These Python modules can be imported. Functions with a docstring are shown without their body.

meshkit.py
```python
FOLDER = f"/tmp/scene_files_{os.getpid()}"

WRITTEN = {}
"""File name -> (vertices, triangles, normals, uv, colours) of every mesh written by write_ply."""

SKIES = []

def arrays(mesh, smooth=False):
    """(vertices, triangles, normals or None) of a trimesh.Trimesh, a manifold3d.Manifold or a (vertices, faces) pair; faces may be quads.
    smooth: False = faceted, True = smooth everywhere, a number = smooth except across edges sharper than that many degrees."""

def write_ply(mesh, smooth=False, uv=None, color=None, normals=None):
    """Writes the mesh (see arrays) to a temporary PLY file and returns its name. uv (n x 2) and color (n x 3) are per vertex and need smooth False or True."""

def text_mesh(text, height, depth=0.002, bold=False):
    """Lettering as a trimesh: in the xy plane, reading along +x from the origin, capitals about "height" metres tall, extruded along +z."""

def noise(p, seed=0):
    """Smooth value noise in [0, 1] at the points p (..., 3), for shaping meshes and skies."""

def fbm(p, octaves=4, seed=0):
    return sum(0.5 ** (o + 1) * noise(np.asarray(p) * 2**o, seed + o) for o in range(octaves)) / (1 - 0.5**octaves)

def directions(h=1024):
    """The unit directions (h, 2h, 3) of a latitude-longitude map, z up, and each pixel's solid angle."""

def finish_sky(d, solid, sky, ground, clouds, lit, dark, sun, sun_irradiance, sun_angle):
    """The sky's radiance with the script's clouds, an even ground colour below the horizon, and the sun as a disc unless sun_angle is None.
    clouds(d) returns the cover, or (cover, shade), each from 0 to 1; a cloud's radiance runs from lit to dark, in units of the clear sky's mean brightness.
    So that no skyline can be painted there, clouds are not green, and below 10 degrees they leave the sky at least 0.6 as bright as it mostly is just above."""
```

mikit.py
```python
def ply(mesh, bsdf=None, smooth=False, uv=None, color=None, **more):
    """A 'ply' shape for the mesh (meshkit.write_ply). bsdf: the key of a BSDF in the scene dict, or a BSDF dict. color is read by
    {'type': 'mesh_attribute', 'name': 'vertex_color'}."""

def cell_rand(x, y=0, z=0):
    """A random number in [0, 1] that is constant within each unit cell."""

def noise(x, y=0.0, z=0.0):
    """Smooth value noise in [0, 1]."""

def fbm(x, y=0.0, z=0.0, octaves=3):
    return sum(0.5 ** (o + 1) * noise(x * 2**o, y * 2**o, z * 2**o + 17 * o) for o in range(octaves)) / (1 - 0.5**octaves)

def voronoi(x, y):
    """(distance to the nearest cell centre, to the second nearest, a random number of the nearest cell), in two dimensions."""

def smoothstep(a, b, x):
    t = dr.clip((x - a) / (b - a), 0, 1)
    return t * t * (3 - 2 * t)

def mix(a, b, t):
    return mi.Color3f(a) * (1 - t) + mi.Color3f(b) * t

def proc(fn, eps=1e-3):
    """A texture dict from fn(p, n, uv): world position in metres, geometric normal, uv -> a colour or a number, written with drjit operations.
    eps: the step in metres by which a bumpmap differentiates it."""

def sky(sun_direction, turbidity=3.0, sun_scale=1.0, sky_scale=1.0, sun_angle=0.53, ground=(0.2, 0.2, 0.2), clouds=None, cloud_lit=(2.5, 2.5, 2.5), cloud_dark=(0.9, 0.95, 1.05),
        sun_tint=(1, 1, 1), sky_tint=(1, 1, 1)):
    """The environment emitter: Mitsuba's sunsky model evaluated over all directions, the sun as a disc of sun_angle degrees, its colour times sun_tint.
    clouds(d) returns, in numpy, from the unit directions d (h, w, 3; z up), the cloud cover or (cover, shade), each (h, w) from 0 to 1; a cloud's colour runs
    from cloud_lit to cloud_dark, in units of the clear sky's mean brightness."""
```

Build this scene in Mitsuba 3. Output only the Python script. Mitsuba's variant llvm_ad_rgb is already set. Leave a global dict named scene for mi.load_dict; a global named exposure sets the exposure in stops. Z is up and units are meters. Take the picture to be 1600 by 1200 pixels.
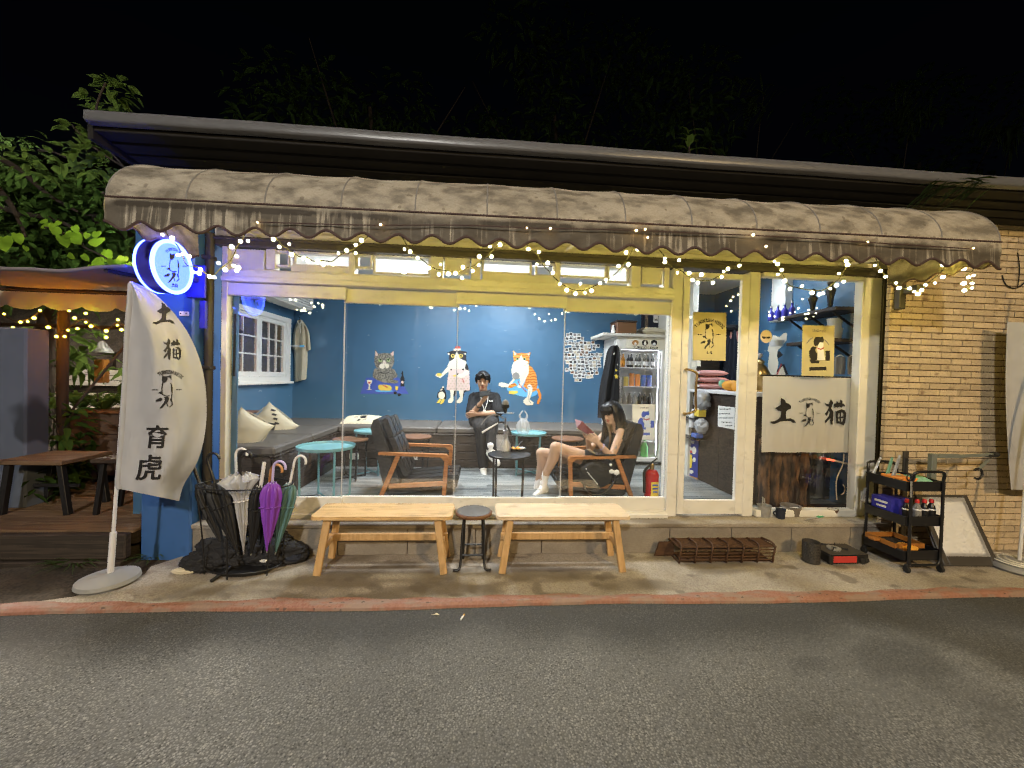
import math, random
import numpy as np, trimesh, drjit as dr, mitsuba as mi, mikit, meshkit
import manifold3d as m3
from shapely.geometry import Polygon
from shapely.ops import unary_union
from mikit import noise, fbm, voronoi, smoothstep, mix, proc
T = mi.ScalarTransform4f
rng = np.random.default_rng(7)
random.seed(7)
scene, labels, used = {}, {}, set()

# ------------------------------------------------------------------ camera
YAW, PITCH, ROLL, FOC = math.radians(4.26), math.radians(.97), math.radians(1.48), 610.0
EYE = np.array([0, 0, 1.5])
_cy, _sy, _cp, _sp, _cr, _sr = math.cos(YAW), math.sin(YAW), math.cos(PITCH), math.sin(PITCH), math.cos(ROLL), math.sin(ROLL)
FW = np.array([_sy * _cp, _cy * _cp, -_sp])
_rt = np.array([_cy, -_sy, 0]); _dn = np.cross(FW, _rt)
RT, DN = _rt * _cr - _dn * _sr, _rt * _sr + _dn * _cr
scene['camera'] = {'type': 'perspective', 'fov': math.degrees(2 * math.atan(800 / FOC)), 'fov_axis': 'x', 'near_clip': 0.05, 'far_clip': 400.0,
                   'to_world': T().look_at(origin=EYE.tolist(), target=(EYE + FW).tolist(), up=(-DN).tolist())}
exposure = 0.25
# ------------------------------------------------------------------ night sky (faint, slightly purple)
scene['night_sky'] = {**mikit.sky((0.3, -0.6, 0.5), turbidity=4, sun_scale=0.0, sky_scale=0.010, ground=(0.02, 0.02, 0.02), sky_tint=(1.25, 0.9, 1.0)), 'sampling_weight': 0.4}

LAMP_WARM, LAMP_NEUTRAL, LAMP_LEFT = 1500., 1330., 1300.      # street lamp panels, radiance
ROOM_LAMP, BULB, SIGN_GLOW, FRIDGE_GLOW = 78., 95., .9, 9.0


def ray(px, py):
    """direction of a point measured in the 1600x1200 photograph; used to measure where real things stand"""
    return FW + RT * (px - 800) / FOC + DN * (py - 600) / FOC
def A(px, py, y):
    d = ray(px, py); return EYE + d * (y / d[1])
def G(px, py, z=0.0):
    d = ray(px, py); return EYE + d * ((z - 1.5) / d[2])
def AX(px, py, x):
    d = ray(px, py); return EYE + d * (x / d[0])

# ------------------------------------------------------------------ naming
def uniq(k):
    if k not in used:
        used.add(k); return k
    i = 1
    while f'{k}_{i:03d}' in used: i += 1
    used.add(f'{k}_{i:03d}'); return f'{k}_{i:03d}'
def thing(name, label=None, cat=None, group=None, kind=None):
    k = uniq(name); d = {}
    if label: d['label'] = label
    if cat: d['category'] = cat
    if group: d['group'] = group
    if kind: d['kind'] = kind
    labels[k] = d
    return k
def put(key, mesh, mat, smooth=False, M=None, emit=None, w=None):
    d = mesh if isinstance(mesh, dict) else mikit.ply(mesh, mat, smooth)
    d = dict(d)
    if isinstance(mesh, dict) and mat: d['bsdf'] = {'type': 'ref', 'id': mat}
    if M is not None: d['to_world'] = T(np.asarray(M, float).tolist()) if not isinstance(M, T) else M
    if emit is not None:
        d['emitter'] = {'type': 'area', 'radiance': {'type': 'rgb', 'value': list(map(float, emit))}}
        if w is not None: d['emitter']['sampling_weight'] = float(w)
    scene[key] = d
    return key
def add(parent, name, mesh, mat, smooth=False, label=None, **k):
    key = put(uniq(parent + '__' + name), mesh, mat, smooth, **k)
    if label: labels[key] = {'label': label}
    return key
def solo(name, mesh, mat, label, cat, group=None, smooth=False, kind=None, **k):
    return put(thing(name, label, cat, group, kind), mesh, mat, smooth, **k)
def struct(name, mesh, mat, smooth=False, label=None):
    k = put(uniq(name), mesh, mat, smooth); labels[k] = {'kind': 'structure', 'label': label or ''}
    return k

# ------------------------------------------------------------------ mesh helpers
def tm(v, f): return trimesh.Trimesh(np.asarray(v, float), np.asarray(f, int), process=False)
def join(*ms):
    ms = [m for q in ms for m in (q if isinstance(q, (list, tuple)) else [q])]
    return trimesh.util.concatenate(ms)
_sg = np.array([[x, y, z] for x in (-1, 1) for y in (-1, 1) for z in (-1, 1)], float)
def _cv(h, b):
    out = []
    for s in _sg:
        for a in range(3):
            q = h - b; q = np.where(np.arange(3) == a, h, q); out.append(s * q)
    return np.array(out)
def _hullfaces():
    v = _cv(np.ones(3), .2); h = trimesh.convex.convex_hull(v)
    idx = [int(np.argmin(((v - p) ** 2).sum(1))) for p in h.vertices]
    return np.array(idx)[h.faces]
_CF = _hullfaces()
def box(x0, x1, y0, y1, z0, z1, b=0.0):
    h = np.array([abs(x1 - x0), abs(y1 - y0), abs(z1 - z0)]) / 2; c = np.array([x0 + x1, y0 + y1, z0 + z1]) / 2
    if b <= 0:
        m = trimesh.creation.box(extents=2 * h); m.apply_translation(c); return tm(m.vertices, m.faces)
    b = min(b, .45 * h.min())
    return tm(_cv(h, b) + c, _CF)
def bar(p, q, w, h, b=0.003, up=(0, 0, 1)):
    """rectangular bar from p to q, w across, h along up"""
    p, q = np.asarray(p, float), np.asarray(q, float); L = np.linalg.norm(q - p); d = (q - p) / L
    s = np.cross(d, up); s /= np.linalg.norm(s); u = np.cross(s, d)
    m = box(0, L, -w / 2, w / 2, -h / 2, h / 2, b)
    m.vertices = p + m.vertices @ np.array([d, s, u]); 
    return tm(m.vertices, m.faces)
def tube(pts, r, sides=8, cap=True, closed=False):
    p = np.asarray(pts, float); n = len(p); r = np.broadcast_to(r, (n,))
    t = np.roll(p, -1, 0) - np.roll(p, 1, 0) if closed else np.gradient(p, axis=0)
    t /= np.linalg.norm(t, axis=1, keepdims=True) + 1e-12
    a = np.cross(t[0], [0, 0, 1.] if abs(t[0][2]) < .9 else [1., 0, 0]); a /= np.linalg.norm(a)
    ang = np.arange(sides) * 2 * np.pi / sides; V = []
    for i in range(n):
        a = a - t[i] * (a @ t[i]); a /= np.linalg.norm(a) + 1e-12; b = np.cross(t[i], a)
        V.append(p[i] + r[i] * (np.cos(ang)[:, None] * a + np.sin(ang)[:, None] * b))
    V = np.concatenate(V); F = []
    for i in range(n if closed else n - 1):
        j = (i + 1) % n
        for k in range(sides):
            k2 = (k + 1) % sides
            F += [[i * sides + k, i * sides + k2, j * sides + k2], [i * sides + k, j * sides + k2, j * sides + k]]
    if cap and not closed:
        V = np.vstack([V, p[0], p[-1]]); c0, c1 = len(V) - 2, len(V) - 1
        for k in range(sides):
            k2 = (k + 1) % sides
            F += [[c0, k2, k], [c1, (n - 1) * sides + k, (n - 1) * sides + k2]]
    return tm(V, F)
def rod(p, q, r, sides=8): return tube([p, q], r, sides)
def spline(pts, n=40, closed=False):
    from scipy.interpolate import CubicSpline
    p = np.asarray(pts, float)
    if closed: p = np.vstack([p, p[:1]])
    s = np.r_[0, np.cumsum(np.linalg.norm(np.diff(p, axis=0), axis=1) ** .5)]
    c = CubicSpline(s, p, bc_type='periodic' if closed else 'natural')
    return c(np.linspace(0, s[-1], n + (1 if closed else 0)))[: n]
def lathe(prof, at=(0, 0, 0), sides=20, axis=2):
    """prof: [(r, z)] from bottom to top"""
    pr = np.asarray(prof, float); ang = np.arange(sides) * 2 * np.pi / sides; n = len(pr)
    V = np.array([[r * math.cos(a), r * math.sin(a), z] for r, z in pr for a in ang]); F = []
    for i in range(n - 1):
        for k in range(sides):
            k2 = (k + 1) % sides; F += [[i * sides + k, i * sides + k2, (i + 1) * sides + k2], [i * sides + k, (i + 1) * sides + k2, (i + 1) * sides + k]]
    if axis == 0: V = V[:, [2, 0, 1]]
    if axis == 1: V = V[:, [1, 2, 0]]
    return tm(V + np.asarray(at, float), F)
def disc_(r, h, at, sides=24, axis=2, b=.002):
    return lathe([(0, 0), (r - b, 0), (r, b), (r, h - b), (r - b, h), (0, h)], at, sides, axis)
def grid(fn, nu, nv, u=(0, 1), v=(0, 1)):
    U, V = np.meshgrid(np.linspace(*u, nu), np.linspace(*v, nv), indexing='ij')
    P = np.array([fn(a, b) for a, b in zip(U.ravel(), V.ravel())], float); i, j = np.meshgrid(np.arange(nu - 1), np.arange(nv - 1), indexing='ij')
    a = (i * nv + j).ravel(); q = np.stack([a, a + nv, a + nv + 1, a + 1], 1)
    return tm(P, np.vstack([q[:, [0, 1, 2]], q[:, [0, 2, 3]]]))
def thick(m, t):
    """an open sheet given two sides t apart and a rim"""
    n = trimesh.Trimesh(m.vertices, m.faces, process=False).vertex_normals; v = np.array(m.vertices); k = len(v)
    e = np.sort(m.edges, axis=1); un, inv, cnt = np.unique(e, axis=0, return_inverse=True, return_counts=True)
    rim = np.array(m.edges)[cnt[inv.ravel()] == 1]
    F = [np.array(m.faces), np.array(m.faces)[:, ::-1] + k, np.array([[b, a, a + k] for a, b in rim]), np.array([[b, a + k, b + k] for a, b in rim])]
    return tm(np.vstack([v + n * t / 2, v - n * t / 2]), np.vstack(F))
def extrude(pts, t, holes=()):
    """polygon in xy, extruded by t along z"""
    P = Polygon(pts, holes)
    if not P.is_valid: P = P.buffer(0)
    gs = getattr(P, 'geoms', [P])
    return join([tm(*(lambda e: (e.vertices, e.faces))(trimesh.creation.extrude_polygon(g, t, engine='earcut'))) for g in gs if g.area > 0])
def place(m, o, ux, uy, un=None):
    """maps mesh xyz to o + x*ux + y*uy + z*un"""
    ux, uy = np.asarray(ux, float), np.asarray(uy, float); un = np.cross(ux, uy) if un is None else np.asarray(un, float)
    f = np.array(m.faces)
    if np.dot(np.cross(ux, uy), un) < 0: f = f[:, ::-1]
    return tm(np.asarray(o, float) + np.array(m.vertices) @ np.array([ux, uy, un]), f)
def moved(m, t): return tm(np.array(m.vertices) + np.asarray(t, float), m.faces)
def rotz(m, deg, at=(0, 0, 0)):
    c, s = math.cos(math.radians(deg)), math.sin(math.radians(deg)); R = np.array([[c, -s, 0], [s, c, 0], [0, 0, 1]])
    at = np.asarray(at, float); return tm((np.array(m.vertices) - at) @ R.T + at, m.faces)
def rotax(m, ax, deg, at=(0, 0, 0)):
    R = trimesh.transformations.rotation_matrix(math.radians(deg), ax)[:3, :3]; at = np.asarray(at, float)
    return tm((np.array(m.vertices) - at) @ R.T + at, m.faces)
def ball(c, r, sub=2, sc=(1, 1, 1)):
    m = trimesh.creation.icosphere(subdivisions=sub, radius=1.0); return tm(np.array(m.vertices) * r * np.asarray(sc) + np.asarray(c, float), m.faces)
def pillow(w, h, t, n=14, seed=0, p=2.6):
    """cushion in the xy plane, thickness along z, with pinched corners"""
    def side(s):
        def f(u, v):
            e = max(0., (1 - abs(u) ** p)) ** .5 * max(0., (1 - abs(v) ** p)) ** .5
            k = 1 - .10 * (1 - abs(u) ** 2) * abs(v) ** 4 * 1; k2 = 1 - .10 * (1 - abs(v) ** 2) * abs(u) ** 4
            wr = .012 * (meshkit.noise(np.array([u * 4 + seed, v * 4, s * 3.])) - .5) * e
            return [u * w / 2 * k2, v * h / 2 * k, s * (t / 2 * e) + wr]
        return f
    a, b = grid(side(1), n, n, (-1, 1), (-1, 1)), grid(side(-1), n, n, (-1, 1), (-1, 1))
    return join(a, tm(b.vertices, np.array(b.faces)[:, ::-1]))
def pmap(fn):
    """measured outline -> world points"""
    return lambda pts: np.array([fn(x, y) for x, y in pts])
class Flat:
    """a flat printed or painted face: outlines measured in the photograph, laid on the plane through o with normal n (towards the viewer)"""
    def __init__(s, o, n, crop=(0, 0, 1.0)):
        s.o, s.n = np.asarray(o, float), np.asarray(n, float) / np.linalg.norm(n)
        up = np.array([0, 0, 1.]); s.ux = np.cross(up, s.n); s.ux /= np.linalg.norm(s.ux); s.uy = np.cross(s.n, s.ux); s.crop = crop
    def pt(s, x, y):
        cx, cy, k = s.crop; d = ray(cx + x / k, cy + y / k); t = ((s.o - EYE) @ s.n) / (d @ s.n); q = EYE + d * t - s.o
        return [q @ s.ux, q @ s.uy]
    def poly(s, pts, layer=1, t=.0012, holes=(), smooth=0):
        if smooth: pts = spline(pts, smooth, True)
        P = [s.pt(x, y) for x, y in pts]
        return place(extrude(P, t, [[s.pt(x, y) for x, y in h] for h in holes]), s.o + s.n * (.0012 * (layer - 1) + .0006), s.ux, s.uy, s.n)
    def ell(s, cx, cy, rx, ry, layer=1, rot=0, a0=0, a1=360, n=20):
        a = np.radians(np.linspace(a0, a1, n, endpoint=a1 - a0 < 360)); c, q = math.cos(math.radians(rot)), math.sin(math.radians(rot))
        return s.poly([(cx + rx * math.cos(t) * c - ry * math.sin(t) * q, cy + rx * math.cos(t) * q + ry * math.sin(t) * c) for t in a], layer)
    def line(s, pts, w, layer=1):
        from shapely.geometry import LineString
        P = LineString([s.pt(x, y) for x, y in pts]); k = abs(s.pt(pts[0][0] + w, pts[0][1])[0] - s.pt(*pts[0])[0])
        g = P.buffer(max(k / 2, 1e-4), cap_style=2)
        return place(extrude(list(g.exterior.coords), .0012, [list(h.coords) for h in g.interiors]), s.o + s.n * (.0012 * (layer - 1) + .0006), s.ux, s.uy, s.n)
    def text(s, txt, x, y, h, layer=1, wid=None, slope=0., arc=0.):
        """capitals h tall in measured pixels, centred on (x, y) baseline; arc > 0 bends it over an arch of that radius"""
        k = np.linalg.norm(np.subtract(s.pt(x, y - h), s.pt(x, y))); g = meshkit.text_mesh(txt, k, .0012, bold=True); v = np.array(g.vertices)
        mid = (v[:, 0].min() + v[:, 0].max()) / 2; v[:, 0] -= mid; W = np.ptp(v[:, 0])
        if wid: v[:, 0] *= np.linalg.norm(np.subtract(s.pt(x + wid / 2, y), s.pt(x - wid / 2, y))) / W
        if arc:
            R = np.linalg.norm(np.subtract(s.pt(x, y + arc), s.pt(x, y))); a = v[:, 0] / R; rr = R + v[:, 1]; v[:, 0], v[:, 1] = rr * np.sin(a), rr * np.cos(a) - R
        b = s.pt(x, y); v[:, 0] += b[0]; v[:, 1] += b[1] + slope * (v[:, 0] - b[0])
        return place(tm(v, g.faces), s.o + s.n * (.0012 * (layer - 1) + .0006), s.ux, s.uy, s.n)

# ------------------------------------------------------------------ materials
def mat(name, rgb, rough=.55, two=True, **k):
    b = {'type': 'principled', 'base_color': rgb if isinstance(rgb, dict) else {'type': 'rgb', 'value': list(map(float, rgb))}, 'roughness': rough, **k}
    scene[name] = {'type': 'twosided', 'bsdf': b} if two else b
    return name
def pmat(name, fn, rough=.7, bump=None, scale=.002, **k):
    b = {'type': 'principled', 'base_color': proc(fn), 'roughness': rough, **k}
    if bump is not None: b = {'type': 'bumpmap', 'arbitrary': proc(bump, eps=.0015), 'bsdf': b, 'scale': scale}
    scene[name] = {'type': 'twosided', 'bsdf': b}
    return name
def asphalt(p, n, uv):
    d, d2, r = voronoi(p.x * 95, p.y * 95); e, e2, q = voronoi(p.x * 48 + 5, p.y * 48)
    big = fbm(p.x * .7, p.y * 1.0, 3.); med = fbm(p.x * 4, p.y * 5, 6., 3)
    base = mix((.098, .098, .096), (.235, .233, .228), r * smoothstep(.62, .15, d) * (.5 + med))
    base = mix(base, (.33, .325, .31), smoothstep(.34, .14, e) * smoothstep(.86, .92, q) * .6)
    base = mix(base, (.03, .03, .03), smoothstep(.5, .3, d) * smoothstep(.12, .06, r) * .6)
    edge = smoothstep(.42, .0, 2.57 - p.y - .35 * fbm(p.x * 1.7, 2., 4.)) * .7
    dark = dr.maximum(smoothstep(.55, .72, fbm(p.x * 1.1 + 7, p.y * 1.5, 9., 4)) * .5, edge)
    seam = smoothstep(.010, .003, dr.abs(p.y - 1.18 - .16 * fbm(p.x * .8, 1., 2.))) * smoothstep(.45, .6, fbm(p.x * .9, 4., 4.)) * .7
    return mix(base * (.62 + .8 * big), (.022, .022, .022), dr.clip(dark + seam, 0, 1))
def asphalt_h(p, n, uv):
    d, d2, r = voronoi(p.x * 95, p.y * 95); return r * smoothstep(.6, .1, d) + .5 * noise(p.x * 300, p.y * 300, 1.)
pmat('asphalt', asphalt, .9, asphalt_h, .004)
def concrete(p, n, uv):
    f = fbm(p.x * 3, p.y * 3, p.z * 3, 4); g = noise(p.x * 150, p.y * 150, p.z * 150)
    c = mix((.20, .165, .13), (.40, .36, .30), f) * (.75 + .5 * g)
    st = smoothstep(.55, .75, fbm(p.x * 1.6 + 3, p.y * 4, 7.)); c = mix(c, (.115, .09, .062), st * .8); c = mix(c, (.10, .08, .06), smoothstep(.62, .8, fbm(p.x * 7, p.y * 9, 3., 3)) * .6)
    return c
pmat('concrete', concrete, .75, lambda p, n, uv: fbm(p.x * 40, p.y * 40, p.z * 40, 3), .004)
def redpaint(p, n, uv):
    w = fbm(p.x * 9, p.y * 30, 2., 4); w2 = noise(p.x * 120, p.y * 120, 3.)
    c = mix((.23, .10, .065), (.30, .155, .11), w2); c = mix(c, (.24, .195, .155), smoothstep(.42, .66, w) * .6); return mix(c, (.08, .065, .055), smoothstep(.74, .82, fbm(p.x * 24, p.y * 60, 8., 3)) * .8)
pmat('kerb_paint', redpaint, .65, lambda p, n, uv: fbm(p.x * 60, p.y * 60, 1., 3), .004)
def soilf(p, n, uv):
    f = fbm(p.x * 6, p.y * 6, 2., 4); return mix((.02, .017, .012), (.075, .06, .042), f) * (.6 + .8 * noise(p.x * 90, p.y * 90, 1.))
pmat('soil', soilf, .9, lambda p, n, uv: fbm(p.x * 25, p.y * 25, p.z * 25, 4), .03)
def awningf(p, n, uv):
    f = fbm(p.x * 9, p.y * 13, p.z * 13, 5); c = mix((.135, .12, .096), (.36, .328, .27), smoothstep(.22, .70, f)) * (.88 + .24 * noise(p.x * 130, p.y * 130, p.z * 130))
    streak = fbm(p.x * 62, p.z * 5, 4., 3); patch = fbm(p.x * 1.3 + 2, p.z * 5, 11., 3)
    low = smoothstep(2.52, 2.44, p.z); m = low * smoothstep(.33, .56, streak * .55 + patch * .5)
    line = smoothstep(.035, .0, dr.abs(p.z - 2.478)) * smoothstep(.35, .6, fbm(p.x * 3, 5., 6., 3)) * .8
    c = mix(c, (.035, .027, .018), dr.clip(m * .85 + line, 0, 1)); sp = smoothstep(.7, .8, fbm(p.x * 22, p.y * 22, p.z * 22, 2)); return mix(c, (.12, .1, .07), sp * .6)
pmat('awning_cloth', awningf, .7, lambda p, n, uv: fbm(p.x * 30, p.y * 30, p.z * 30, 3), .004)
def bluef(p, n, uv):
    f = fbm(p.x * 2, p.y * 2, p.z * 2, 4); c = mix((.056, .140, .252), (.074, .172, .288), f)
    ch = smoothstep(.79, .83, fbm(p.x * 9, p.y * 9, p.z * 21, 3)); return mix(c, (.28, .36, .42), ch * .5)
pmat('blue_paint', bluef, .42, lambda p, n, uv: fbm(p.x * 14, p.y * 14, p.z * 14, 3), .004)
def brickf(p, n, uv):
    r = mikit.cell_rand(dr.floor((p.x + dr.floor(p.z / .0573) * .37) / .2), dr.floor(p.z / .0573), 1.)
    c = mix((.39, .31, .21), (.52, .42, .285), r); g = fbm(p.x * 60, p.z * 160, p.x * 30 + p.z * 60, 3); c = c * (.78 + .44 * g)
    return mix(c, (.16, .10, .06), smoothstep(.72, .86, fbm(p.x * 7, p.z * 16, 3., 4)) * .8)
pmat('brick_tile', brickf, .72, lambda p, n, uv: fbm(p.x * 70, p.y * 70, p.z * 160, 3), .003)
mat('mortar', (.17, .12, .075), .9)
def woodf(a, b, sx, sy, sz, k=18.):
    def f(p, n, uv):
        g = fbm(p.x * sx, p.y * sy, p.z * sz, 3); s = .5 + .5 * dr.sin(g * k); c = mix(a, b, s * .6 + .4 * noise(p.x * sx * 4, p.y * sy * 4, p.z * sz * 4)); w = smoothstep(.60, .74, fbm(p.x * 7 + 3, p.y * 13, p.z * 7, 4)); return c * (1 - .2 * w)
    return f
pmat('bench_wood', woodf((.50, .32, .14), (.64, .44, .215), 2.5, 30, 30), .45)
pmat('bench_wood_pale', woodf((.56, .43, .28), (.66, .53, .37), 2.5, 30, 30), .42)
pmat('leg_wood', woodf((.42, .25, .10), (.56, .36, .165), 30, 30, 3), .5)
pmat('arm_wood', woodf((.28, .105, .03), (.42, .18, .055), 4, 30, 30), .35, clearcoat=.4)
pmat('dark_wood', woodf((.022, .015, .011), (.05, .034, .024), 4, 14, 40), .5)
pmat('deck_wood', woodf((.085, .05, .026), (.16, .10, .055), 2, 22, 30), .7)
pmat('old_timber', woodf((.02, .015, .011), (.055, .04, .028), 2, 22, 30), .8)
def floorf(p, n, uv):
    r = mikit.cell_rand(dr.floor(p.y / .14), dr.floor((p.x + dr.floor(p.y / .14) * .53) / 1.1), 3.); g = fbm(p.x * 3, p.y * 40, r * 20, 4)
    return mix((.07, .083, .09), (.36, .375, .37), dr.clip(g * 1.1 - .15 + (r - .5) * .5, 0, 1))
pmat('floor_plank', floorf, .4)
def barkf(p, n, uv):
    f = fbm(p.x * 26, p.y * 20, p.z * 5, 4); return mix((.022, .011, .006), (.17, .085, .036), smoothstep(.35, .75, f))
pmat('bark', barkf, .85, lambda p, n, uv: fbm(p.x * 30, p.y * 20, p.z * 7, 4), .03)
def clothf(p, n, uv):
    return mix((.60, .55, .45), (.72, .67, .56), fbm(p.x * 160, p.y * 40, p.z * 160, 2)) * (.9 + .2 * fbm(p.x * 3, p.y * 3, p.z * 3))
pmat('linen', clothf, .85)
pmat('stained_wall', lambda p, n, uv: mix((.07, .088, .125), (.115, .135, .18), fbm(p.x * 2, p.y * 2, p.z * 2, 4)) * (1 - .65 * smoothstep(.62, .72, fbm(p.x * 3 + 4, p.y * 3, p.z * 2.2, 3))), .8)
pmat('rust', lambda p, n, uv: mix((.03, .018, .011), (.13, .062, .03), fbm(p.x * 40, p.y * 40, p.z * 40, 3)), .75, metallic=.4)
pmat('leather', lambda p, n, uv: mix((.009, .009, .009), (.02, .019, .019), noise(p.x * 60, p.y * 60, p.z * 60)), .27, lambda p, n, uv: fbm(p.x * 25, p.y * 25, p.z * 25, 3), .008, clearcoat=.5, clearcoat_gloss=.8)
pmat('cream_paint', lambda p, n, uv: mix(mix((.58, .56, .51), (.73, .71, .66), fbm(p.x * 5, p.y * 5, p.z * 7, 4)), (.30, .27, .21), smoothstep(.64, .80, fbm(p.x * 9, p.y * 9, p.z * 12, 4)) * .28), .42)
pmat('flag_cloth', lambda p, n, uv: mix((.33, .335, .36), (.43, .435, .46), fbm(p.x * 7, p.y * 7, p.z * 5, 4)), .8)
pmat('steel', lambda p, n, uv: mix((.30, .30, .30), (.55, .55, .54), fbm(p.x * 30, p.y * 30, p.z * 30, 3)), .3, metallic=.6)
pmat('tile_face', lambda p, n, uv: mix((.17, .145, .115), (.27, .235, .19), fbm(p.x * 8, p.y * 8, p.z * 8, 4)) * (.85 + .3 * noise(p.x * 120, p.y * 120, p.z * 120)), .55)
pmat('tabby', lambda p, n, uv: mix((.13, .12, .10), (.27, .25, .21), smoothstep(.3, .7, .5 + .5 * dr.sin(fbm(p.x * 9, 2., p.z * 9, 3) * 40 + p.x * 60))), .6)
pmat('ginger', lambda p, n, uv: mix((.55, .15, .02), (.80, .33, .07), smoothstep(.3, .6, .5 + .5 * dr.sin(p.z * 150 + 6 * fbm(p.x * 20, 1., p.z * 9)))), .6)
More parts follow.
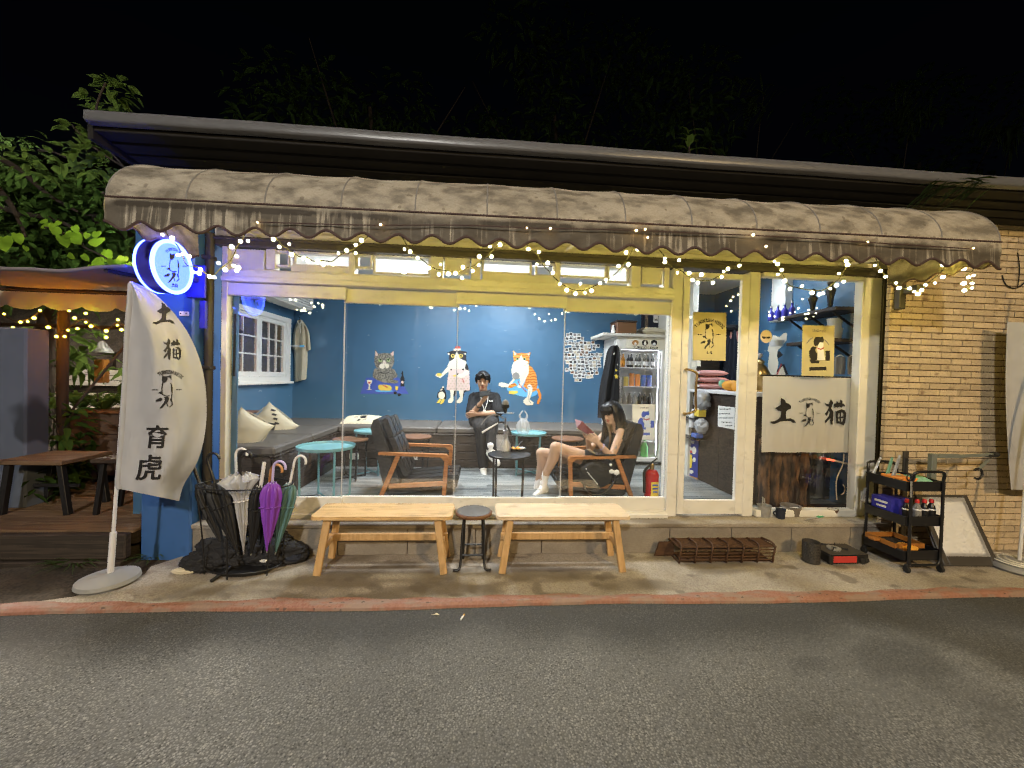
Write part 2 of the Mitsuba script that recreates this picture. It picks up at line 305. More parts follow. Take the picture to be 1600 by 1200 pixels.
for nm, c, r in [('mould_trim', (.055, .032, .028), .7), ('white_paint', (.72, .71, .68), .4), ('off_white', (.62, .60, .54), .6), ('black_metal', (.012, .012, .013), .35), ('black_matt', (.012, .012, .012), .8), ('dark_frame', (.045, .04, .035), .45),
                 ('roof_metal', (.105, .108, .118), .34), ('fascia_dark', (.010, .009, .008), .9), ('ceiling_white', (.70, .70, .69), .8), ('grey_vinyl', (.095, .085, .076), .5), ('aqua', (.15, .34, .38), .35), ('brown_top', (.16, .075, .035), .4),
                 ('cushion_cream', (.62, .57, .44), .8), ('ink', (.012, .011, .012), .7), ('cloth_black', (.013, .013, .015), .85), ('cloth_navy', (.014, .018, .032), .85), ('skin', (.47, .29, .195), .5), ('skin_pale', (.50, .325, .225), .5), ('hair', (.010, .0085, .008), .38),
                 ('hair_brown', (.085, .05, .022), .45), ('lip', (.42, .12, .10), .45), ('eye', (.02, .015, .012), .3), ('sock', (.74, .72, .70), .8), ('shoe_white', (.66, .65, .62), .6), ('red_paint', (.42, .02, .018), .28), ('yellow_print', (.66, .50, .07), .6),
                 ('poster_yellow', (.50, .44, .235), .7), ('poster_cream', (.74, .70, .58), .7), ('paper', (.74, .74, .72), .75), ('mural_white', (.74, .68, .55), .6), ('mural_black', (.02, .02, .024), .6), ('mural_blue', (.07, .11, .42), .6), ('mural_sky', (.13, .42, .72), .6),
                 ('mural_pink', (.66, .50, .46), .6), ('mural_orange', (.75, .25, .04), .6), ('mural_red', (.50, .07, .06), .6), ('mural_yellow', (.75, .55, .10), .6), ('mural_grey', (.25, .24, .23), .6), ('mural_green', (.33, .42, .18), .6), ('mural_beige', (.55, .46, .33), .6),
                 ('print_dark', (.05, .05, .06), .5), ('print_mid', (.22, .2, .2), .5), ('purple_film', (.20, .05, .42), .3), ('umb_black', (.007, .007, .008), .62), ('umb_green', (.08, .17, .18), .5), ('lilac', (.42, .36, .62), .35), ('wood_handle', (.42, .20, .07), .4), ('pvc_white', (.62, .61, .62), .4),
                 ('beige_cloth', (.55, .49, .36), .85), ('book_red', (.10, .012, .016), .6), ('page', (.72, .69, .60), .8), ('food_orange', (.70, .33, .04), .6), ('plastic_blue', (.03, .03, .30), .35), ('cap_red', (.55, .03, .03), .4), ('brand_red', (.45, .035, .03), .4), ('green_cloth', (.20, .42, .30), .7),
                 ('orange_pan', (.30, .115, .022), .5), ('stone_grey', (.20, .195, .19), .8), ('green_plastic', (.06, .30, .16), .4), ('teal_pole', (.15, .165, .15), .45), ('trunk', (.035, .026, .019), .95), ('petal_pink', (.62, .30, .27), .7), ('can_orange', (.72, .25, .05), .3), ('can_blue', (.05, .12, .42), .3), ('can_white', (.66, .66, .66), .3), ('amber', (.35, .14, .02), .2),
                 ('green_label', (.12, .42, .10), .4), ('grey_cloth', (.20, .19, .18), .8), ('poster_blue', (.03, .04, .22), .6), ('bag_silver', (.35, .36, .38), .3), ('fence_white', (.66, .62, .54), .8), ('planter_wood', (.085, .055, .038), .8), ('canopy_cloth', (.17, .155, .15), .8), ('canopy_lining', (.72, .62, .42), .8), ('steel_dark', (.14, .12, .10), .3), ('lamp_case', (.1, .1, .1), .5), ('concrete_grey', (.26, .26, .255), .7)]:
    mat(nm, c, r)
pmat('pillar_paint', lambda p, n, uv: mix((.032, .095, .27), (.045, .125, .32), fbm(p.x * 3, p.y * 3, p.z * 2, 4)) * (1 - .35 * smoothstep(.6, .75, fbm(p.x * 8, p.y * 8, p.z * 4, 3))), .5)
mat('chrome', (.6, .6, .6), .15, metallic=1.0)
mat('brass', (.45, .30, .12), .3, metallic=1.0)
mat('bulb_glass', (.8, .8, .7), .4)
scene['pane_glass'] = {'type': 'thindielectric', 'int_ior': 1.72}
scene['tumbler_glass'] = {'type': 'thindielectric', 'int_ior': 1.45}
scene['glassy'] = {'type': 'blendbsdf', 'weight': .16, 'bsdf_0': {'type': 'thindielectric', 'int_ior': 1.5}, 'bsdf_1': {'type': 'twosided', 'bsdf': {'type': 'principled', 'base_color': {'type': 'rgb', 'value': [.8, .8, .82]}, 'roughness': .2}}}
scene['clear_film'] = {'type': 'twosided', 'bsdf': {'type': 'principled', 'base_color': {'type': 'rgb', 'value': [.55, .55, .55]}, 'roughness': .3}}
scene['film'] = {'type': 'blendbsdf', 'weight': .30, 'bsdf_0': {'type': 'thindielectric', 'int_ior': 1.45}, 'bsdf_1': {'type': 'twosided', 'bsdf': {'type': 'principled', 'base_color': {'type': 'rgb', 'value': [.8, .8, .82]}, 'roughness': .35}}}
def thin(name, c, dt=.9, r=.5): scene[name] = {'type': 'principledthin', 'base_color': {'type': 'rgb', 'value': list(c)}, 'roughness': r, 'diff_trans': dt}
thin('leaf_a', (.05, .10, .022)); thin('leaf_b', (.085, .14, .03)); thin('leaf_c', (.04, .075, .02)); thin('leaf_bright', (.19, .34, .03), 1.1); thin('grass_leaf', (.07, .11, .035)); thin('bamboo_leaf', (.04, .065, .02))
thin('frost', (.92, .92, .92), 1.7, .3)
thin('noren_cloth', (.70, .66, .57), .6, .9)
# ================================================================== ground
struct('ground', grid(lambda u, v: [u * 90, v * 90, -.12], 2, 2, (-1, 1), (-1, 1)), 'soil')
struct('road', grid(lambda u, v: [-16 + 32 * u, -14 + 16.585 * v, -.028 + .02 * (1 - v) * 0], 2, 2), 'asphalt')
def kerb(u, v):
    x = -16 + 26 * u; w = .014 * math.sin(x * 2.1) + .02 * (meshkit.fbm(np.array([x * 3., 2., 1.])) - .5)
    pr = [(2.56 + w, -.045), (2.568 + w, -.012), (2.59 + w * .5, .001), (2.642 + .012 * math.sin(x * 4) + .012 * math.sin(x * 13), .0045)]
    k = v * 3; i = min(int(k), 2); t = k - i; return [x, pr[i][0] * (1 - t) + pr[i + 1][0] * t, pr[i][1] * (1 - t) + pr[i + 1][1] * t]
struct('kerb', grid(kerb, 300, 4), 'kerb_paint', label='faded red painted kerb edge along the road')
LE = [(-2.95, 2.62), (-2.62, 2.72), (-2.52, 2.9), (-2.42, 3.0), (-2.47, 3.12), (-2.36, 3.3)]
struct('pavement', moved(extrude(LE + [(4.6, 3.30), (9, 3.3), (9, 2.62)], .08), (0, 0, -.08)), 'concrete')
def soilz(u, v):
    x, y = -9 + 7.2 * u, 2.64 + 1.2 * v; return [x, y, -.03 + .07 * (meshkit.fbm(np.array([x * 2.2, y * 2.2, 0.])) - .5) + .02 * v]
struct('soil_bank', grid(soilz, 90, 20), 'soil')
# ================================================================== the cafe building
cafe = thing('cafe_building', 'single storey blue cafe with glass front, cream window frames and a dark flat roof', 'building')
fx = lambda px, py=620: A(px, py, 3.44)[0]
fz = lambda py, px=500: A(px, py, 3.46)[2]
XL, XJ0, XJ1 = fx(347), fx(1046), fx(1062)
ZB = 2.52
add(cafe, 'pillar', box(-2.68, -2.30, 3.28, 3.62, -.05, 2.72, .012), 'pillar_paint', label='blue painted corner pillar')
add(cafe, 'downpipe', join(rod((-2.262, 3.40, .02), (-2.262, 3.40, 2.62), .032, 14), *[box(-2.30, -2.222, 3.355, 3.43, z, z + .03, .004) for z in (.5, 1.5, 2.4)]), 'dark_frame', smooth=40)
pl = add(cafe, 'plinth', box(-2.29, 3.92, 3.30, 3.52, -.05, .225), 'mortar')
for i in range(11):
    add(pl, 'tile', box(-2.288 + i * .565, -2.288 + i * .565 + .559, 3.281, 3.301, .0, .224, .003), 'tile_face')
add(cafe, 'step', box(-2.29, 3.925, 3.262, 3.60, .226, .262, .006), 'concrete', label='worn concrete doorstep running along the front')
# upper front
add(cafe, 'upper_wall', box(-2.29, 3.92, 3.50, 3.62, 2.605, 3.06), 'cream_paint')
add(cafe, 'cornice', join(box(-2.24, 3.90, 3.44, 3.50, 2.608, 2.66, .006), box(-2.24, 3.90, 3.40, 3.50, 2.69, 2.72, .006)), 'cream_paint')
add(cafe, 'header_beam', join(box(-2.235, 3.80, 3.41, 3.60, ZB + .012, 2.606, .006), box(-2.235, 3.80, 3.385, 3.41, 2.575, 2.60, .004)), 'dark_frame')
# main sliding window: rails, jambs, four panes
zt1, zt2, zt3, zt4 = fz(429), fz(439), fz(447), fz(467)
zsill, zrail = .30, .43
mf = add(cafe, 'window_frame', join(box(XL, XJ0 + .004, 3.42, 3.56, zt2, zt1, .004), box(XL, XJ0, 3.40, 3.57, zt3, zt2 - .002, .004), box(XL, XJ0, 3.39, 3.60, .262, zsill, .003), box(XL - .01, XL + .035, 3.43, 3.58, .262, ZB + .01, .004), box(XL, XJ0, 3.415, 3.425, zsill, zsill + .02)), 'cream_paint')
add(cafe, 'window_reveal', box(XL + .036, XL + .085, 3.50, 3.515, .30, zt3, .003), 'blue_paint')
add(cafe, 'slot', box(XL + .052, XL + .068, 3.488, 3.4995, 1.45, 1.98, .003), 'black_matt')
ex = [XL + .03, fx(535), fx(712), fx(880), XJ0 - .002]
for i in range(4):
    y = 3.465 if i % 2 else 3.44; dz = -.022 if i % 2 else .0
    p = add(cafe, 'glass_panel', grid(lambda u, v: [ex[i] - .012 + (ex[i + 1] - ex[i] + .024) * u, y + .02, zrail + (zt4 - zrail) * v], 2, 2), 'pane_glass')
    add(p, 'top_rail', box(ex[i] - .012, ex[i + 1] + .012, y, y + .035, zt4 + dz, zt3 - .004 + dz * .2, .003), 'cream_paint')
    add(p, 'bottom_rail', box(ex[i] - .012, ex[i + 1] + .012, y, y + .035, zsill + .002, zrail, .003), 'cream_paint')
    add(p, 'edge_strip', box(ex[i + 1] - .004, ex[i + 1] + .004, y + .012, y + .028, zrail, zt4, .001), 'film')
# transom
def trans(x0, x1, y0, y1, kind):
    a, b = fx(x0, 410), fx(x1, 410); za, zb = fz(y1, (x0 + x1) / 2), fz(y0, (x0 + x1) / 2)
    if kind == 'panel':
        k = add(cafe, 'transom_panel', box(a, b, 3.475, 3.50, za, zb, .003), 'cream_paint'); add(k, 'moulding', join(box(a, b, 3.462, 3.476, za, za + .02, .004), box(a, b, 3.462, 3.476, zb - .02, zb, .004), box(a, a + .02, 3.462, 3.476, za + .021, zb - .021, .004), box(b - .02, b, 3.462, 3.476, za + .021, zb - .021, .004)), 'cream_paint')
    else:
        k = add(cafe, 'transom_window', grid(lambda u, v: [a + (b - a) * u, 3.515, za + (zb - za) * v], 2, 2), 'frost' if kind == 'frost' else 'pane_glass')
        t = .018; add(k, 'frame', join(box(a - t, b + t, 3.48, 3.54, za - t, za, .003), box(a - t, b + t, 3.48, 3.54, zb, zb + t, .003), box(a - t, a, 3.482, 3.538, za, zb, .003), box(b, b + t, 3.482, 3.538, za, zb, .003)), 'cream_paint')
add(cafe, 'transom_rail', join(*[box(fx(a, 410), fx(b, 410), 3.45, 3.56, zt1, ZB + .013, .003) for a, b in ((545, 553), (672, 692), (736, 751), (868, 876), (988, 1003), (1040, 1048))], box(XL, XJ0, 3.46, 3.55, zt1, zt1 + .02, .003)), 'cream_paint')
for a in [(352, 411, 389, 424, 'panel'), (427, 445, 393, 412, 'clear'), (457, 542, 396, 413, 'frost'), (557, 576, 399, 415, 'clear'), (584, 668, 400, 425, 'frost'), (694, 734, 402, 429, 'panel'), (756, 829, 407, 424, 'frost'), (841, 866, 411, 428, 'clear'), (878, 948, 413, 430, 'frost'), (955, 983, 416, 438, 'frost'), (1005, 1038, 418, 444, 'panel')]: trans(*a)
for q in (box(fx(412, 410), fx(427, 410), 3.47, 3.55, fz(424), fz(390), .003), box(fx(452, 410), fx(545, 410), 3.468, 3.52, fz(427), fz(416), .003), box(fx(754, 410), fx(870, 410), 3.468, 3.52, fz(440, 800), fz(428, 800), .003)): add(cafe, 'transom_bar', q, 'cream_paint')
# jamb, door, post, shop window
add(cafe, 'jamb', box(XJ0, XJ1, 3.438, 3.56, .262, ZB + .01, .005), 'cream_paint')
D0, D1 = XJ1 + .004, fx(1165)
door = add(cafe, 'door', join(box(D0, D0 + .06, 3.43, 3.475, .285, 2.50, .005), box(D1 - .075, D1, 3.43, 3.475, .285, 2.50, .005), box(D0 + .06, D1 - .075, 3.432, 3.473, 2.45, 2.50, .004), box(D0 + .06, D1 - .075, 3.432, 3.473, .285, .415, .004)), 'cream_paint', label='glazed cream framed shop door')
add(door, 'glass', grid(lambda u, v: [D0 + .055 + (D1 - D0 - .125) * u, 3.452, .41 + 2.045 * v], 2, 2), 'pane_glass')
hx = D0 + .035
h0, h1 = A(1062, 577, 3.40)[2], A(1062, 646, 3.40)[2]
add(door, 'handle', tube(spline([(hx, 3.432, h0), (hx, 3.385, h0), (hx + .075, 3.375, h0 - .03), (hx + .08, 3.375, h0 - .08), (hx + .08, 3.375, h1 + .08), (hx + .075, 3.375, h1 + .03), (hx, 3.385, h1), (hx, 3.432, h1)], 40), .010, 10), 'brass', smooth=True)
P1 = fx(1182)
add(cafe, 'door_post', box(D1 + .004, P1, 3.438, 3.56, .262, ZB + .01, .006), 'cream_paint')
W1, W2, W3 = fx(1342), fx(1372), fx(1384)
sw = add(cafe, 'shop_window', join(box(P1 + .001, P1 + .018, 3.46, 3.50, .263, 2.531, .004), box(W1, W2, 3.44, 3.53, .263, 2.531, .006), box(P1 + .025, W1, 3.42, 3.52, .263, .325, .005), box(P1 + .025, W1, 3.43, 3.50, 2.49, 2.531, .004)), 'cream_paint')
add(sw, 'glass', grid(lambda u, v: [P1 + .02 + (W1 - P1 - .015) * u, 3.47, .32 + 2.175 * v], 2, 2), 'pane_glass')
add(cafe, 'end_post', box(W2 + .002, W3, 3.43, 3.60, .0, 2.61, .005), 'dark_frame')
# roof: gutter, fascia boards, soffit boards
roof = add(cafe, 'roof', join(box(-2.62, 9, 2.83, 7.4, 3.115, 3.16), box(-2.62, 9, 3.30, 7.4, 3.068, 3.112)), 'fascia_dark')
def gut(u, v):
    pr = [(2.83, 3.155), (2.755, 3.165), (2.735, 3.15), (2.732, 3.10), (2.745, 3.085), (2.79, 3.083)]
    k = v * 5; i = min(int(k), 4); t = k - i; x = -2.60 + 11.6 * u; w = .002 * math.sin(x * 3.1) + .001 * math.sin(x * 11)
    return [x, pr[i][0] * (1 - t) + pr[i + 1][0] * t, pr[i][1] * (1 - t) + pr[i + 1][1] * t + w - .012 * u * 2]
add(roof, 'gutter', grid(gut, 120, 11), 'roof_metal', smooth=True, label='dull metal gutter edge of the roof')
for i, (y0, y1, z0) in enumerate([(2.80, 2.92, 3.055), (2.925, 3.04, 3.04), (3.045, 3.16, 3.028), (3.165, 3.30, 3.018)]):
    add(roof, 'soffit_board', box(-2.60, 9, y0, y1, z0, z0 + .03, .004), 'fascia_dark')
add(roof, 'end_board', box(-2.64, -2.605, 2.80, 7.4, 3.0, 3.118, .005), 'fascia_dark')
add(roof, 'cable', tube([(x, 3.02, 3.016 + .006 * math.sin(x * 3)) for x in np.linspace(-2.3, 5, 60)], .006, 5), 'black_matt', smooth=True)
# interior shell
struct('interior_floor_base', box(-2.95, 3.9, 3.60, 6.3, .15, .25), 'mortar')
add(cafe, 'back_wall', box(-3.0, 3.95, 6.20, 6.3, .2, 2.95), 'blue_paint', label='blue back wall inside the cafe')
add(cafe, 'side_wall', join(box(-3.0, -2.9, 3.6, 4.2, .2, 2.95), box(-3.0, -2.9, 6.02, 6.2, .2, 2.95), box(-3.0, -2.9, 4.2, 6.02, .2, 1.36), box(-3.0, -2.9, 4.2, 6.02, 2.28, 2.95)), 'blue_paint')
add(cafe, 'front_stub_wall', box(-2.9, -2.42, 3.63, 3.70, .26, 2.95), 'blue_paint')
add(cafe, 'kitchen_wall', box(3.78, 3.9, 3.55, 6.2, .2, 2.95), 'blue_paint')
add(cafe, 'ceiling', box(-3.0, 3.95, 3.56, 6.3, 2.952, 3.05), 'ceiling_white')
add(cafe, 'partition', box(2.72, 2.80, 4.95, 6.19, .26, 2.95), 'off_white')
# floor planks
fl = uniq('interior_floor'); labels[fl] = {'kind': 'structure', 'label': 'grey blue wood plank floor inside the cafe'}
y = 3.62; row = 0
while y < 6.15:
    x = -2.88 - .7 * ((row * .53) % 1)
    while x < 3.7:
        a, b = max(x, -2.88), min(x + 1.1, 3.75)
        if b - a > .05: add(fl, 'plank', box(a + .001, b - .001, y + .001, y + .139, .245, .26, .0015), 'floor_plank')
        x += 1.1
    y += .14; row += 1
# ================================================================== brick wall on the right
bw = thing('brick_wall', 'long wall of tan tile bricks to the right of the shop window', 'wall')
add(bw, 'backing', box(3.665, 9.0, 3.292, 3.318, -.05, 3.06), 'mortar'); add(bw, 'core', box(3.88, 9.0, 3.32, 3.56, -.05, 3.06), 'mortar')
BP, BL = .0573, .2065
br = {k: mikit.ply(box(0, BL - .008, 0, .016, 0, BP - .0085, .0022)) for k in ('a',)}
hb = mikit.ply(box(0, BL / 2 - .008, 0, .016, 0, BP - .0085, .0022)); rest = []; n = 0
for r in range(53):
    z = .0 + r * BP + .004; x = 3.668; off = (r % 2)
    if off: 
        M = np.eye(4); M[:3, 3] = (x, 3.279, z)
        if n < 298: add(bw, 'brick', hb, 'brick_tile', M=M); n += 1
        else: rest.append(moved(box(0, BL / 2 - .008, 0, .016, 0, BP - .0085), M[:3, 3]))
        x += BL / 2
    c = 0
    while x < 8.9:
        M = np.eye(4); M[:3, 3] = (x + rng.uniform(-.001, .001), 3.279 + rng.uniform(-.0015, .0015), z)
        if n < 298 and x < 4.92 and .12 < z < 2.7: add(bw, 'brick', br['a'], 'brick_tile', M=M); n += 1
        else: rest.append(moved(box(0, BL - .008, 0, .016, 0, BP - .0085), M[:3, 3]))
        x += BL; c += 1
    rest.append(moved(box(0, .014, 0, .036, 0, BP - .0085), (3.652, 3.28, z)))
k = add(bw, 'brick_courses', join(rest), 'brick_tile'); labels[k] = {'kind': 'stuff'}
# ================================================================== awning
aw = thing('awning', 'long mildewed grey canvas awning with scalloped valance over the shop front', 'awning')
AX0, AX1, NP = -2.25, 3.60, 13
def sag(x):
    t = ((x - AX0) / (AX1 - AX0) * NP) % 1; return (.006 + .007 * math.sin(x * 2.3) ** 2) * math.sin(math.pi * t)
def top(u, v):
    x = AX0 + (AX1 - AX0) * u; t = v * math.pi / 2; r = 1 - sag(x) * math.sin(2 * t) * 1.3
    return [x, 3.26 - .76 * math.cos(t) * r, 2.505 + .03 * u + .43 * math.sin(t) * r + .0015 * math.sin(x * 23) * math.sin(x * 5.1 + v * 4) + .003 * math.sin(x * 1.7 + 2 * v)]
add(aw, 'canvas_top', thick(grid(top, 170, 18), .004), 'awning_cloth', smooth=35)
def scal(x): return 2.338 + .035 * (x - AX0) / (AX1 - AX0) + .024 * math.cos(2 * math.pi * (x - AX0) / .2125)
def val(u, v):
    x = AX0 + (AX1 - AX0) * u; z1 = 2.506 + .03 * u; z0 = scal(x); fold = .003 * (1 - v) * math.sin(x * 29.5 + 1) + .010 * (1 - v) * math.sin(x * 7.3)
    return [x, 2.497 - .01 * (1 - v) + fold, z0 + (z1 - z0) * v]
add(aw, 'valance', thick(grid(val, 420, 8), .003), 'awning_cloth', smooth=35)
add(aw, 'valance_trim', tube([np.add(val(u, 0), (0, -.003, -.002)) for u in np.linspace(0, 1, 420)], .0085, 6), 'mould_trim', smooth=True)
add(aw, 'ridge_seam', tube([[AX0 + (AX1 - AX0) * u, 2.494, 2.507 + .03 * u] for u in np.linspace(0, 1, 60)], .006, 6), 'mould_trim', smooth=True)
for i in range(NP + 1):
    add(aw, 'rib', tube([np.add(top(min(max(i / NP, .0005), .9995), t), (0, -.001, .001)) for t in np.linspace(0, 1, 14)], .0055, 6), 'grey_cloth', smooth=True)
for s, X in ((0, AX0), (1, AX1)):
    def side(u, v):
        y = 3.26 - .76 * math.cos(v * math.pi / 2); zt = 2.505 + .03 * s + .43 * math.sin(v * math.pi / 2); zb = 2.37 + .03 * s + .022 * math.cos(2 * math.pi * (y - 2.5) / .19)
        return [X + .012 * math.sin(u * 3.14) * (1 if s else -1), y, zb + (zt - zb) * u]
    add(aw, 'side_panel', thick(grid(side, 10, 40), .003), 'awning_cloth', smooth=35)
    add(aw, 'side_trim', tube([np.array(side(0, v)) for v in np.linspace(0, 1, 40)], .007, 6), 'mould_trim', smooth=True)
for X in (-1.9, .7, 3.3):
    add(aw, 'arm', join(rod((X, 3.50, 2.64), (X, 2.53, 2.49), .013), rod((X, 3.50, 2.72), (X, 2.98, 2.57), .010)), 'cream_paint', smooth=40)
br_ = add(aw, 'wall_bracket', join(box(3.70, 3.76, 3.10, 3.28, 2.33, 2.39, .006), box(3.68, 3.74, 3.22, 3.28, 2.20, 2.62, .006)), 'dark_frame')
# ================================================================== lamps of the place
def ceiling_lamp(x, y, s, L, lab, col=(.92, .98, 1.0), w=4):
    k = thing('ceiling_lamp', lab, 'ceiling lamp')
    add(k, 'housing', box(x - s - .015, x + s + .015, y - s - .015, y + s + .015, 2.905, 2.951, .004), 'white_paint')
    add(k, 'diffuser', tm([[x - s, y - s, 2.90], [x - s, y + s, 2.90], [x + s, y + s, 2.90], [x + s, y - s, 2.90]], [[0, 1, 2], [0, 2, 3]]), 'white_paint', emit=np.array(col) * L, w=w)
ceiling_lamp(-.72, 4.72, .16, ROOM_LAMP * 2.1, 'square ceiling lamp behind the transom, left of the two in front')
ceiling_lamp(.62, 4.72, .16, ROOM_LAMP * 2.1, 'square ceiling lamp behind the transom, right of the two in front')
ceiling_lamp(.25, 5.35, .22, ROOM_LAMP * .5, 'ceiling lamp close to the blue back wall', (.85, .95, 1.0))
ceiling_lamp(3.15, 4.55, .14, ROOM_LAMP * .75, 'ceiling lamp above the counter inside the shop window', (.72, .88, 1.0), 2)
def street_lamp(x, y, h, yaw, L, col, lab, reach=1.1, w=6, tilt=28):
    k = thing('street_lamp', lab, 'street lamp')
    add(k, 'pole', tube([(x, y, -.1), (x, y, 1.0), (x, y, h)], [.09, .075, .05], 12), 'lamp_case', smooth=True)
    d = np.array([math.sin(math.radians(yaw)), math.cos(math.radians(yaw)), 0]); e = np.array([x, y, h]) + d * reach
    add(k, 'arm', tube(spline([(x, y, h - .1), np.array([x, y, h]) + d * reach * .4 + [0, 0, .12], e + [0, 0, .08]], 12), .03, 8), 'lamp_case', smooth=True)
    c, s = math.cos(math.radians(tilt)), math.sin(math.radians(tilt)); n = np.array([d[0] * s, d[1] * s, -c]); f = np.cross(n, np.array([d[1], -d[0], 0])); sd = np.cross(f, n)
    hd = place(box(-.16, .16, -.30, .30, .01, .10, .02), e, sd, f, -n); add(k, 'head', hd, 'lamp_case')
    q = [e + sd * a + f * b for a, b in ((-.12, -.24), (.12, -.24), (.12, .24), (-.12, .24))]
    F = [[0, 1, 2], [0, 2, 3]]; m = tm(q, F)
    if m.face_normals[0] @ n < 0: m = tm(q, [[0, 2, 1], [0, 3, 2]])
    add(k, 'panel', m, 'white_paint', emit=np.array(col) * L, w=w)
street_lamp(5.6, -6.2, 4.6, -38, LAMP_WARM, (1.0, .69, .31), 'street lamp with warm light across the road to the right')
street_lamp(-2.2, -6.0, 5.4, 16, LAMP_NEUTRAL, (1.0, .96, .88), 'street lamp across the road opposite the cafe')
street_lamp(-9.2, 6.3, 5.6, 120, LAMP_LEFT, (1.0, .86, .74), 'street lamp beyond the patio on the left', w=2, tilt=10)
GLYPH = {"育":[[[[-47,-30],[-47,-38],[-5,-39],[-9,-47],[0,-50],[2,-49],[9,-38],[47,-38],[47,-29],[24,-28],[43,-11],[41,-8],[34,-4],[34,42],[33,47],[27,50],[5,50],[3,41],[23,41],[23,33],[-21,33],[-22,50],[-33,50],[-32,-5],[33,-6],[27,-11],[-36,-7],[-39,-18],[-33,-20],[-23,-28]],[[-22,23],[23,24],[23,19],[-21,19]],[[-22,9],[22,10],[23,5],[-21,4]],[[-15,-20],[-7,-19],[15,-21],[9,-29],[-6,-29]]]],"虎":[[[[-49,45],[-44,34],[-41,20],[-39,-28],[-6,-28],[-6,-48],[-4,-50],[5,-49],[6,-42],[41,-41],[41,-32],[6,-32],[5,-28],[42,-28],[48,-26],[46,-15],[42,-7],[47,-5],[47,0],[45,6],[42,8],[4,9],[-2,8],[-5,3],[-6,-3],[-25,-1],[-27,-5],[-26,-10],[-6,-12],[-6,-18],[-28,-18],[-29,19],[-35,41],[-24,38],[-17,32],[-14,12],[22,12],[23,38],[38,38],[40,26],[49,30],[48,41],[44,47],[18,48],[14,46],[12,43],[11,22],[-4,22],[-5,31],[-7,37],[-13,44],[-24,49],[-30,50],[-35,43],[-39,50],[-42,50]],[[5,-1],[35,0],[37,-2],[37,-8],[33,-9],[31,-6],[6,-4]],[[5,-14],[30,-16],[32,-12],[35,-18],[5,-18]],[[-34,42],[-35,42],[-35,43]]]],"有":[[[[-49,9],[-49,7],[-33,-7],[-22,-24],[-22,-26],[-46,-26],[-46,-36],[-16,-36],[-12,-49],[-8,-50],[-1,-48],[-4,-36],[49,-35],[48,-26],[-9,-26],[-13,-17],[37,-16],[37,44],[31,49],[11,50],[8,42],[8,40],[25,40],[26,29],[-15,29],[-15,50],[-26,50],[-27,3],[-42,16]],[[-15,19],[26,19],[26,12],[-15,11]],[[-15,1],[26,1],[26,-6],[-15,-6]]]]}
# brush characters traced as outlines (crop units), then the shop's printed marks
TU = [[(345,360),(395,385),(410,425),(440,430),(480,465),(475,500),(430,520),(412,540),(408,600),(415,640),(470,628),(520,655),(545,690),(500,690),(470,665),(380,668),(330,675),(290,697),(250,707),(205,690),(205,672),(260,668),(310,640),(340,610),(350,535),(310,527),(268,495),(300,475),(340,450)]]
MAO = [[(920,420),(955,440),(985,440),(1010,370),(1035,405),(1042,430),(1025,460),(1018,500),(1045,540),(1042,640),(1030,722),(1005,700),(1003,620),(990,640),(940,697),(930,665),(985,605),(1000,545),(985,530),(960,600),(930,570),(965,530),(988,480),(950,460)],
       [(1050,440),(1085,428),(1085,400),(1110,410),(1108,425),(1138,420),(1135,380),(1168,400),(1162,430),(1200,452),(1195,475),(1160,470),(1158,490),(1140,480),(1110,475),(1100,490),(1082,478),(1060,490)],
       [(1075,540),(1150,508),(1190,520),(1217,560),(1207,680),(1180,727),(1140,702),(1085,692)]]
MAOH = [(1105,568),(1130,560),(1130,612),(1106,620)], [(1146,556),(1170,548),(1180,575),(1178,605),(1146,610)], [(1106,640),(1130,632),(1130,672),(1108,670)], [(1146,632),(1178,622),(1174,670),(1146,676)]
def norm(polys, hole=()):
    P = np.vstack([np.array(q, float) for q in polys]); c = (P.min(0) + P.max(0)) / 2; k = 100 / np.ptp(P, axis=0).max()
    f = lambda q: [((x - c[0]) * k, (y - c[1]) * k) for x, y in q]
    return [(f(q), [f(h) for h in hole] if i == len(polys) - 1 else []) for i, q in enumerate(polys)]
CH = {'tu': norm(TU), 'mao': norm(MAO, MAOH), **{k: [(q[0], q[1:]) for q in v] for k, v in GLYPH.items()}}
def glyph(fl, name, x, y, size, layer=1, sq=1.0):
    k = size / 100; return [fl.poly([(x + a * k * sq, y + b * k) for a, b in q], layer, holes=[[(x + a * k * sq, y + b * k) for a, b in h] for h in hs]) for q, hs in CH[name]]
def catmark(fl, x, y, h, layer=1):
    """the standing cat of the shop's sign: (x, y) centre, h tall, in measured units"""
    k = h / 100; q = lambda pts: [(x + a * k, y + b * k) for a, b in pts]
    return [fl.poly(q(p), layer) for p in ([(-14,-50),(-10,-46),(4,-47),(12,-50),(13,-36),(10,-40),(6,-44),(1,-44),(0,-34),(-6,-27),(-13,-27),(-15,-36)], [(10,-28),(14,-22),(17,-8),(16,4),(12,-2),(12,-16)], [(-26,2),(-15,-2),(-13,4),(-16,7),(-24,5)],
            [(-34,26),(-24,20),(-18,18),(-14,22),(-18,28),(-26,29),(-33,30)], [(-8,16),(2,14),(6,20),(2,30),(-6,38),(-14,48),(-22,50),(-18,44),(-10,34),(-6,26)], [(9,20),(14,22),(15,30),(11,30)])] + \
           [fl.line(q(p), 2.2 * k, layer) for p in ([(-13,-27),(-16,-8),(-14,8),(-6,12)], [(14,-20),(15,6),(13,22),(16,38),(8,46)], [(-6,12),(8,12)], [(-44,-6),(-28,-6)], [(28,-6),(44,-6)], [(-2,30),(2,44)])]

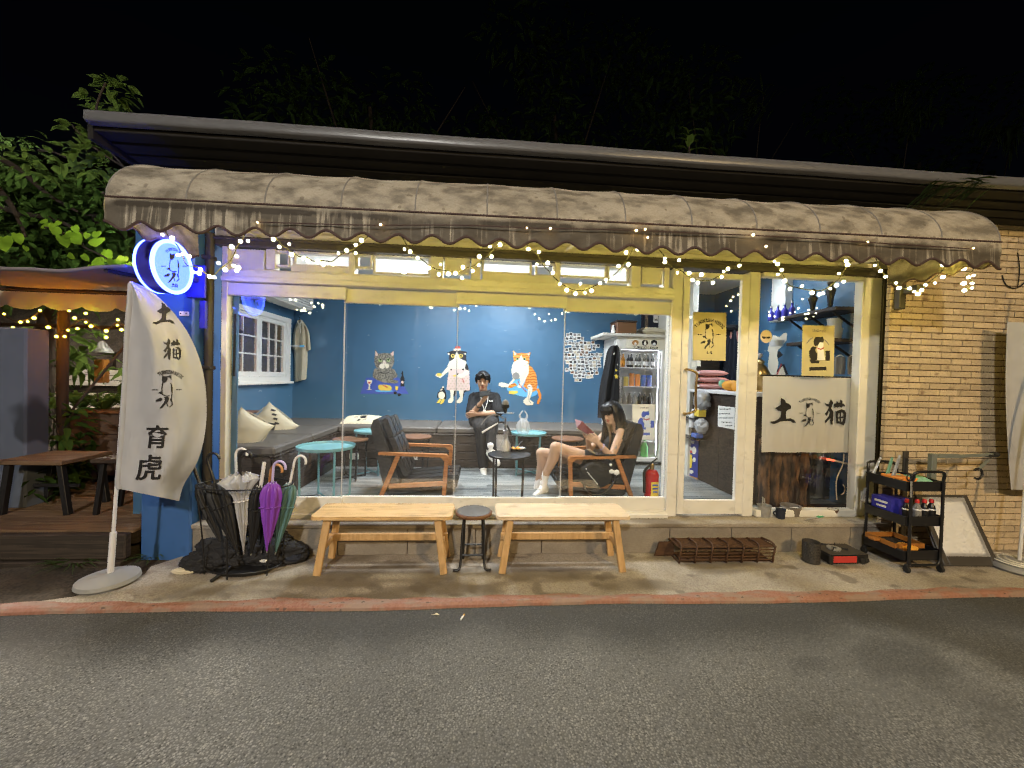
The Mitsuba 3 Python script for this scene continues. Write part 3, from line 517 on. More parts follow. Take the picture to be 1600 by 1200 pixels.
# ================================================================== left: patio deck
deck = thing('patio_deck', 'raised brown plank deck of the patio left of the blue pillar', 'deck')
for i in range(17):
    y0 = 3.24 + i * .148; add(deck, 'plank', box(-6.5, -2.70, y0, y0 + .140, .205, .232, .003), 'deck_wood')
add(deck, 'front_timber', box(-6.5, -2.70, 3.17, 3.235, .03, .222, .01), 'old_timber'); add(deck, 'front_timber', box(-6.5, -2.72, 3.15, 3.23, -.10, .022, .01), 'old_timber')
add(deck, 'joist', box(-6.4, -2.72, 3.30, 5.7, .10, .20), 'old_timber')
# left grey wall with stains
a = A(-40, 560, 3.75)[0]; b = A(40, 560, 3.75)[0]
wl = thing('grey_wall', 'stained pale grey wall end at the left edge of the patio', 'wall')
add(wl, 'block', box(a - .6, b, 3.75, 3.95, .22, A(40, 512, 3.75)[2], .015), 'stained_wall')
# fence boards far behind
fk = thing('board_fence', 'pale board fence lit behind the patio plants', 'fence')
for i, (y0, y1) in enumerate([(576, 602), (613, 640)]):
    z1, z0 = A(120, y0, 6.6)[2], A(120, y1, 6.6)[2]; n = 3
    for j in range(n):
        add(fk, 'board', box(-8.2, -4.2, 6.60, 6.63, z0 + (z1 - z0) * j / n, z0 + (z1 - z0) * (j + 1) / n - .008, .003), 'fence_white')
add(fk, 'rail', box(-8.2, -4.2, 6.64, 6.70, A(120, 613, 6.6)[2], A(120, 600, 6.6)[2]), 'old_timber')
for x in (-7.6, -6.0, -4.4): add(fk, 'post', box(x, x + .08, 6.705, 6.78, -.1, 1.75, .004), 'old_timber')
# canopy posts, canopy
cn = thing('patio_canopy', 'sagging grey fabric canopy with orange lit scalloped valance over the patio', 'canopy')
cl, cr_ = A(0, 440, 3.2), A(212, 426, 3.2)
def cano(u, v):
    x = -4.6 + 2.0 * u; y = 3.05 + 1.9 * v; z = 2.145 + .22 * v - .035 * math.sin(math.pi * ((u * 2) % 1)) + .10 * u * (1 - v) + .01 * math.sin(x * 14) * math.sin(y * 6)
    return [x, y, z]
add(cn, 'fabric', thick(grid(cano, 50, 24), .004), 'canopy_cloth', smooth=40)
def cval(y, x0, x1, z, h, per, ph=0):
    def f(u, v):
        x = x0 + (x1 - x0) * u; b = z - h - .06 * abs(math.sin(math.pi * (x - ph) / per)) ** .5 + .06
        return [x, y + .012 * math.sin(x * 25) * (1 - v), b + (z - b) * v]
    return thick(grid(f, 120, 5), .003)
add(cn, 'front_hem', tube([np.add(cano(u, 0), (0, -.004, -.004)) for u in np.linspace(0, 1, 50)], .014, 8), 'canopy_cloth', smooth=True)
add(cn, 'back_valance', cval(4.15, -5.6, -2.72, 2.21, .17, .33), 'canopy_lining', smooth=40)
add(cn, 'frame_bar', join(rod((-5.6, 4.16, 2.235), (-2.72, 4.16, 2.235), .02, 10), rod((-2.75, 3.06, 2.20), (-2.75, 4.95, 2.36), .015, 8)), 'trunk', smooth=40)
pb, pt_ = A(100, 716, 4.3), A(100, 480, 4.3)
add(cn, 'post', tube([(pb[0], 4.3, .22), (pb[0] - .02, 4.3, 1.2), (pt_[0], 4.3, 2.3)], .045, 10), 'trunk', smooth=True, label='brown post holding the canopy')
add(cn, 'brace', rod((pb[0], 4.3, .95), (pb[0] + .55, 4.35, 1.75), .012), 'trunk', smooth=40)
add(cn, 'crossbar', box(-5.6, -2.8, 4.75, 4.79, 1.93, 1.965, .003), 'old_timber')
# planter
p0, p1 = A(108, 690, 4.6), A(230, 645, 4.6)
pk = thing('planter_box', 'dark timber planter box full of leafy plants behind the tables', 'planter')
zt = A(108, 645, 4.6)[2]
for j in range(3): add(pk, 'plank', box(p0[0], -2.75, 4.60, 4.63, .3 + (zt - .3) * j / 3, .3 + (zt - .3) * (j + 1) / 3 - .006, .004), 'planter_wood')
add(pk, 'rim', box(p0[0] - .03, -2.73, 4.57, 5.0, zt, zt + .03, .006), 'brown_top'); add(pk, 'body', box(p0[0] + .01, -2.76, 4.632, 4.98, .24, zt - .01), 'old_timber')

def leafmesh(n, fn, L, W, seed, droop=.3, fold=.25):
    """n leaves; fn(i) -> (base point, direction, up); each a bent, folded blade of 8 triangles"""
    r = np.random.default_rng(seed); V, F = [], []
    for i in range(n):
        o, d, up = fn(i, r); d = d / np.linalg.norm(d); s = np.cross(d, up); s /= np.linalg.norm(s) + 1e-9; u = np.cross(s, d); l = L * r.uniform(.6, 1.25); w = W * r.uniform(.7, 1.2) / 2
        k = len(V)
        for t, q in ((.0, .12), (.3, .95), (.62, .8), (1, .02)):
            c = o + d * l * t - up * droop * l * t * t
            V += [c - s * w * q + u * fold * w * q, c, c + s * w * q + u * fold * w * q]
        for j in range(3):
            b = k + j * 3
            F += [[b, b + 1, b + 4], [b, b + 4, b + 3], [b + 1, b + 2, b + 5], [b + 1, b + 5, b + 4]]
    return tm(V, F)
UPV = np.array([0, 0, 1.])
def rd(r):
    v = r.normal(size=3); return v / np.linalg.norm(v)
def blob(c, s):
    c, s = np.asarray(c, float), np.asarray(s, float)
    def f(i, r):
        v = rd(r) * r.uniform(.25, 1) ** .5; return c + v * s, rd(r) * [1, 1, .5] + v * .6, UPV + rd(r) * .5
    return f
def tuft(c, rad, tilt=.6):
    c = np.asarray(c, float)
    def f(i, r):
        a = r.uniform(0, 6.283); d = np.array([math.cos(a) * tilt, math.sin(a) * tilt, 1 + r.uniform(-.3, .4)]); return c + np.array([math.cos(a), math.sin(a), 0]) * rad * r.uniform(0, 1), d, np.array([-math.cos(a) * .3, -math.sin(a) * .3, 1])
    return f
def plant(name, lab, cat, spec, stems=(), group=None):
    k = thing(name, lab, cat, group)
    for st in stems: add(k, 'stem', tube(spline(st, 10), np.linspace(.012, .005, 10), 6), 'trunk', smooth=True)
    for nm, m, mt in spec: add(k, nm, m, mt)
    return k
c = A(150, 612, 4.8)
plant('leafy_plant', 'bright arching long leaved plant in the patio planter', 'plant', [('foliage', join(*[leafmesh(26, tuft((c[0] + dx, 4.78 + dy, zt + .02), .05, .75), .52, .05, 11 + i, .55) for i, (dx, dy) in enumerate([(-.45, 0), (-.2, .08), (.1, 0), (.35, .06), (.6, 0), (.85, .05)])]), 'leaf_b')], [[(c[0], 4.8, zt), (c[0] + .02, 4.8, zt + .15), (c[0], 4.8, zt + .25)]])
c = A(70, 660, 4.1)
plant('leafy_shrub', 'dark broad leaved shrub at the foot of the grey wall', 'shrub', [('foliage', join(leafmesh(150, blob((c[0], 4.2, .72), (.32, .3, .5)), .17, .07, 21, .4), leafmesh(60, blob((c[0] - .1, 4.15, .5), (.4, .3, .22)), .13, .06, 22, .4)), 'leaf_a')], [[(c[0], 4.2, .23), (c[0] + .05, 4.2, .6), (c[0], 4.2, .9)], [(c[0], 4.2, .23), (c[0] - .12, 4.2, .6), (c[0] - .15, 4.2, .95)]])
c = A(25, 690, 3.9)
plant('low_bush', 'low dark bush beside the patio table at the left edge', 'bush', [('foliage', leafmesh(260, blob((c[0] - .1, 4.0, .42), (.55, .3, .25)), .11, .045, 23, .3), 'leaf_c')], [[(c[0], 4.0, .23), (c[0], 4.0, .45), (c[0] - .1, 4.0, .6)]])
c = A(60, 540, 5.6)
plant('hanging_shrub', 'sunlit looking green shrub behind the canopy post', 'shrub', [('foliage', join(leafmesh(170, blob((c[0] + .1, 5.7, 1.75), (.65, .35, .42)), .19, .10, 31, .5), leafmesh(60, blob((c[0] + 1.6, 5.8, 1.45), (.9, .35, .28)), .2, .09, 32, .5)), 'leaf_b')], [[(c[0], 5.7, -.1), (c[0] + .1, 5.7, .9), (c[0], 5.7, 1.7)]])
labels['hanging_shrub']['label'] = 'bright green shrub behind the canopy post'
c = A(62, 590, 5.0)
plant('bare_sapling', 'thin dark sapling in front of the pale board fence', 'sapling', [('foliage', leafmesh(46, blob((c[0] + .05, 5.0, 1.35), (.36, .2, .4)), .11, .06, 33, .4), 'leaf_c')], [[(c[0] + .3, 5.0, .24), (c[0] + .2, 5.0, .9), (c[0] + .02, 5.0, 1.5)], [(c[0] + .22, 5.0, .8), (c[0] - .05, 5.0, 1.1), (c[0] - .25, 5.0, 1.4)], [(c[0] + .24, 5.0, .7), (c[0] + .5, 5.0, 1.1), (c[0] + .55, 5.0, 1.3)]])
lan = thing('shed_lantern', 'small white roofed lantern in the dark behind the patio', 'lantern')
c = A(160, 548, 5.9); add(lan, 'shade', lathe([(.0, .17), (.03, .16), (.13, .0), (.125, .0)], (c[0], 5.9, c[2] - .03), 16), 'stone_grey', smooth=30); add(lan, 'body', box(c[0] - .07, c[0] + .06, 5.85, 5.95, c[2] - .45, c[2] - .12, .01), 'orange_pan'); add(lan, 'hook', rod((c[0], 5.9, c[2] + .14), (c[0], 5.9, c[2] + .3), .005), 'black_metal')
# patio tables and stools
def slabtable(name, lab, cat, x0, x1, y0, y1, z, leg, topm, t=.035, group=None):
    k = thing(name, lab, cat, group); add(k, 'top', box(x0, x1, y0, y1, z - t, z, .006), topm)
    for x in (x0 + .06, x1 - .06):
        for y in (y0 + .06, y1 - .06): add(k, 'leg', bar((x, y, z - t), (x + (.06 if x > (x0 + x1) / 2 else -.06), y, .232), leg, leg, .004, up=(0, 1, 0)), 'black_metal')
    add(k, 'stretcher', box(x0 + .07, x1 - .07, (y0 + y1) / 2 - .012, (y0 + y1) / 2 + .012, .42, .45, .004), 'black_metal')
slabtable('patio_table', 'low brown wooden table on the patio deck', 'table', -4.02, -3.50, 3.52, 3.98, .70, .045, 'deck_wood')
slabtable('patio_stool', 'dark patio stool to the right of the low brown table', 'stool', -3.28, -2.86, 3.52, 3.86, .72, .035, 'dark_wood')
slabtable('patio_bench', 'dark patio bench partly hidden behind the white banner', 'bench', -2.98, -2.50, 4.1, 4.45, .66, .04, 'dark_wood')
ch = thing('patio_chair', 'black chair cut off at the left edge of the patio', 'chair'); c = G(10, 810, .232)
add(ch, 'seat', box(-4.75, -4.28, 3.55, 4.0, .60, .635, .006), 'dark_wood')
for x, y in ((-4.72, 3.58), (-4.31, 3.58), (-4.72, 3.97), (-4.31, 3.97)): add(ch, 'leg', rod((x, y, .6), (x + (.14 if x > -4.5 else -.1), y - .03, .232), .016), 'black_metal', smooth=40)
add(ch, 'back', tube(spline([(-4.72, 3.99, .62), (-4.7, 4.03, .98), (-4.3, 4.03, 1.0), (-4.31, 3.99, .62)], 30), .014, 8), 'black_metal', smooth=True)
# tree over the patio
tr = thing('patio_tree', 'dense green tree over the patio left of the awning', 'tree')
add(tr, 'trunk', tube(spline([(-5.6, 5.2, -.1), (-5.4, 5.2, 1.4), (-5.0, 5.1, 2.8), (-4.3, 5.0, 3.7)], 20), np.linspace(.16, .07, 20), 10), 'trunk', smooth=True)
for i, pts in enumerate([[A(-40, 230, 4.6), A(30, 265, 4.5), A(70, 300, 4.4), A(120, 330, 4.3)], [A(-60, 300, 4.4), A(20, 330, 4.4), A(90, 345, 4.3), A(150, 380, 4.2)], [A(-40, 260, 4.2), A(10, 310, 4.2), A(40, 370, 4.1)]]):
    add(tr, 'limb', tube(spline(pts, 16), np.linspace(.035, .012, 16), 8), 'trunk', smooth=True)
crown = []
for px, py, Y, s, n in [(20, 300, 5.0, .55, 230), (80, 330, 4.9, .5, 230), (140, 350, 4.7, .45, 200), (40, 380, 4.9, .55, 240), (110, 400, 4.8, .5, 200), (0, 250, 5.3, .45, 130), (165, 300, 4.6, .25, 70), (70, 290, 4.9, .3, 90), (175, 400, 4.4, .22, 60), (-40, 340, 5.1, .7, 200), (30, 425, 4.7, .5, 150), (120, 440, 4.9, .45, 130)]:
    crown.append(leafmesh(n, blob(A(px, py, Y), (s, s * .8, s * .75)), .17, .085, 40 + len(crown), .35))
crown.append(leafmesh(420, lambda i, r: (A(r.uniform(-20, 190), r.uniform(265, 420), 3.9 + r.uniform(0, .7)), rd(r) * [1, .6, .6] + [0, 0, -.3], UPV + rd(r) * .6), .085, .05, 91, .3, .1)); add(tr, 'crown', crown.pop(), 'leaf_a'); add(tr, 'crown', join(*crown[:6]), 'leaf_c'); add(tr, 'crown', join(*crown[6:]), 'leaf_c')
vine = thing('climbing_vine', 'broad bright green leaves climbing beside the round lit sign', 'vine')
add(vine, 'stem', tube(spline([A(190, 420, 3.7), A(160, 400, 3.7), A(130, 385, 3.75), A(90, 360, 3.8), A(70, 355, 3.8)], 24), .008, 6), 'trunk', smooth=True)
def heart(c, s, rot, tilt, seed):
    pts = [(0, -.55), (.30, -.30), (.46, .0), (.40, .28), (.18, .36), (0, .26), (-.18, .36), (-.40, .28), (-.46, 0), (-.30, -.30)]
    V = [[0, 0, .0]] + [[x * s, y * s, -.25 * s * (x * x + y * y)] for x, y in pts]; F = [[0, i + 1, (i + 1) % 10 + 1] for i in range(10)]
    m = tm(V, F); m = rotax(m, (0, 0, 1), rot); m = rotax(m, (1, 0, 0), 90 + tilt); return moved(m, c)
for i, (px, py, s) in enumerate([(152, 409, .105), (165, 400, .10), (178, 412, .11), (190, 405, .10), (200, 415, .09), (146, 418, .09), (160, 423, .10), (176, 425, .09), (192, 424, .09), (132, 402, .07), (98, 375, .11), (118, 372, .11), (108, 365, .08), (85, 358, .10), (72, 352, .08), (68, 345, .06), (90, 348, .06), (150, 376, .12), (150, 365, .08), (117, 357, .07), (135, 367, .06), (168, 395, .08), (5, 378, .14), (27, 371, .10), (40, 388, .05), (110, 400, .06), (118, 426, .07)]):
    add(vine, 'leaf', heart(A(px, py, 3.62 + .2 * rng.random()), s * 1.15, rng.uniform(-60, 60), rng.uniform(-35, 35), i), 'leaf_bright')
k = thing('creeper', 'leafy creeper climbing over the left corner of the roof', 'creeper')
for i, pts in enumerate([[A(195, 262, 3.2), A(160, 240, 3.3), A(130, 215, 3.4), A(112, 195, 3.4)], [A(195, 262, 3.2), A(165, 225, 3.2), A(150, 180, 3.1), A(165, 130, 3.1)], [A(110, 250, 3.4), A(90, 240, 3.4), A(60, 235, 3.5)]]): add(k, 'stem', tube(spline(pts, 16), .007, 6), 'trunk', smooth=True)
add(k, 'foliage', join(*[leafmesh(n, blob(A(px, py, Y), (s, s * .7, s)), L, L * .62, 700 + i, .4, .15) for i, (px, py, Y, s, n, L) in enumerate([(118, 212, 3.4, .09, 16, .10), (127, 232, 3.35, .08, 14, .10), (95, 238, 3.4, .12, 18, .10), (140, 248, 3.3, .14, 26, .09), (160, 258, 3.2, .10, 18, .09), (165, 150, 3.25, .13, 40, .08), (185, 140, 3.3, .13, 30, .08), (150, 170, 3.2, .06, 12, .08), (60, 262, 3.6, .14, 20, .09), (30, 245, 3.7, .14, 18, .09)])]), 'leaf_b')
yl = thing('bulkhead_lamp', 'small lamp on the side of the pillar lighting the vine leaves', 'lamp')
add(yl, 'globe', ball((-3.12, 4.0, 2.50), .035, 2), 'ink', smooth=True, emit=(420, 400, 270), w=2); add(yl, 'bracket', tube([(-3.12, 4.0, 2.54), (-3.0, 4.0, 2.6), (-2.70, 3.9, 2.6)], .01, 6), 'black_metal', smooth=True)
gl = thing('globe_lamp', 'bare globe lamp hanging over the patio behind the white banner', 'lamp'); add(gl, 'globe', ball((-4.78, 5.7, 1.95), .06, 2), 'ink', smooth=True, emit=(260, 235, 180), w=2); add(gl, 'cord', rod((-4.78, 5.7, 2.01), (-4.78, 5.7, 2.5), .006), 'black_matt')
# roof plant and grass tufts at the soil bank
for lab, px, py, n, L in (('grass tuft growing at the foot of the deck timbers', 118, 880, 60, .20), ('weeds sprouting beside the base of the blue pillar', 240, 868, 40, .16)):
    g = G(px, py, 0); plant('grass_tuft', lab, 'grass tuft', [('blades', leafmesh(n, tuft((g[0], g[1], -.01), .08, .9), L, .012, n, .6), 'grass_leaf')])
# ================================================================== round lit sign
sg = thing('round_sign', 'round glowing blue white projecting sign with a cat emblem on the pillar', 'sign')
sx, sy, sz, sr = -2.222, 2.97, 2.222, .172
add(sg, 'drum', lathe([(0, -.105), (sr + .006, -.105), (sr + .012, -.098), (sr + .012, -.012), (sr + .002, -.014), (0, -.014)], (sx, sy, sz), 48, 0), 'plastic_blue', smooth=35)
def ring(x): return tube([(x, sy + (sr + .004) * math.cos(t), sz + (sr + .004) * math.sin(t)) for t in np.linspace(0, 2 * math.pi, 56, endpoint=False)], .013, 8, closed=True)
add(sg, 'rim', ring(sx - .002), 'ink', emit=np.array((.85, 1.7, 34.)) * SIGN_GLOW, w=2)
add(sg, 'back_rim', ring(sx - .108), 'ink', emit=np.array((.85, 1.7, 30.)) * SIGN_GLOW, w=1.5)
add(sg, 'face', lathe([(sr, .002), (sr * .5, .0035), (0, .004)], (sx - .006, sy, sz), 48, 0), 'ink', emit=np.array((.30, .60, 7.)) * SIGN_GLOW, w=1.5)
add(sg, 'back_face', lathe([(0, -.004), (sr, -.002)], (sx - .106, sy, sz), 48, 0), 'ink', emit=np.array((.5, .9, 12.)) * SIGN_GLOW, w=1)
fs = Flat((sx + .0045, sy, sz), (1, 0, 0), (180, 340, 7.5))
add(sg, 'emblem', join(*catmark(fs, 690, 590, 350), *glyph(fs, 'tu', 676, 790, 50), *glyph(fs, 'mao', 712, 795, 50)), 'ink'); add(sg, 'lettering', fs.text('TURKISH KEDI', 705, 392, 30, arc=150), 'ink')
add(sg, 'bracket', join(box(sx - .07, sx - .03, sy + sr - .01, 3.28, sz - .04, sz + .0, .004), box(sx - .12, sx + .02, 3.262, 3.281, sz - .16, sz + .10, .004), box(sx - .02, sx + .03, 3.255, 3.281, sz - .40, sz - .18, .005)), 'plastic_blue')
pb_ = thing('small_plate', 'small pale plate screwed to the pillar under the round sign', 'plate'); c = A(287, 490, 3.27); add(pb_, 'plate', box(c[0] - .035, c[0] + .035, 3.268, 3.281, c[2] - .018, c[2] + .018, .003), 'off_white'); add(pb_, 'screw', join(ball((c[0] - .02, 3.267, c[2]), .005, 1), ball((c[0] + .02, 3.267, c[2]), .005, 1)), 'black_metal')
# ================================================================== banner flag
bn = thing('banner_flag', 'white feather banner with black brush characters on a leaning pole by the pillar', 'banner')
Y0 = 2.88
P0, P1_ = A(172, 905, Y0), A(205, 440, Y0 - .03)
pole = lambda t: P0 + (P1_ - P0) * t
add(bn, 'base', lathe([(0, 0), (.15, 0), (.17, .02), (.165, .045), (.10, .07), (.045, .08), (0, .08)], (P0[0] - .01, Y0, .0), 28), 'concrete_grey', smooth=50)
add(bn, 'socket', tube([P0 + [0, 0, .02], pole(.16)], .019, 12), 'pvc_white', smooth=40); add(bn, 'pole', tube([pole(.14), pole(1.0)], .011, 10), 'pvc_white', smooth=40)
right = [(205, 440), (232, 452), (258, 474), (284, 505), (306, 545), (319, 590), (323, 640), (318, 690), (304, 730), (287, 758), (280, 783)]
left = [(205, 440), (203, 470), (200, 505), (198, 545), (196, 590), (193, 640), (190, 690), (187, 725), (185, 745), (184, 755), (188, 764)]
RS, LS = spline(right, 60), spline(left, 60)
def flagp(u, v):
    i = v * 59; a = int(min(i, 58)); f = i - a; r = RS[a] * (1 - f) + RS[a + 1] * f; l = LS[a] * (1 - f) + LS[a + 1] * f; q = l * (1 - u) + r * u
    yy = Y0 - .035 - .09 * math.sin(u * 3.4 + v * 1.2) * u - .045 * math.sin(u * 7 - v * 3) * u + .03 * u - .007 * math.sin(u * 21 + v * 8) * math.sin(v * 9 + 1)
    return A(q[0], q[1], yy)
add(bn, 'cloth', thick(grid(flagp, 60, 90), .0016), 'flag_cloth', smooth=True)
add(bn, 'sleeve', tube([np.array(flagp(0.0, v)) for v in np.linspace(.01, 1, 20)], .017, 10), 'flag_cloth', smooth=True)
def onflag(pts2, d=.007):
    """outline given in photograph pixels -> inverse mapped on the banner cloth"""
    out = []
    for x, y in pts2:
        v = .5
        for _ in range(12):
            i = min(v * 59, 58.999); a = int(i); f = i - a; r = RS[a] * (1 - f) + RS[a + 1] * f; l = LS[a] * (1 - f) + LS[a + 1] * f; u = (x - l[0]) / (r[0] - l[0] + 1e-6); yy = l[1] * (1 - u) + r[1] * u; v = min(max(v + (y - yy) / 330, 0.01), 1)
        out.append(np.array(flagp(u, v)) - np.array([0, d, 0]))
    return out
def flagglyph(name, cx, cy, size, slant=0.):
    ms = []
    for q, hs in CH[name]:
        k = size / 100; e = extrude(q, 1., hs); e = trimesh.Trimesh(e.vertices, e.faces); 
        v2 = [(cx + a * k + slant * b * k, cy + b * k) for a, b, _ in e.vertices]; w = onflag(v2)
        V = [p if z > .5 else p + np.array([0, .0025, 0]) for p, (_, _, z) in zip(w, e.vertices)]; ms.append(tm(V, e.faces))
    return ms
class FlagFlat:
    def poly(s, pts, layer=1): return s.m(extrude(pts, 1.))
    def m(s, e):
        w = onflag([(a, b) for a, b, _ in e.vertices]); return tm([p if z > .5 else p + np.array([0, .0025, 0]) for p, (_, _, z) in zip(w, e.vertices)], e.faces)
    def line(s, pts, w, layer=1):
        from shapely.geometry import LineString
        g = LineString(pts).buffer(w / 2, cap_style=2); return s.m(extrude(list(g.exterior.coords), 1.))
ff = FlagFlat()
for nm, cx, cy, sz_, sl in (('tu', 257, 490, 34, 0), ('mao', 270, 546, 34, 0), ('育', 246, 682, 36, -.1), ('虎', 234, 730, 40, -.1)):
    add(bn, 'character', join(*flagglyph(nm, cx, cy, sz_, sl)), 'ink')
add(bn, 'emblem', join(*catmark(ff, 262, 612, 52)), 'ink')
tmesh = meshkit.text_mesh('TURKISH KEDI', 5.5, 1., bold=True); tv = np.array(tmesh.vertices); tv[:, 0] = (tv[:, 0] - np.ptp(tv[:, 0]) / 2) * (40 / np.ptp(tv[:, 0])); th = tv[:, 0] / 30; tv2 = np.stack([267 + (28 + tv[:, 1]) * np.sin(th), 612 - (28 + tv[:, 1]) * np.cos(th) + 0, tv[:, 2]], 1); tv2[:, 1] += .12 * (tv2[:, 0] - 267)
add(bn, 'lettering', ff.m(tm(tv2, tmesh.faces)), 'ink')
# ================================================================== umbrella stand and umbrellas
US = thing('umbrella_stand', 'black wire umbrella stand crowded with umbrellas before the blue pillar', 'umbrella stand')
uc = np.array([-1.745, 3.03, 0]); hoop = lambda z, rx, ry, n=40: [(uc[0] + rx * math.cos(t), uc[1] + ry * math.sin(t), z) for t in np.linspace(0, 2 * np.pi, n, endpoint=False)]
add(US, 'top_hoop', tube(hoop(.655, .33, .17), .006, 8, closed=True), 'black_metal', smooth=True); add(US, 'lower_hoop', tube(hoop(.05, .26, .14), .006, 8, closed=True), 'black_metal', smooth=True)
for a in np.linspace(.4, 6.68, 7)[:-1]:
    add(US, 'upright', tube(spline([(uc[0] + .33 * math.cos(a), uc[1] + .17 * math.sin(a), .655), (uc[0] + .29 * math.cos(a), uc[1] + .15 * math.sin(a), .35), (uc[0] + .262 * math.cos(a), uc[1] + .142 * math.sin(a), .01)], 10), .005, 6), 'black_metal', smooth=True)
add(US, 'drip_tray', lathe([(0, .012), (.19, .012), (.20, .03), (.195, .03), (.185, .02), (0, .02)], (0, 0, 0), 28), 'black_metal', M=T().translate([uc[0], uc[1], .0]).scale([1.05, .56, 1]))
def umbrella(lab, top, bot, y, cm, hm, crook=1, can0=.26, R=.05, name='umbrella', skirt=0, wood=None):
    """closed umbrella: handle top at pixel top, ferrule at pixel bot"""
    a, b = A(*top, y[0]), A(*bot, y[1]); d = (b - a) / np.linalg.norm(b - a); L = np.linalg.norm(b - a); at = lambda t: a + d * L * t
    k = thing(name, lab, 'umbrella')
    s = np.cross(d, (0, 1, 0)); s /= np.linalg.norm(s); s = s if s[0] * crook > 0 else -s
    if crook: h = [at(can0 + .05), at(.14), at(.06)] + [at(.06) + s * .042 * (1 - math.cos(t)) - d * .05 * math.sin(t) for t in np.linspace(.35, 3.3, 8)]
    else: h = [at(can0 + .05), at(.12), at(.0)]
    add(k, 'handle', tube(spline(h, 30) if crook else h, .0095 if crook else .013, 8), hm, smooth=True)
    add(k, 'shaft', rod(at(can0), at(1.0), .005, 6), 'chrome', smooth=40)
    u = s; v = np.cross(d, u)
    def can(q, t):
        th = q * 2 * np.pi; prof = [(0, .35 + .6 * skirt), (.05, .75 + 1.3 * skirt), (.17, 1.0 + .35 * skirt), (.30, .9), (.5, .78), (.75, .45), (1, .09)]
        for (t0, r0), (t1, r1) in zip(prof, prof[1:]):
            if t <= t1 + 1e-9: r = r0 + (r1 - r0) * (t - t0) / (t1 - t0); break
        pl = 1 + (.24 * math.cos(8 * th + 2.2 * t) + .10 * math.sin(3 * th + 5 * t)) * (1 - t * .6)
        r = R * r * pl; return at(can0 + (1 - can0) * .97 * t + (.012 * math.cos(8 * th) if t < .03 else 0)) + u * r * math.cos(th) + v * r * math.sin(th)
    add(k, 'canopy', grid(can, 49, 16), cm, smooth=50)
    add(k, 'strap', tube([np.array(can(q, .34)) * 1.0 + (np.array(can(q, .34)) - at(can0 + (1 - can0) * .33)) * .06 for q in np.linspace(0, 1, 26)], .006, 5), cm if cm != 'film' else 'pvc_white', smooth=True)
    for q in range(8): add(k, 'rib_tip', ball(np.array(can(q / 8, 0)) + d * -.004, .0045, 1), 'pvc_white' if cm == 'film' else hm)
    return k
umbrella('black umbrella with a black crook handle at the left of the stand', (322, 712), (372, 868), (3.05, 3.02), 'umb_black', 'black_metal', 1, .27, .062)
umbrella('black umbrella whose slim handle leans out at the far left of the stand', (300, 722), (352, 862), (3.12, 3.06), 'umb_black', 'black_metal', 0, .25, .05)
umbrella('clear plastic umbrella with a black crook handle and loose skirt', (374, 706), (381, 866), (2.97, 2.99), 'film', 'black_metal', 1, .21, .043, skirt=1.5)
umbrella('black umbrella with a white crook handle behind the clear one', (368, 702), (372, 866), (3.14, 3.08), 'umb_black', 'pvc_white', 1, .3, .05)
umbrella('black umbrella with a straight white handle in the middle of the stand', (413, 722), (392, 868), (3.0, 3.0), 'umb_black', 'pvc_white', 0, .25, .058)
umbrella('purple umbrella with a lilac crook handle', (428, 722), (417, 864), (2.93, 2.95), 'purple_film', 'lilac', 1, .22, .062)
umbrella('black umbrella with a wooden crook handle behind the purple one', (424, 728), (408, 864), (3.12, 3.06), 'umb_black', 'wood_handle', 1, .26, .045)
umbrella('grey green umbrella with a long pale crook handle at the right of the stand', (462, 712), (430, 866), (3.08, 3.03), 'umb_green', 'pvc_white', 1, .28, .055)
def lump(c, s, seed, sub=4, amp=.35, fr=5.):
    m = trimesh.creation.icosphere(subdivisions=sub, radius=1.0); v = np.array(m.vertices); n = meshkit.fbm(v * fr * .4 + seed, 4); rg = 1 - np.abs(2 * meshkit.fbm(v * fr * .55 + seed * 3.1, 3) - 1)
    v = v * (1 + amp * (n - .5) + amp * .6 * (rg - .6))[:, None] * np.asarray(s, float) + np.asarray(c, float); v[:, 2] = np.maximum(v[:, 2], .002 + .002 * n); return tm(v, m.faces)
g = G(345, 884); hp = thing('folded_umbrella', 'collapsed black umbrella lying on the pavement in front of the stand', 'umbrella')
add(hp, 'canopy', join(lump((g[0], g[1], .08), (.17, .10, .13), 3, 4, .7, 7), lump((g[0] - .1, g[1] - .06, .05), (.13, .07, .08), 5, 4, .7, 7), lump((g[0] + .10, g[1] + .02, .10), (.14, .08, .10), 6, 4, .7, 7)), 'cloth_black', smooth=60); add(hp, 'shaft', rod(G(312, 896, .02), G(362, 868, .05), .006), 'black_metal', smooth=40); add(hp, 'handle', tube([G(330, 908, .012), G(352, 893, .03), G(360, 885, .05)], .012, 8), 'black_metal', smooth=True)
g = G(418, 880); hb2 = thing('rain_cloth', 'crumpled dark rain cover bundled at the foot of the umbrella stand', 'rain cover')
add(hb2, 'cloth', join(lump((g[0], g[1] + .02, .07), (.24, .11, .11), 8, 4, .7, 7), lump((g[0] + .18, g[1] + .04, .05), (.10, .07, .08), 9, 4, .7, 7), lump((g[0] - .06, g[1] + .08, .12), (.2, .08, .11), 12, 4, .7, 7)), 'cloth_black', smooth=60); add(hb2, 'lining', lump((g[0] + .19, g[1] - .01, .055), (.07, .05, .035), 15, 3), 'cloth_navy', smooth=60); add(hb2, 'label_patch', lump((g[0] + .02, g[1] - .09, .06), (.03, .01, .012), 17, 3), 'off_white', smooth=60)
g = G(302, 892); solo('dropped_cloth', join(lump((g[0] + .04, g[1] + .03, .05), (.06, .045, .055), 21, 4, .5), lump((g[0] - .04, g[1] - .04, .02), (.075, .03, .022), 23, 4, .5)), 'beige_cloth', 'beige cloth crumpled beside the collapsed black umbrella', 'cloth', smooth=60)
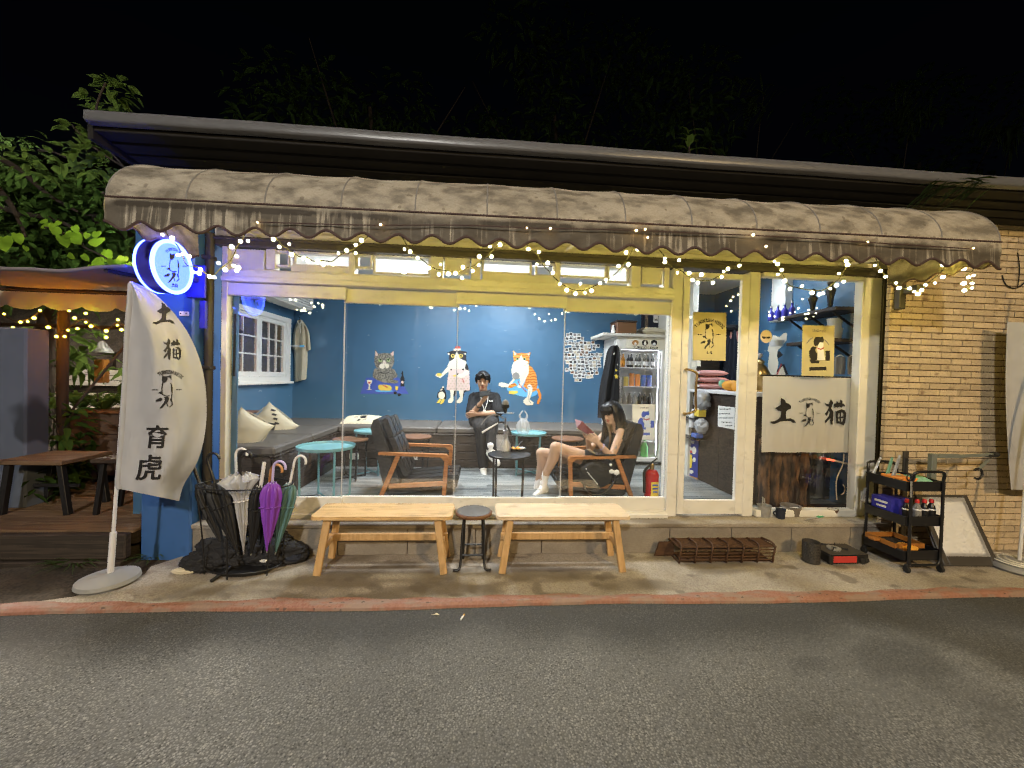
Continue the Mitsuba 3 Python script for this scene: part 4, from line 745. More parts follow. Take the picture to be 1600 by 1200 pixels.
# ================================================================== benches and stool
def bench(lab, x0, x1, y0, y1, top):
    k = thing('wooden_bench', lab, 'bench', 'wooden benches in front of the glass')
    r = .035; pts = [(x0 + r - r * math.cos(t) if i in (0, 3) else x1 - r + r * math.cos(t), 0) for i, t in ((0, 0),)]
    P = Polygon([(x0, y0), (x1, y0), (x1, y1), (x0, y1)]).buffer(-.04).buffer(.04)
    slab = moved(extrude(list(P.exterior.coords), .012), (0, 0, .416)); tp = moved(extrude(list(P.buffer(-.004).exterior.coords), .013), (0, 0, .4282))
    add(k, 'top', join(slab, tp), top)
    for i, x in enumerate((x0 + .115, x1 - .115)):
        s = -1 if i == 0 else 1
        add(k, 'front_leg', bar((x, y0 + .055, .416), (x + s * .06, y0 + .02, .0), .052, .030, .004, up=(0, 1, 0)), 'leg_wood')
        add(k, 'back_leg', bar((x, y1 - .055, .416), (x + s * .06, y1 - .02, .0), .052, .030, .004, up=(0, 1, 0)), 'leg_wood')
        add(k, 'side_rail', box(x + s * .034 - .011, x + s * .034 + .011, y0 + .05, y1 - .05, .165, .205, .003), 'leg_wood')
        add(k, 'screw', join(*[lathe([(0, 0), (.006, 0), (.006, .004), (0, .004)], (x + s * .038, y0 + .030 + (z_ - .2) * .08, z_), 10, 1) for z_ in (.17,)]), 'black_metal')
    add(k, 'apron', join(box(x0 + .08, x1 - .08, y0 + .075, y0 + .095, .378, .416, .003), box(x0 + .08, x1 - .08, y1 - .095, y1 - .075, .378, .416, .003)), 'leg_wood')
    add(k, 'stretcher', box(x0 + .05, x1 - .05, y1 - .085, y1 - .060, .165, .222, .004), 'leg_wood')
    return k
bench('left wooden bench with a honey coloured top outside the glass', -1.245, -.205, 2.935, 3.255, 'bench_wood')
bench('right wooden bench with a pale whitish top outside the glass', .125, 1.18, 2.935, 3.26, 'bench_wood_pale')
st = thing('round_stool', 'small round folding stool with black tube legs between the two benches', 'stool'); sc_ = np.array([-.047, 3.08])
add(st, 'seat_rim', lathe([(0, .408), (.128, .408), (.143, .416), (.145, .430), (.138, .438), (.0, .438)], (sc_[0], sc_[1], 0), 36), 'brown_top', smooth=40); add(st, 'seat_pad', lathe([(.0, .4385), (.126, .4385), (.131, .4405), (.12, .4455), (0, .447)], (sc_[0], sc_[1], 0), 36), 'grey_vinyl', smooth=40)
for s in (-1, 1):
    add(st, 'front_leg', tube(spline([(sc_[0] + s * .075, sc_[1] + .03, .41), (sc_[0] + s * .088, sc_[1] - .03, .2), (sc_[0] + s * .092, sc_[1] - .075, .05), (sc_[0] + s * .105, sc_[1] - .09, .014), (sc_[0] + s * .145, sc_[1] - .09, .010)], 24), .0095, 8), 'black_metal', smooth=True)
    add(st, 'back_leg', tube(spline([(sc_[0] + s * .068, sc_[1] - .03, .41), (sc_[0] + s * .075, sc_[1] + .05, .2), (sc_[0] + s * .08, sc_[1] + .10, .012)], 16), .0095, 8), 'black_metal', smooth=True)
add(st, 'rung', rod((sc_[0] - .09, sc_[1] - .055, .11), (sc_[0] + .09, sc_[1] - .055, .11), .007), 'black_metal', smooth=40); add(st, 'rung', rod((sc_[0] - .078, sc_[1] + .07, .14), (sc_[0] + .078, sc_[1] + .07, .14), .007), 'black_metal', smooth=40)
# ================================================================== grill basket, mesh cylinder, stove
gb = thing('grill_basket', 'rusty wire charcoal grill basket lying on the pavement by the step', 'grill basket')
x0, x1, y0, y1 = 1.66, 2.47, 3.08, 3.255
for i in range(9): add(gb, 'top_wire', rod((x0 - .02, y0 + (y1 - y0) * i / 8, .135), (x1 + .02, y0 + (y1 - y0) * i / 8, .135), .0055, 6), 'rust', smooth=40)
for i in range(4): add(gb, 'front_wire', rod((x0, y0 - .004, .03 + .028 * i), (x1, y0 - .004, .03 + .028 * i), .005, 6), 'rust', smooth=40)
for i in range(7):
    x = x0 + (x1 - x0) * i / 6; add(gb, 'hoop', tube(spline([(x + .02, y1, .14), (x, y0 - .01, .142), (x - .02, y0 - .02, .06), (x - .01, y0, .01), (x, y1, .008)], 20), .008, 6), 'rust', smooth=True)
add(gb, 'ash_pan', box(x0 + .02, x1 - .02, y0 + .02, y1, .006, .02, .004), 'rust'); add(gb, 'end_plate', moved(rotax(extrude([(0, 0), (.17, 0), (.17, .12), (.04, .12)], .012), (1, 0, 0), 90), (x0 - .16, y1 - .03, .005)), 'rust')
mc = thing('mesh_cylinder', 'dark perforated metal cylinder standing between the grill basket and the red stove', 'cylinder'); c = G(1273, 881); R = .062
add(mc, 'wall', thick(lathe([(R, .003), (R, .175)], (c[0], c[1] + .04, 0), 30), .003), 'dark_frame', smooth=40)
add(mc, 'ribs', join(*[tube([(c[0] + (R + .002) * math.cos(t), c[1] + .04 + (R + .002) * math.sin(t), z) for t in np.linspace(0, 6.283, 24, endpoint=False)], .0022, 4, closed=True) for z in np.linspace(.006, .172, 14)]), 'black_metal', smooth=True); labels[mc + '__ribs'] = {'kind': 'stuff'}
gs = thing('gas_stove', 'portable red and black gas stove on the pavement beside the cart', 'stove'); x0, x1, y0, y1 = 2.92, 3.27, 3.02, 3.24
add(gs, 'body', box(x0, x1, y0, y1, .012, .085, .008), 'black_metal'); add(gs, 'red_front', box(x0 + .03, x1 - .11, y0 - .004, y0 + .01, .022, .078, .004), 'brand_red'); add(gs, 'lettering', place(meshkit.text_mesh('MINI', .022, .002, bold=True), (x0 + .085, y0 - .0045, .038), (1, 0, 0), (0, 0, 1), (0, -1, 0)), 'print_dark') if False else None
add(gs, 'top_plate', box(x0 + .005, x1 - .005, y0 + .005, y1 - .005, .0855, .092, .003), 'dark_frame'); add(gs, 'burner', lathe([(.02, .092), (.05, .092), (.052, .104), (.04, .108), (.02, .104)], ((x0 + x1) / 2 - .04, (y0 + y1) / 2, 0), 24), 'steel', smooth=40)
for i in range(4):
    a = math.pi / 4 + i * math.pi / 2; add(gs, 'pan_support', bar(((x0 + x1) / 2 - .04 + .05 * math.cos(a), (y0 + y1) / 2 + .05 * math.sin(a), .112), ((x0 + x1) / 2 - .04 + .10 * math.cos(a), (y0 + y1) / 2 + .09 * math.sin(a), .112), .005, .014, .001), 'black_metal')
for dx in (.035, .075): add(gs, 'knob', lathe([(0, -.02), (.017, -.02), (.019, -.016), (.019, 0)], (x1 - dx, y0 - .001, .048), 16, 1), 'black_matt', smooth=40)
add(gs, 'foot', join(*[box(x - .015, x + .015, y - .015, y + .015, 0, .013) for x in (x0 + .03, x1 - .03) for y in (y0 + .03, y1 - .03)]), 'black_matt')
# ------------------------------------------------------------------ things on the step
def cup(name, lab, cat, px, py, r, h, m, y=None, taper=.86, handle=False):
    c = G(px, py, .2625); k = thing(name, lab, cat); o = (c[0], c[1] + r * .9, .2625)
    add(k, 'bowl', lathe([(0, .0), (r * taper - .003, 0), (r * taper, .004), (r, h), (r + .004, h + .003), (r - .003, h), (r * taper - .003, .006), (0, .006)], o, 26), m, smooth=40)
    return k, o
k, o = cup('metal_cup', 'shiny metal cup with tongs in it on the doorstep', 'cup', 1200, 810, .058, .105, 'steel')
add(k, 'tongs', join(bar((o[0] - .01, o[1], .27), (o[0] - .005, o[1] + .02, .44), .012, .003, .001), bar((o[0] + .015, o[1], .27), (o[0] + .012, o[1] + .02, .43), .012, .003, .001)), 'steel')
k, o = cup('dark_cup', 'small dark blue cup between the metal cup and the steel pot', 'cup', 1224, 812, .04, .085, 'cloth_navy'); add(k, 'handle', tube(spline([(o[0] - .04, o[1], o[2] + .07), (o[0] - .07, o[1], o[2] + .05), (o[0] - .035, o[1], o[2] + .02)], 12), .006, 6), 'cloth_navy', smooth=True)
k, o = cup('steel_pot', 'square sided steel pot on the doorstep under the shop window', 'pot', 1245, 808, .085, .085, 'steel_dark', taper=.95); add(k, 'handle', rod((o[0] + .08, o[1], o[2] + .075), (o[0] + .14, o[1] + .02, o[2] + .08), .006), 'black_metal', smooth=40)
k, o = cup('small_bowl', 'small brown bowl at the right end of the doorstep', 'bowl', 1307, 808, .042, .06, 'rust', taper=.8); add(k, 'rim', tube([(o[0] + .043 * math.cos(t), o[1] + .043 * math.sin(t), o[2] + .062) for t in np.linspace(0, 6.283, 20, endpoint=False)], .003, 5, closed=True), 'rust', smooth=True)
kn = thing('green_knife', 'kitchen knife with a green handle lying on the doorstep', 'knife'); a, b, c2 = G(1262, 811, .268), G(1277, 808, .268), G(1297, 804, .268)
add(kn, 'blade', bar(a, b, .022, .002, .0008), 'steel'); add(kn, 'handle', bar(b, c2, .022, .016, .005), 'green_plastic')
# ================================================================== cart
ct = thing('kitchen_cart', 'black three tier wheeled cart loaded with barbecue things by the brick wall', 'cart')
x0, x1, y0, y1 = 3.44, 3.78, 2.90, 3.235
zs = [A(1460, 885, 2.90)[2] + .05, A(1460, 822, 2.90)[2], A(1460, 768, 2.90)[2]]
def tray(x0, x1, y0, y1, z, h=.075, t=.004):
    return [box(x0, x1, y0, y1, z, z + t), box(x0, x1, y0, y0 + t, z + t, z + h), box(x0, x1, y1 - t, y1, z + t, z + h), box(x0, x0 + t, y0 + t, y1 - t, z + t, z + h), box(x1 - t, x1, y0 + t, y1 - t, z + t, z + h),
            tube([(x0, y0, z + h), (x1, y0, z + h), (x1, y1, z + h), (x0, y1, z + h)], .006, 6, closed=True)]
for z in zs: add(ct, 'tray', join(*tray(x0, x1, y0, y1, z)), 'black_metal')
for x in (x0 + .03, x1 - .03):
    for yy, s in ((y0 - .012, -1), (y1 + .012, 1)): add(ct, 'upright', rod((x, yy, .065), (x, yy, zs[2] + .10), .011), 'black_metal', smooth=40)
for yy, s in ((y0 - .012, -1), (y1 + .012, 1)):
    add(ct, 'handle', tube(spline([(x0 + .03, yy, zs[2] + .1), (x0 + .04, yy + s * .01, zs[2] + .15), (x0 + .08, yy + s * .015, zs[2] + .165), (x1 - .08, yy + s * .015, zs[2] + .165), (x1 - .04, yy + s * .01, zs[2] + .15), (x1 - .03, yy, zs[2] + .1)], 30), .011, 8), 'black_metal', smooth=True)
    add(ct, 'base_rail', tube(spline([(x0 + .03, yy, .12), (x0 + .05, yy, .07), (x0 + .1, yy, .062), (x1 - .1, yy, .062), (x1 - .05, yy, .07), (x1 - .03, yy, .12)], 24), .010, 8), 'black_metal', smooth=True)
for x in (x0 + .02, x1 - .02):
    for yy in (y0 - .01, y1 + .01): add(ct, 'caster', join(lathe([(0, -.011), (.024, -.011), (.027, -.006), (.027, .006), (.024, .011), (0, .011)], (x, yy, .028), 16, 0), box(x - .014, x + .014, yy - .012, yy + .012, .045, .07, .004)), 'black_matt', smooth=40)
z = zs[2] + .006
def tongs(lab, px0, px1, y, m, col=None):
    a, b = A(*px0, y), A(*px1, y); k = thing('tongs', lab, 'tongs'); s = np.array([.012, .0, 0])
    add(k, 'arm', bar(a - s, b - s * .3, .014, .003, .001), m); add(k, 'arm', bar(a + s, b + s * .3, .014, .003, .001), m); add(k, 'tip', ball(a, .012, 1, (1.2, .4, 1)), m)
tongs('yellow tipped tongs at the back left of the cart top tray', (1362, 745), (1376, 714), 3.20, 'steel')
tongs('pale green handled tongs on the cart top tray', (1386, 742), (1394, 715), 3.12, 'green_cloth')
tongs('long steel tongs nearest the front of the cart top tray', (1395, 746), (1406, 711), 3.05, 'steel')
tongs('steel tongs hanging off the cart left edge above the middle tray', (1347, 782), (1352, 762), 3.2, 'steel')
solo('folded_towel', join(lump(((x0 + x1) / 2 + .05, y0 + .12, z + .05), (.10, .10, .045), 31, 3, .3), lump(((x0 + x1) / 2 - .03, y0 + .2, z + .045), (.08, .08, .04), 33, 3, .3)), 'green_cloth', 'pale green towel folded on the cart top tray', 'towel', smooth=60)
solo('red_packet', box((x0 + .03), (x0 + .2), y0 + .05, y0 + .24, z + .002, z + .085, .006), 'can_orange', 'orange and yellow packet lying on the cart top tray', 'packet')
sc2 = thing('hanging_scissors', 'kitchen scissors hanging from the cart front handle', 'scissors'); c = A(1424, 752, 2.87)
add(sc2, 'blade', bar(c, c + [.004, 0, -.13], .016, .004, .001, up=(0, 1, 0)), 'steel'); add(sc2, 'handle', join(tube([c + [.018 * math.cos(t) + .012, 0, .03 + .025 * math.sin(t)] for t in np.linspace(0, 6.28, 16, endpoint=False)], .005, 6, closed=True), tube([c + [.018 * math.cos(t) - .022, 0, .03 + .025 * math.sin(t)] for t in np.linspace(0, 6.28, 16, endpoint=False)], .005, 6, closed=True)), 'black_metal', smooth=True)
z = zs[1] + .005
for lab, a, b, c, d, h in (('blue printed carton on the middle tray of the cart', x0 + .02, x0 + .15, y0 + .13, y0 + .30, .17), ('plain dark blue carton behind the bottles on the cart middle tray', x0 + .17, x0 + .27, y0 + .2, y0 + .31, .16)):
    k = thing('carton', lab, 'carton'); add(k, 'box', box(a, b, c, d, z, z + h, .003), 'plastic_blue'); add(k, 'print', join(*[box(a - .0015, a + .001, c + .03 + .01 * i, d - .03 - .015 * i, z + h * q, z + h * q + .018) for i, q in ((0, .72), (1, .5), (2, .25))]), 'can_white')
for i, (dx, dy, lab) in enumerate([(.08, .06, 'dark sauce bottle with a red cap, leftmost on the cart'), (.16, .05, 'clear bottle with a red cap, second from the left on the cart'), (.225, .05, 'dark bottle with a pale neck and red cap, third on the cart'), (.295, .055, 'bottle with a red cap at the right end of the cart middle tray')]):
    k = thing('sauce_bottle', lab, 'bottle', None); o = (x0 + dx, y0 + dy, z + .02)
    add(k, 'body', lathe([(0, -.02), (.026, -.018), (.028, .005), (.028, .10), (.022, .125), (.012, .14), (.012, .15)], o, 18), ['black_metal', 'stone_grey', 'black_metal', 'black_metal'][i], smooth=40); add(k, 'neck', lathe([(.0125, .128), (.02, .128), (.0215, .112), (.0285, .101), (.0285, .09), (.0, .09)], o, 18), 'can_white', smooth=40); add(k, 'cap', lathe([(0, .15), (.015, .15), (.015, .172), (.009, .18), (0, .18)], o, 14), 'cap_red', smooth=40)
z = zs[0] + .006
k = thing('grill_pan', 'orange rimmed grill pan on the lowest tray of the cart', 'pan'); add(k, 'rim', join(*tray(x0 - .01, x1 - .08, y0 + .06, y1 - .02, z + .055, .05, .012)[1:5]), 'orange_pan'); add(k, 'plate', box(x0 + .004, x1 - .094, y0 + .074, y1 - .034, z + .05, z + .062, .003), 'black_matt'); add(k, 'handle', box(x0 - .07, x0 - .012, y1 - .16, y1 - .10, z + .08, z + .10, .006), 'orange_pan')
k = thing('orange_tub', 'round orange tub at the front of the lowest cart tray', 'tub'); o = (x0 + .12, y0 + .075, z + .0); add(k, 'bowl', lathe([(0, 0), (.05, 0), (.058, .01), (.062, .07), (.058, .075)], o, 24), 'orange_pan', smooth=40); add(k, 'lid', lathe([(.064, .072), (.064, .084), (.03, .092), (0, .092)], o, 24), 'food_orange', smooth=40)
# steel arm with hook
hk = thing('hook_arm', 'grey steel post with a long horizontal arm and hook rising behind the cart', 'hook stand'); c = A(1456, 712, 3.06); e = A(1562, 712, 3.0)
add(hk, 'post', box(c[0] - .022, c[0] + .022, 3.255, 3.275, .0, c[2] + .0, .004), 'dark_frame'); add(hk, 'upright', box(c[0] - .024, c[0] + .024, 3.035, 3.075, .68, c[2] + .02, .005), 'teal_pole')
add(hk, 'arm', join(bar((c[0] + .02, 3.055, c[2]), (c[0] + .25, 3.055, c[2]), .034, .034, .004), bar((c[0] + .25, 3.055, c[2] - .002), (e[0], 3.05, e[2]), .026, .026, .004)), 'teal_pole'); add(hk, 'clamp', join(bar((c[0] + .0, 3.06, .72), (c[0], 3.25, .72), .02, .02, .003)), 'dark_frame')
add(hk, 'end_knob', lathe([(.0, -.02), (.02, -.02), (.026, 0), (.02, .03), (0, .03)], (e[0] + .02, 3.05, e[2]), 14, 0), 'black_matt', smooth=40)
q = A(1545, 718, 3.05); r_ = A(1528, 734, 3.05); add(hk, 'strut', bar(q, r_, .014, .02, .002), 'teal_pole')
add(hk, 'hook', tube([r_ + [.03 + .042 * math.cos(t) - .03, 0, -.035 + .045 * math.sin(t)] for t in np.linspace(2.4, -2.2, 18)], .009, 8), 'black_metal', smooth=True); add(hk, 'lever', box(q[0] - .02, q[0] + .03, 3.03, 3.07, q[2] + .02, q[2] + .045, .004), 'black_matt')
# ================================================================== sign board leaning on the bricks
sb = thing('sign_board', 'grey framed board under crumpled clear film leaning on the brick wall', 'board')
B0, B1 = np.array([3.90, 2.985, .005]), np.array([4.385, 2.965, .005]); TL = np.array([3.955, 3.235, A(1500, 774, 3.22)[2]]); ux = (B1 - B0) / np.linalg.norm(B1 - B0); uy = (TL - B0); uy -= ux * (uy @ ux); H = np.linalg.norm(uy); uy /= H; un = np.cross(ux, uy); un = un if un[1] < 0 else -un; W = np.linalg.norm(B1 - B0)
add(sb, 'panel', place(box(0, W, 0, H, -.012, 0, .002), B0, ux, uy, un), 'stone_grey')
add(sb, 'frame', join(*[place(b, B0, ux, uy, un) for b in (box(0, .05, 0, H, .001, .02, .004), box(W - .05, W, 0, H, .001, .02, .004), box(.051, W - .051, 0, .09, .001, .019, .004), box(.051, W - .051, H - .035, H, .001, .019, .004))]), 'dark_frame')
def filmf(u, v):
    x, y_ = .045 + (W - .09) * u, .075 + (H - .1) * v; n = 1 - abs(2 * meshkit.fbm(np.array([x * 9, y_ * 16, 3.]), 3) - 1); return [x, y_, .021 + .016 * n * math.sin(math.pi * u) ** .3]
add(sb, 'plastic_film', place(grid(filmf, 40, 50), B0, ux, uy, un), 'film', smooth=True); add(sb, 'notice', place(box(.06, W - .06, .1, H - .06, .002, .006), B0, ux, uy, un), 'paper')
# second banner cut by the right edge
b2 = thing('grey_banner', 'pale grey banner cut off by the right edge of the picture', 'banner'); g = G(1612, 905)
add(b2, 'base', lathe([(0, 0), (.17, 0), (.19, .02), (.18, .05), (.10, .075), (0, .08)], (g[0] + .12, 2.92, 0), 28), 'concrete_grey', smooth=50); add(b2, 'base_stripe', join(*[lathe([(r, .06 + (.19 - r) * .1), (r + .018, .055 + (.19 - r) * .08), (r + .012, .062 + (.19 - r) * .1)], (g[0] + .12, 2.92, .008), 28) for r in (.07, .11, .15)]), 'off_white')
px = A(1588, 480, 2.86)[0]; add(b2, 'pole', tube([(g[0] + .12, 2.92, .05), (g[0] + .46, 3.08, 2.4)], .012, 8), 'pvc_white', smooth=40)
def f2(u, v):
    z_ = .62 + 1.48 * v; return [A(1576, 480 + 0 * v, 3.10)[0] + .01 + .10 * (1 - v) ** 2 + .55 * u, 3.10 + .03 * math.sin(u * 9 + v * 2) * (.4 + u), z_ - .02 * u]
add(b2, 'cloth', thick(grid(f2, 30, 30), .002), 'flag_cloth', smooth=True)
# wires on bricks
wr = thing('hanging_cable', 'black cable drooping on the bricks right of the awning', 'cable'); add(wr, 'wire', tube(spline([A(1566, 430, 3.275), A(1572, 445, 3.27), A(1588, 450, 3.268), A(1602, 440, 3.27)], 20), .005, 6), 'black_matt', smooth=True); add(wr, 'wire', tube(spline([A(1590, 395, 3.275), A(1593, 420, 3.27), A(1590, 448, 3.27)], 20), .004, 6), 'black_matt', smooth=True)
# litter on the road
lf = G(679, 960, -.02); k = thing('fallen_leaf', 'small dry pale leaf lying on the asphalt', 'leaf'); add(k, 'blade', leafmesh(1, lambda i, r: (lf, np.array([1., .2, .05]), UPV), .05, .028, 3), 'beige_cloth'); add(k, 'stalk', rod(lf, lf + [-.02, -.004, .004], .0015, 5), 'beige_cloth')
k = thing('cigarette_end', 'white cigarette end on the asphalt near the kerb', 'cigarette end'); a = G(720, 968, -.022); b = G(724, 962, -.022); add(k, 'paper', rod(a, b, .005), 'paper', smooth=40); add(k, 'filter', rod(b, b + (b - a) * .35, .005), 'food_orange', smooth=40)
# ================================================================== built-in bench, cushions
bs = thing('corner_bench', 'built in corner bench of dark boards with grey seat pads along two walls', 'bench')
for j in range(4):
    z0, z1 = .262 + .108 * j, .262 + .108 * j + .104
    add(bs, 'board', box(-1.93, -1.905, 3.75, 5.298, z0, z1, .003), 'dark_wood'); add(bs, 'board', box(-1.93, 1.88, 5.30, 5.325, z0, z1, .003), 'dark_wood')
add(bs, 'carcass', join(box(-2.89, -1.94, 3.76, 6.19, .262, .695), box(-1.94, 1.87, 5.33, 6.19, .262, .695)), 'dark_wood')
add(bs, 'edge_trim', join(box(-1.945, -1.895, 3.74, 5.285, .698, .716, .004), box(-1.945, 1.885, 5.285, 5.34, .698, .716, .004)), 'dark_wood')
for a, b in ((3.74, 4.55), (4.56, 5.30)): add(bs, 'seat_pad', box(-2.885, -1.90, a, b, .718, .80, .025), 'grey_vinyl')
for a, b in ((-2.885, -1.91), (-1.9, -.62), (-.61, .62), (.63, 1.88)): add(bs, 'seat_pad', box(a, b, 5.31, 6.185, .718, .80, .025), 'grey_vinyl')
def cushion(lab, c, ux, uy, w, h, t, seed, marks=True):
    ux = np.array(ux, float); ux /= np.linalg.norm(ux); uy = np.array(uy, float); uy -= ux * (uy @ ux); uy /= np.linalg.norm(uy); n = np.cross(ux, uy)
    k = thing('cushion', lab, 'cushion'); add(k, 'cover', place(pillow(w, h, t, 18, seed), c, ux, uy, n), 'cushion_cream', smooth=60)
    s = n if n[1] < 0 or n[2] > .8 else -n
    add(k, 'piping', tube(place(tm([[w / 2 * math.copysign(abs(math.cos(a)) ** .5, math.cos(a)) * .97, h / 2 * math.copysign(abs(math.sin(a)) ** .5, math.sin(a)) * .97, 0] for a in np.linspace(0, 6.283, 40, endpoint=False)], [[0, 1, 2]]), c, ux, uy, n).vertices, .005, 5, closed=True), 'beige_cloth', smooth=True)
    if marks:
        def q(pts):
            e = extrude([(x * 1.35, y * 1.35) for x, y in pts], 1.); P3 = []
            for x, y, z in e.vertices:
                E = max(0., 1 - abs(2 * x / w) ** 2.6) ** .5 * max(0., 1 - abs(2 * y / h) ** 2.6) ** .5; sg = 1 if s @ n > 0 else -1
                P3.append(np.asarray(c) + ux * x + uy * y + n * sg * (t / 2 * E + .001 + .004 * z))
            return tm(P3, e.faces)
        ms = [q([(-.10 + dx, .10 - dx * .6), (-.07 + dx, .115 - dx * .6), (-.065 + dx, .10 - dx * .6), (-.095 + dx, .085 - dx * .6)]) for dx in (0, .035, .07, .105)] + [q([(-.03, .0), (.02, .03), (.05, -.02), (.03, -.06), (-.01, -.05)]), q([(.03, -.07), (.06, -.06), (.05, -.10), (.02, -.11)]), q([(-.08, -.02), (-.05, 0), (-.05, -.03)]), q([(-.02, -.09), (.0, -.08), (-.01, -.12), (-.03, -.12)])]
        add(k, 'print', join(*ms), 'ink')
cushion('plain cream cushion standing on its corner at the near end of the bench', A(380, 680, 4.02), (.80, .12, -.5), (.10, .22, .97), .36, .44, .17, 1, False)
cushion('cream cushion with black print leaning in the corner of the bench', A(426, 664, 4.9), (.74, .12, -.66), (.62, .30, .70), .45, .36, .15, 2)
cushion('cream cushion with black print lying flat on the back bench', A(567, 660, 5.75) + [0, 0, .01], (1, .05, 0), (-.05, 1, .16), .60, .46, .15, 3)
# ================================================================== left wall window and air conditioner, shirt
sd = thing('casement_window', 'white casement window with small panes in the left wall over the bench', 'window'); X = -2.9
ya, yb = 4.22, AX(447, 540, X)[1] + .05
add(sd, 'frame', join(box(X - .02, X + .05, ya, yb, 1.36, 1.43, .006), box(X - .02, X + .05, ya, yb, 2.21, 2.28, .006), box(X - .018, X + .048, ya, ya + .07, 1.43, 2.21, .006), box(X - .018, X + .048, yb - .13, yb, 1.43, 2.21, .006), box(X - .02, X + .09, ya - .02, yb + .02, 1.325, 1.36, .006)), 'white_paint')
ym = AX(401, 540, X)[1]
for a, b in ((ya + .072, ym), (ym + .004, yb - .132)):
    s = add(sd, 'sash', join(box(X, X + .035, a, a + .055, 1.432, 2.208, .004), box(X, X + .035, b - .055, b, 1.432, 2.208, .004), box(X, X + .035, a + .055, b - .055, 1.432, 1.49, .004), box(X, X + .035, a + .055, b - .055, 2.15, 2.208, .004)), 'white_paint')
    yy = np.linspace(a + .055, b - .055, 4); zz = np.linspace(1.49, 2.15, 4)
    add(s, 'glazing_bars', join(*[box(X + .006, X + .03, y - .009, y + .009, 1.49, 2.15, .002) for y in yy[1:-1]], *[box(X + .008, X + .028, a + .055, b - .055, z - .009, z + .009, .002) for z in zz[1:-1]]), 'white_paint')
    for i in range(3):
        for j in range(3): add(s, 'pane', tm([[X + .015, yy[i] + .01, zz[j] + .01], [X + .015, yy[i + 1] - .01, zz[j] + .01], [X + .015, yy[i + 1] - .01, zz[j + 1] - .01], [X + .015, yy[i] + .01, zz[j + 1] - .01]], [[0, 1, 2], [0, 2, 3]]), 'pane_glass')
add(sd, 'latch', box(X + .036, X + .05, ym - .02, ym + .02, 1.78, 1.86, .004), 'white_paint')
ac = thing('air_conditioner', 'white air conditioner high on the left wall beyond the window', 'air conditioner')
add(ac, 'case', box(-2.895, -2.56, 4.75, 6.1, 2.42, 2.72, .03), 'white_paint'); add(ac, 'louvre', box(-2.80, -2.60, 4.85, 6.0, 2.405, 2.42, .004), 'off_white'); add(ac, 'vent', join(*[box(-2.562, -2.556, 4.85, 6.0, 2.47 + .035 * i, 2.478 + .035 * i) for i in range(5)]), 'stone_grey')
def hang(k, name, L, R, y, depth, m, seed=0, fold=9):
    LS_, RS_ = spline(L, 40), spline(R, 40)
    def f(u, v):
        i = int(round(v * 39)); q = LS_[i] * (1 - u) + RS_[i] * u; w = math.sin(math.pi * min(max(u, 0), 1)) ** .6
        d = depth * w * (.75 + .25 * math.sin(u * fold + seed + v * 1.5)) ; p = A(q[0], q[1], y - d); return p
    return add(k, name, grid(f, 22, 40), m, smooth=True)
Z = lambda ox, oy, s: (lambda pts: [(ox + x / s, oy + y / s) for x, y in pts])
z6 = Z(340, 460, 4.615)
sh = thing('hanging_shirt', 'cream short sleeved shirt hanging on the left part of the blue wall', 'shirt')
hang(sh, 'body', z6([(578, 185), (562, 225), (552, 300), (550, 400), (553, 500), (555, 632)]), z6([(605, 182), (632, 215), (648, 270), (650, 400), (648, 500), (640, 612)]), 6.19, .07, 'beige_cloth', 1)
hang(sh, 'sleeve', z6([(562, 222), (546, 290), (541, 340), (540, 395)]), z6([(575, 240), (570, 300), (572, 350), (573, 405)]), 6.17, .05, 'beige_cloth', 2)
hang(sh, 'sleeve', z6([(630, 225), (640, 290), (642, 350), (648, 408)]), z6([(634, 218), (658, 270), (668, 340), (674, 398)]), 6.17, .05, 'beige_cloth', 3)
add(sh, 'collar', tube(spline([A(*p, 6.12) for p in z6([(575, 190), (590, 215), (607, 186)])], 14), .008, 6), 'off_white', smooth=True); add(sh, 'placket', tube([A(*p, 6.105) for p in z6([(592, 215), (598, 280)])], .008, 6), 'off_white', smooth=True)
add(sh, 'hanger', tube([A(*p, 6.15) for p in z6([(590, 186), (590, 168), (584, 160)])], .004, 5), 'black_metal', smooth=True)
st_ = thing('wall_strap', 'thin pale blue strap pinned across the hanging shirt', 'strap'); add(st_, 'strip', box(A(453, 541, 6.08)[0], A(477, 541, 6.08)[0], 6.07, 6.085, A(465, 542, 6.08)[2], A(465, 539.5, 6.08)[2], .002), 'can_white'); add(st_, 'buckle', box(A(469, 541, 6.08)[0], A(476, 541, 6.08)[0], 6.06, 6.069, A(465, 542, 6.08)[2] - .003, A(465, 539, 6.08)[2], .002), 'mural_sky')
for x, z_, lab in ((A(553, 722, 5.29)[0], .40, 'white wall socket low on the bench front, behind the blue table'), (A(645, 722, 5.29)[0], .40, 'white wall socket low on the bench front, behind the left armchair')):
    k = thing('wall_socket', lab, 'socket'); add(k, 'plate', box(x - .06, x + .06, 5.289, 5.2995, z_ - .04, z_ + .04, .003), 'off_white'); add(k, 'holes', join(*[box(x + d - .006, x + d + .006, 5.2875, 5.2892, z_ - .012, z_ + .012) for d in (-.03, .03)]), 'print_dark')
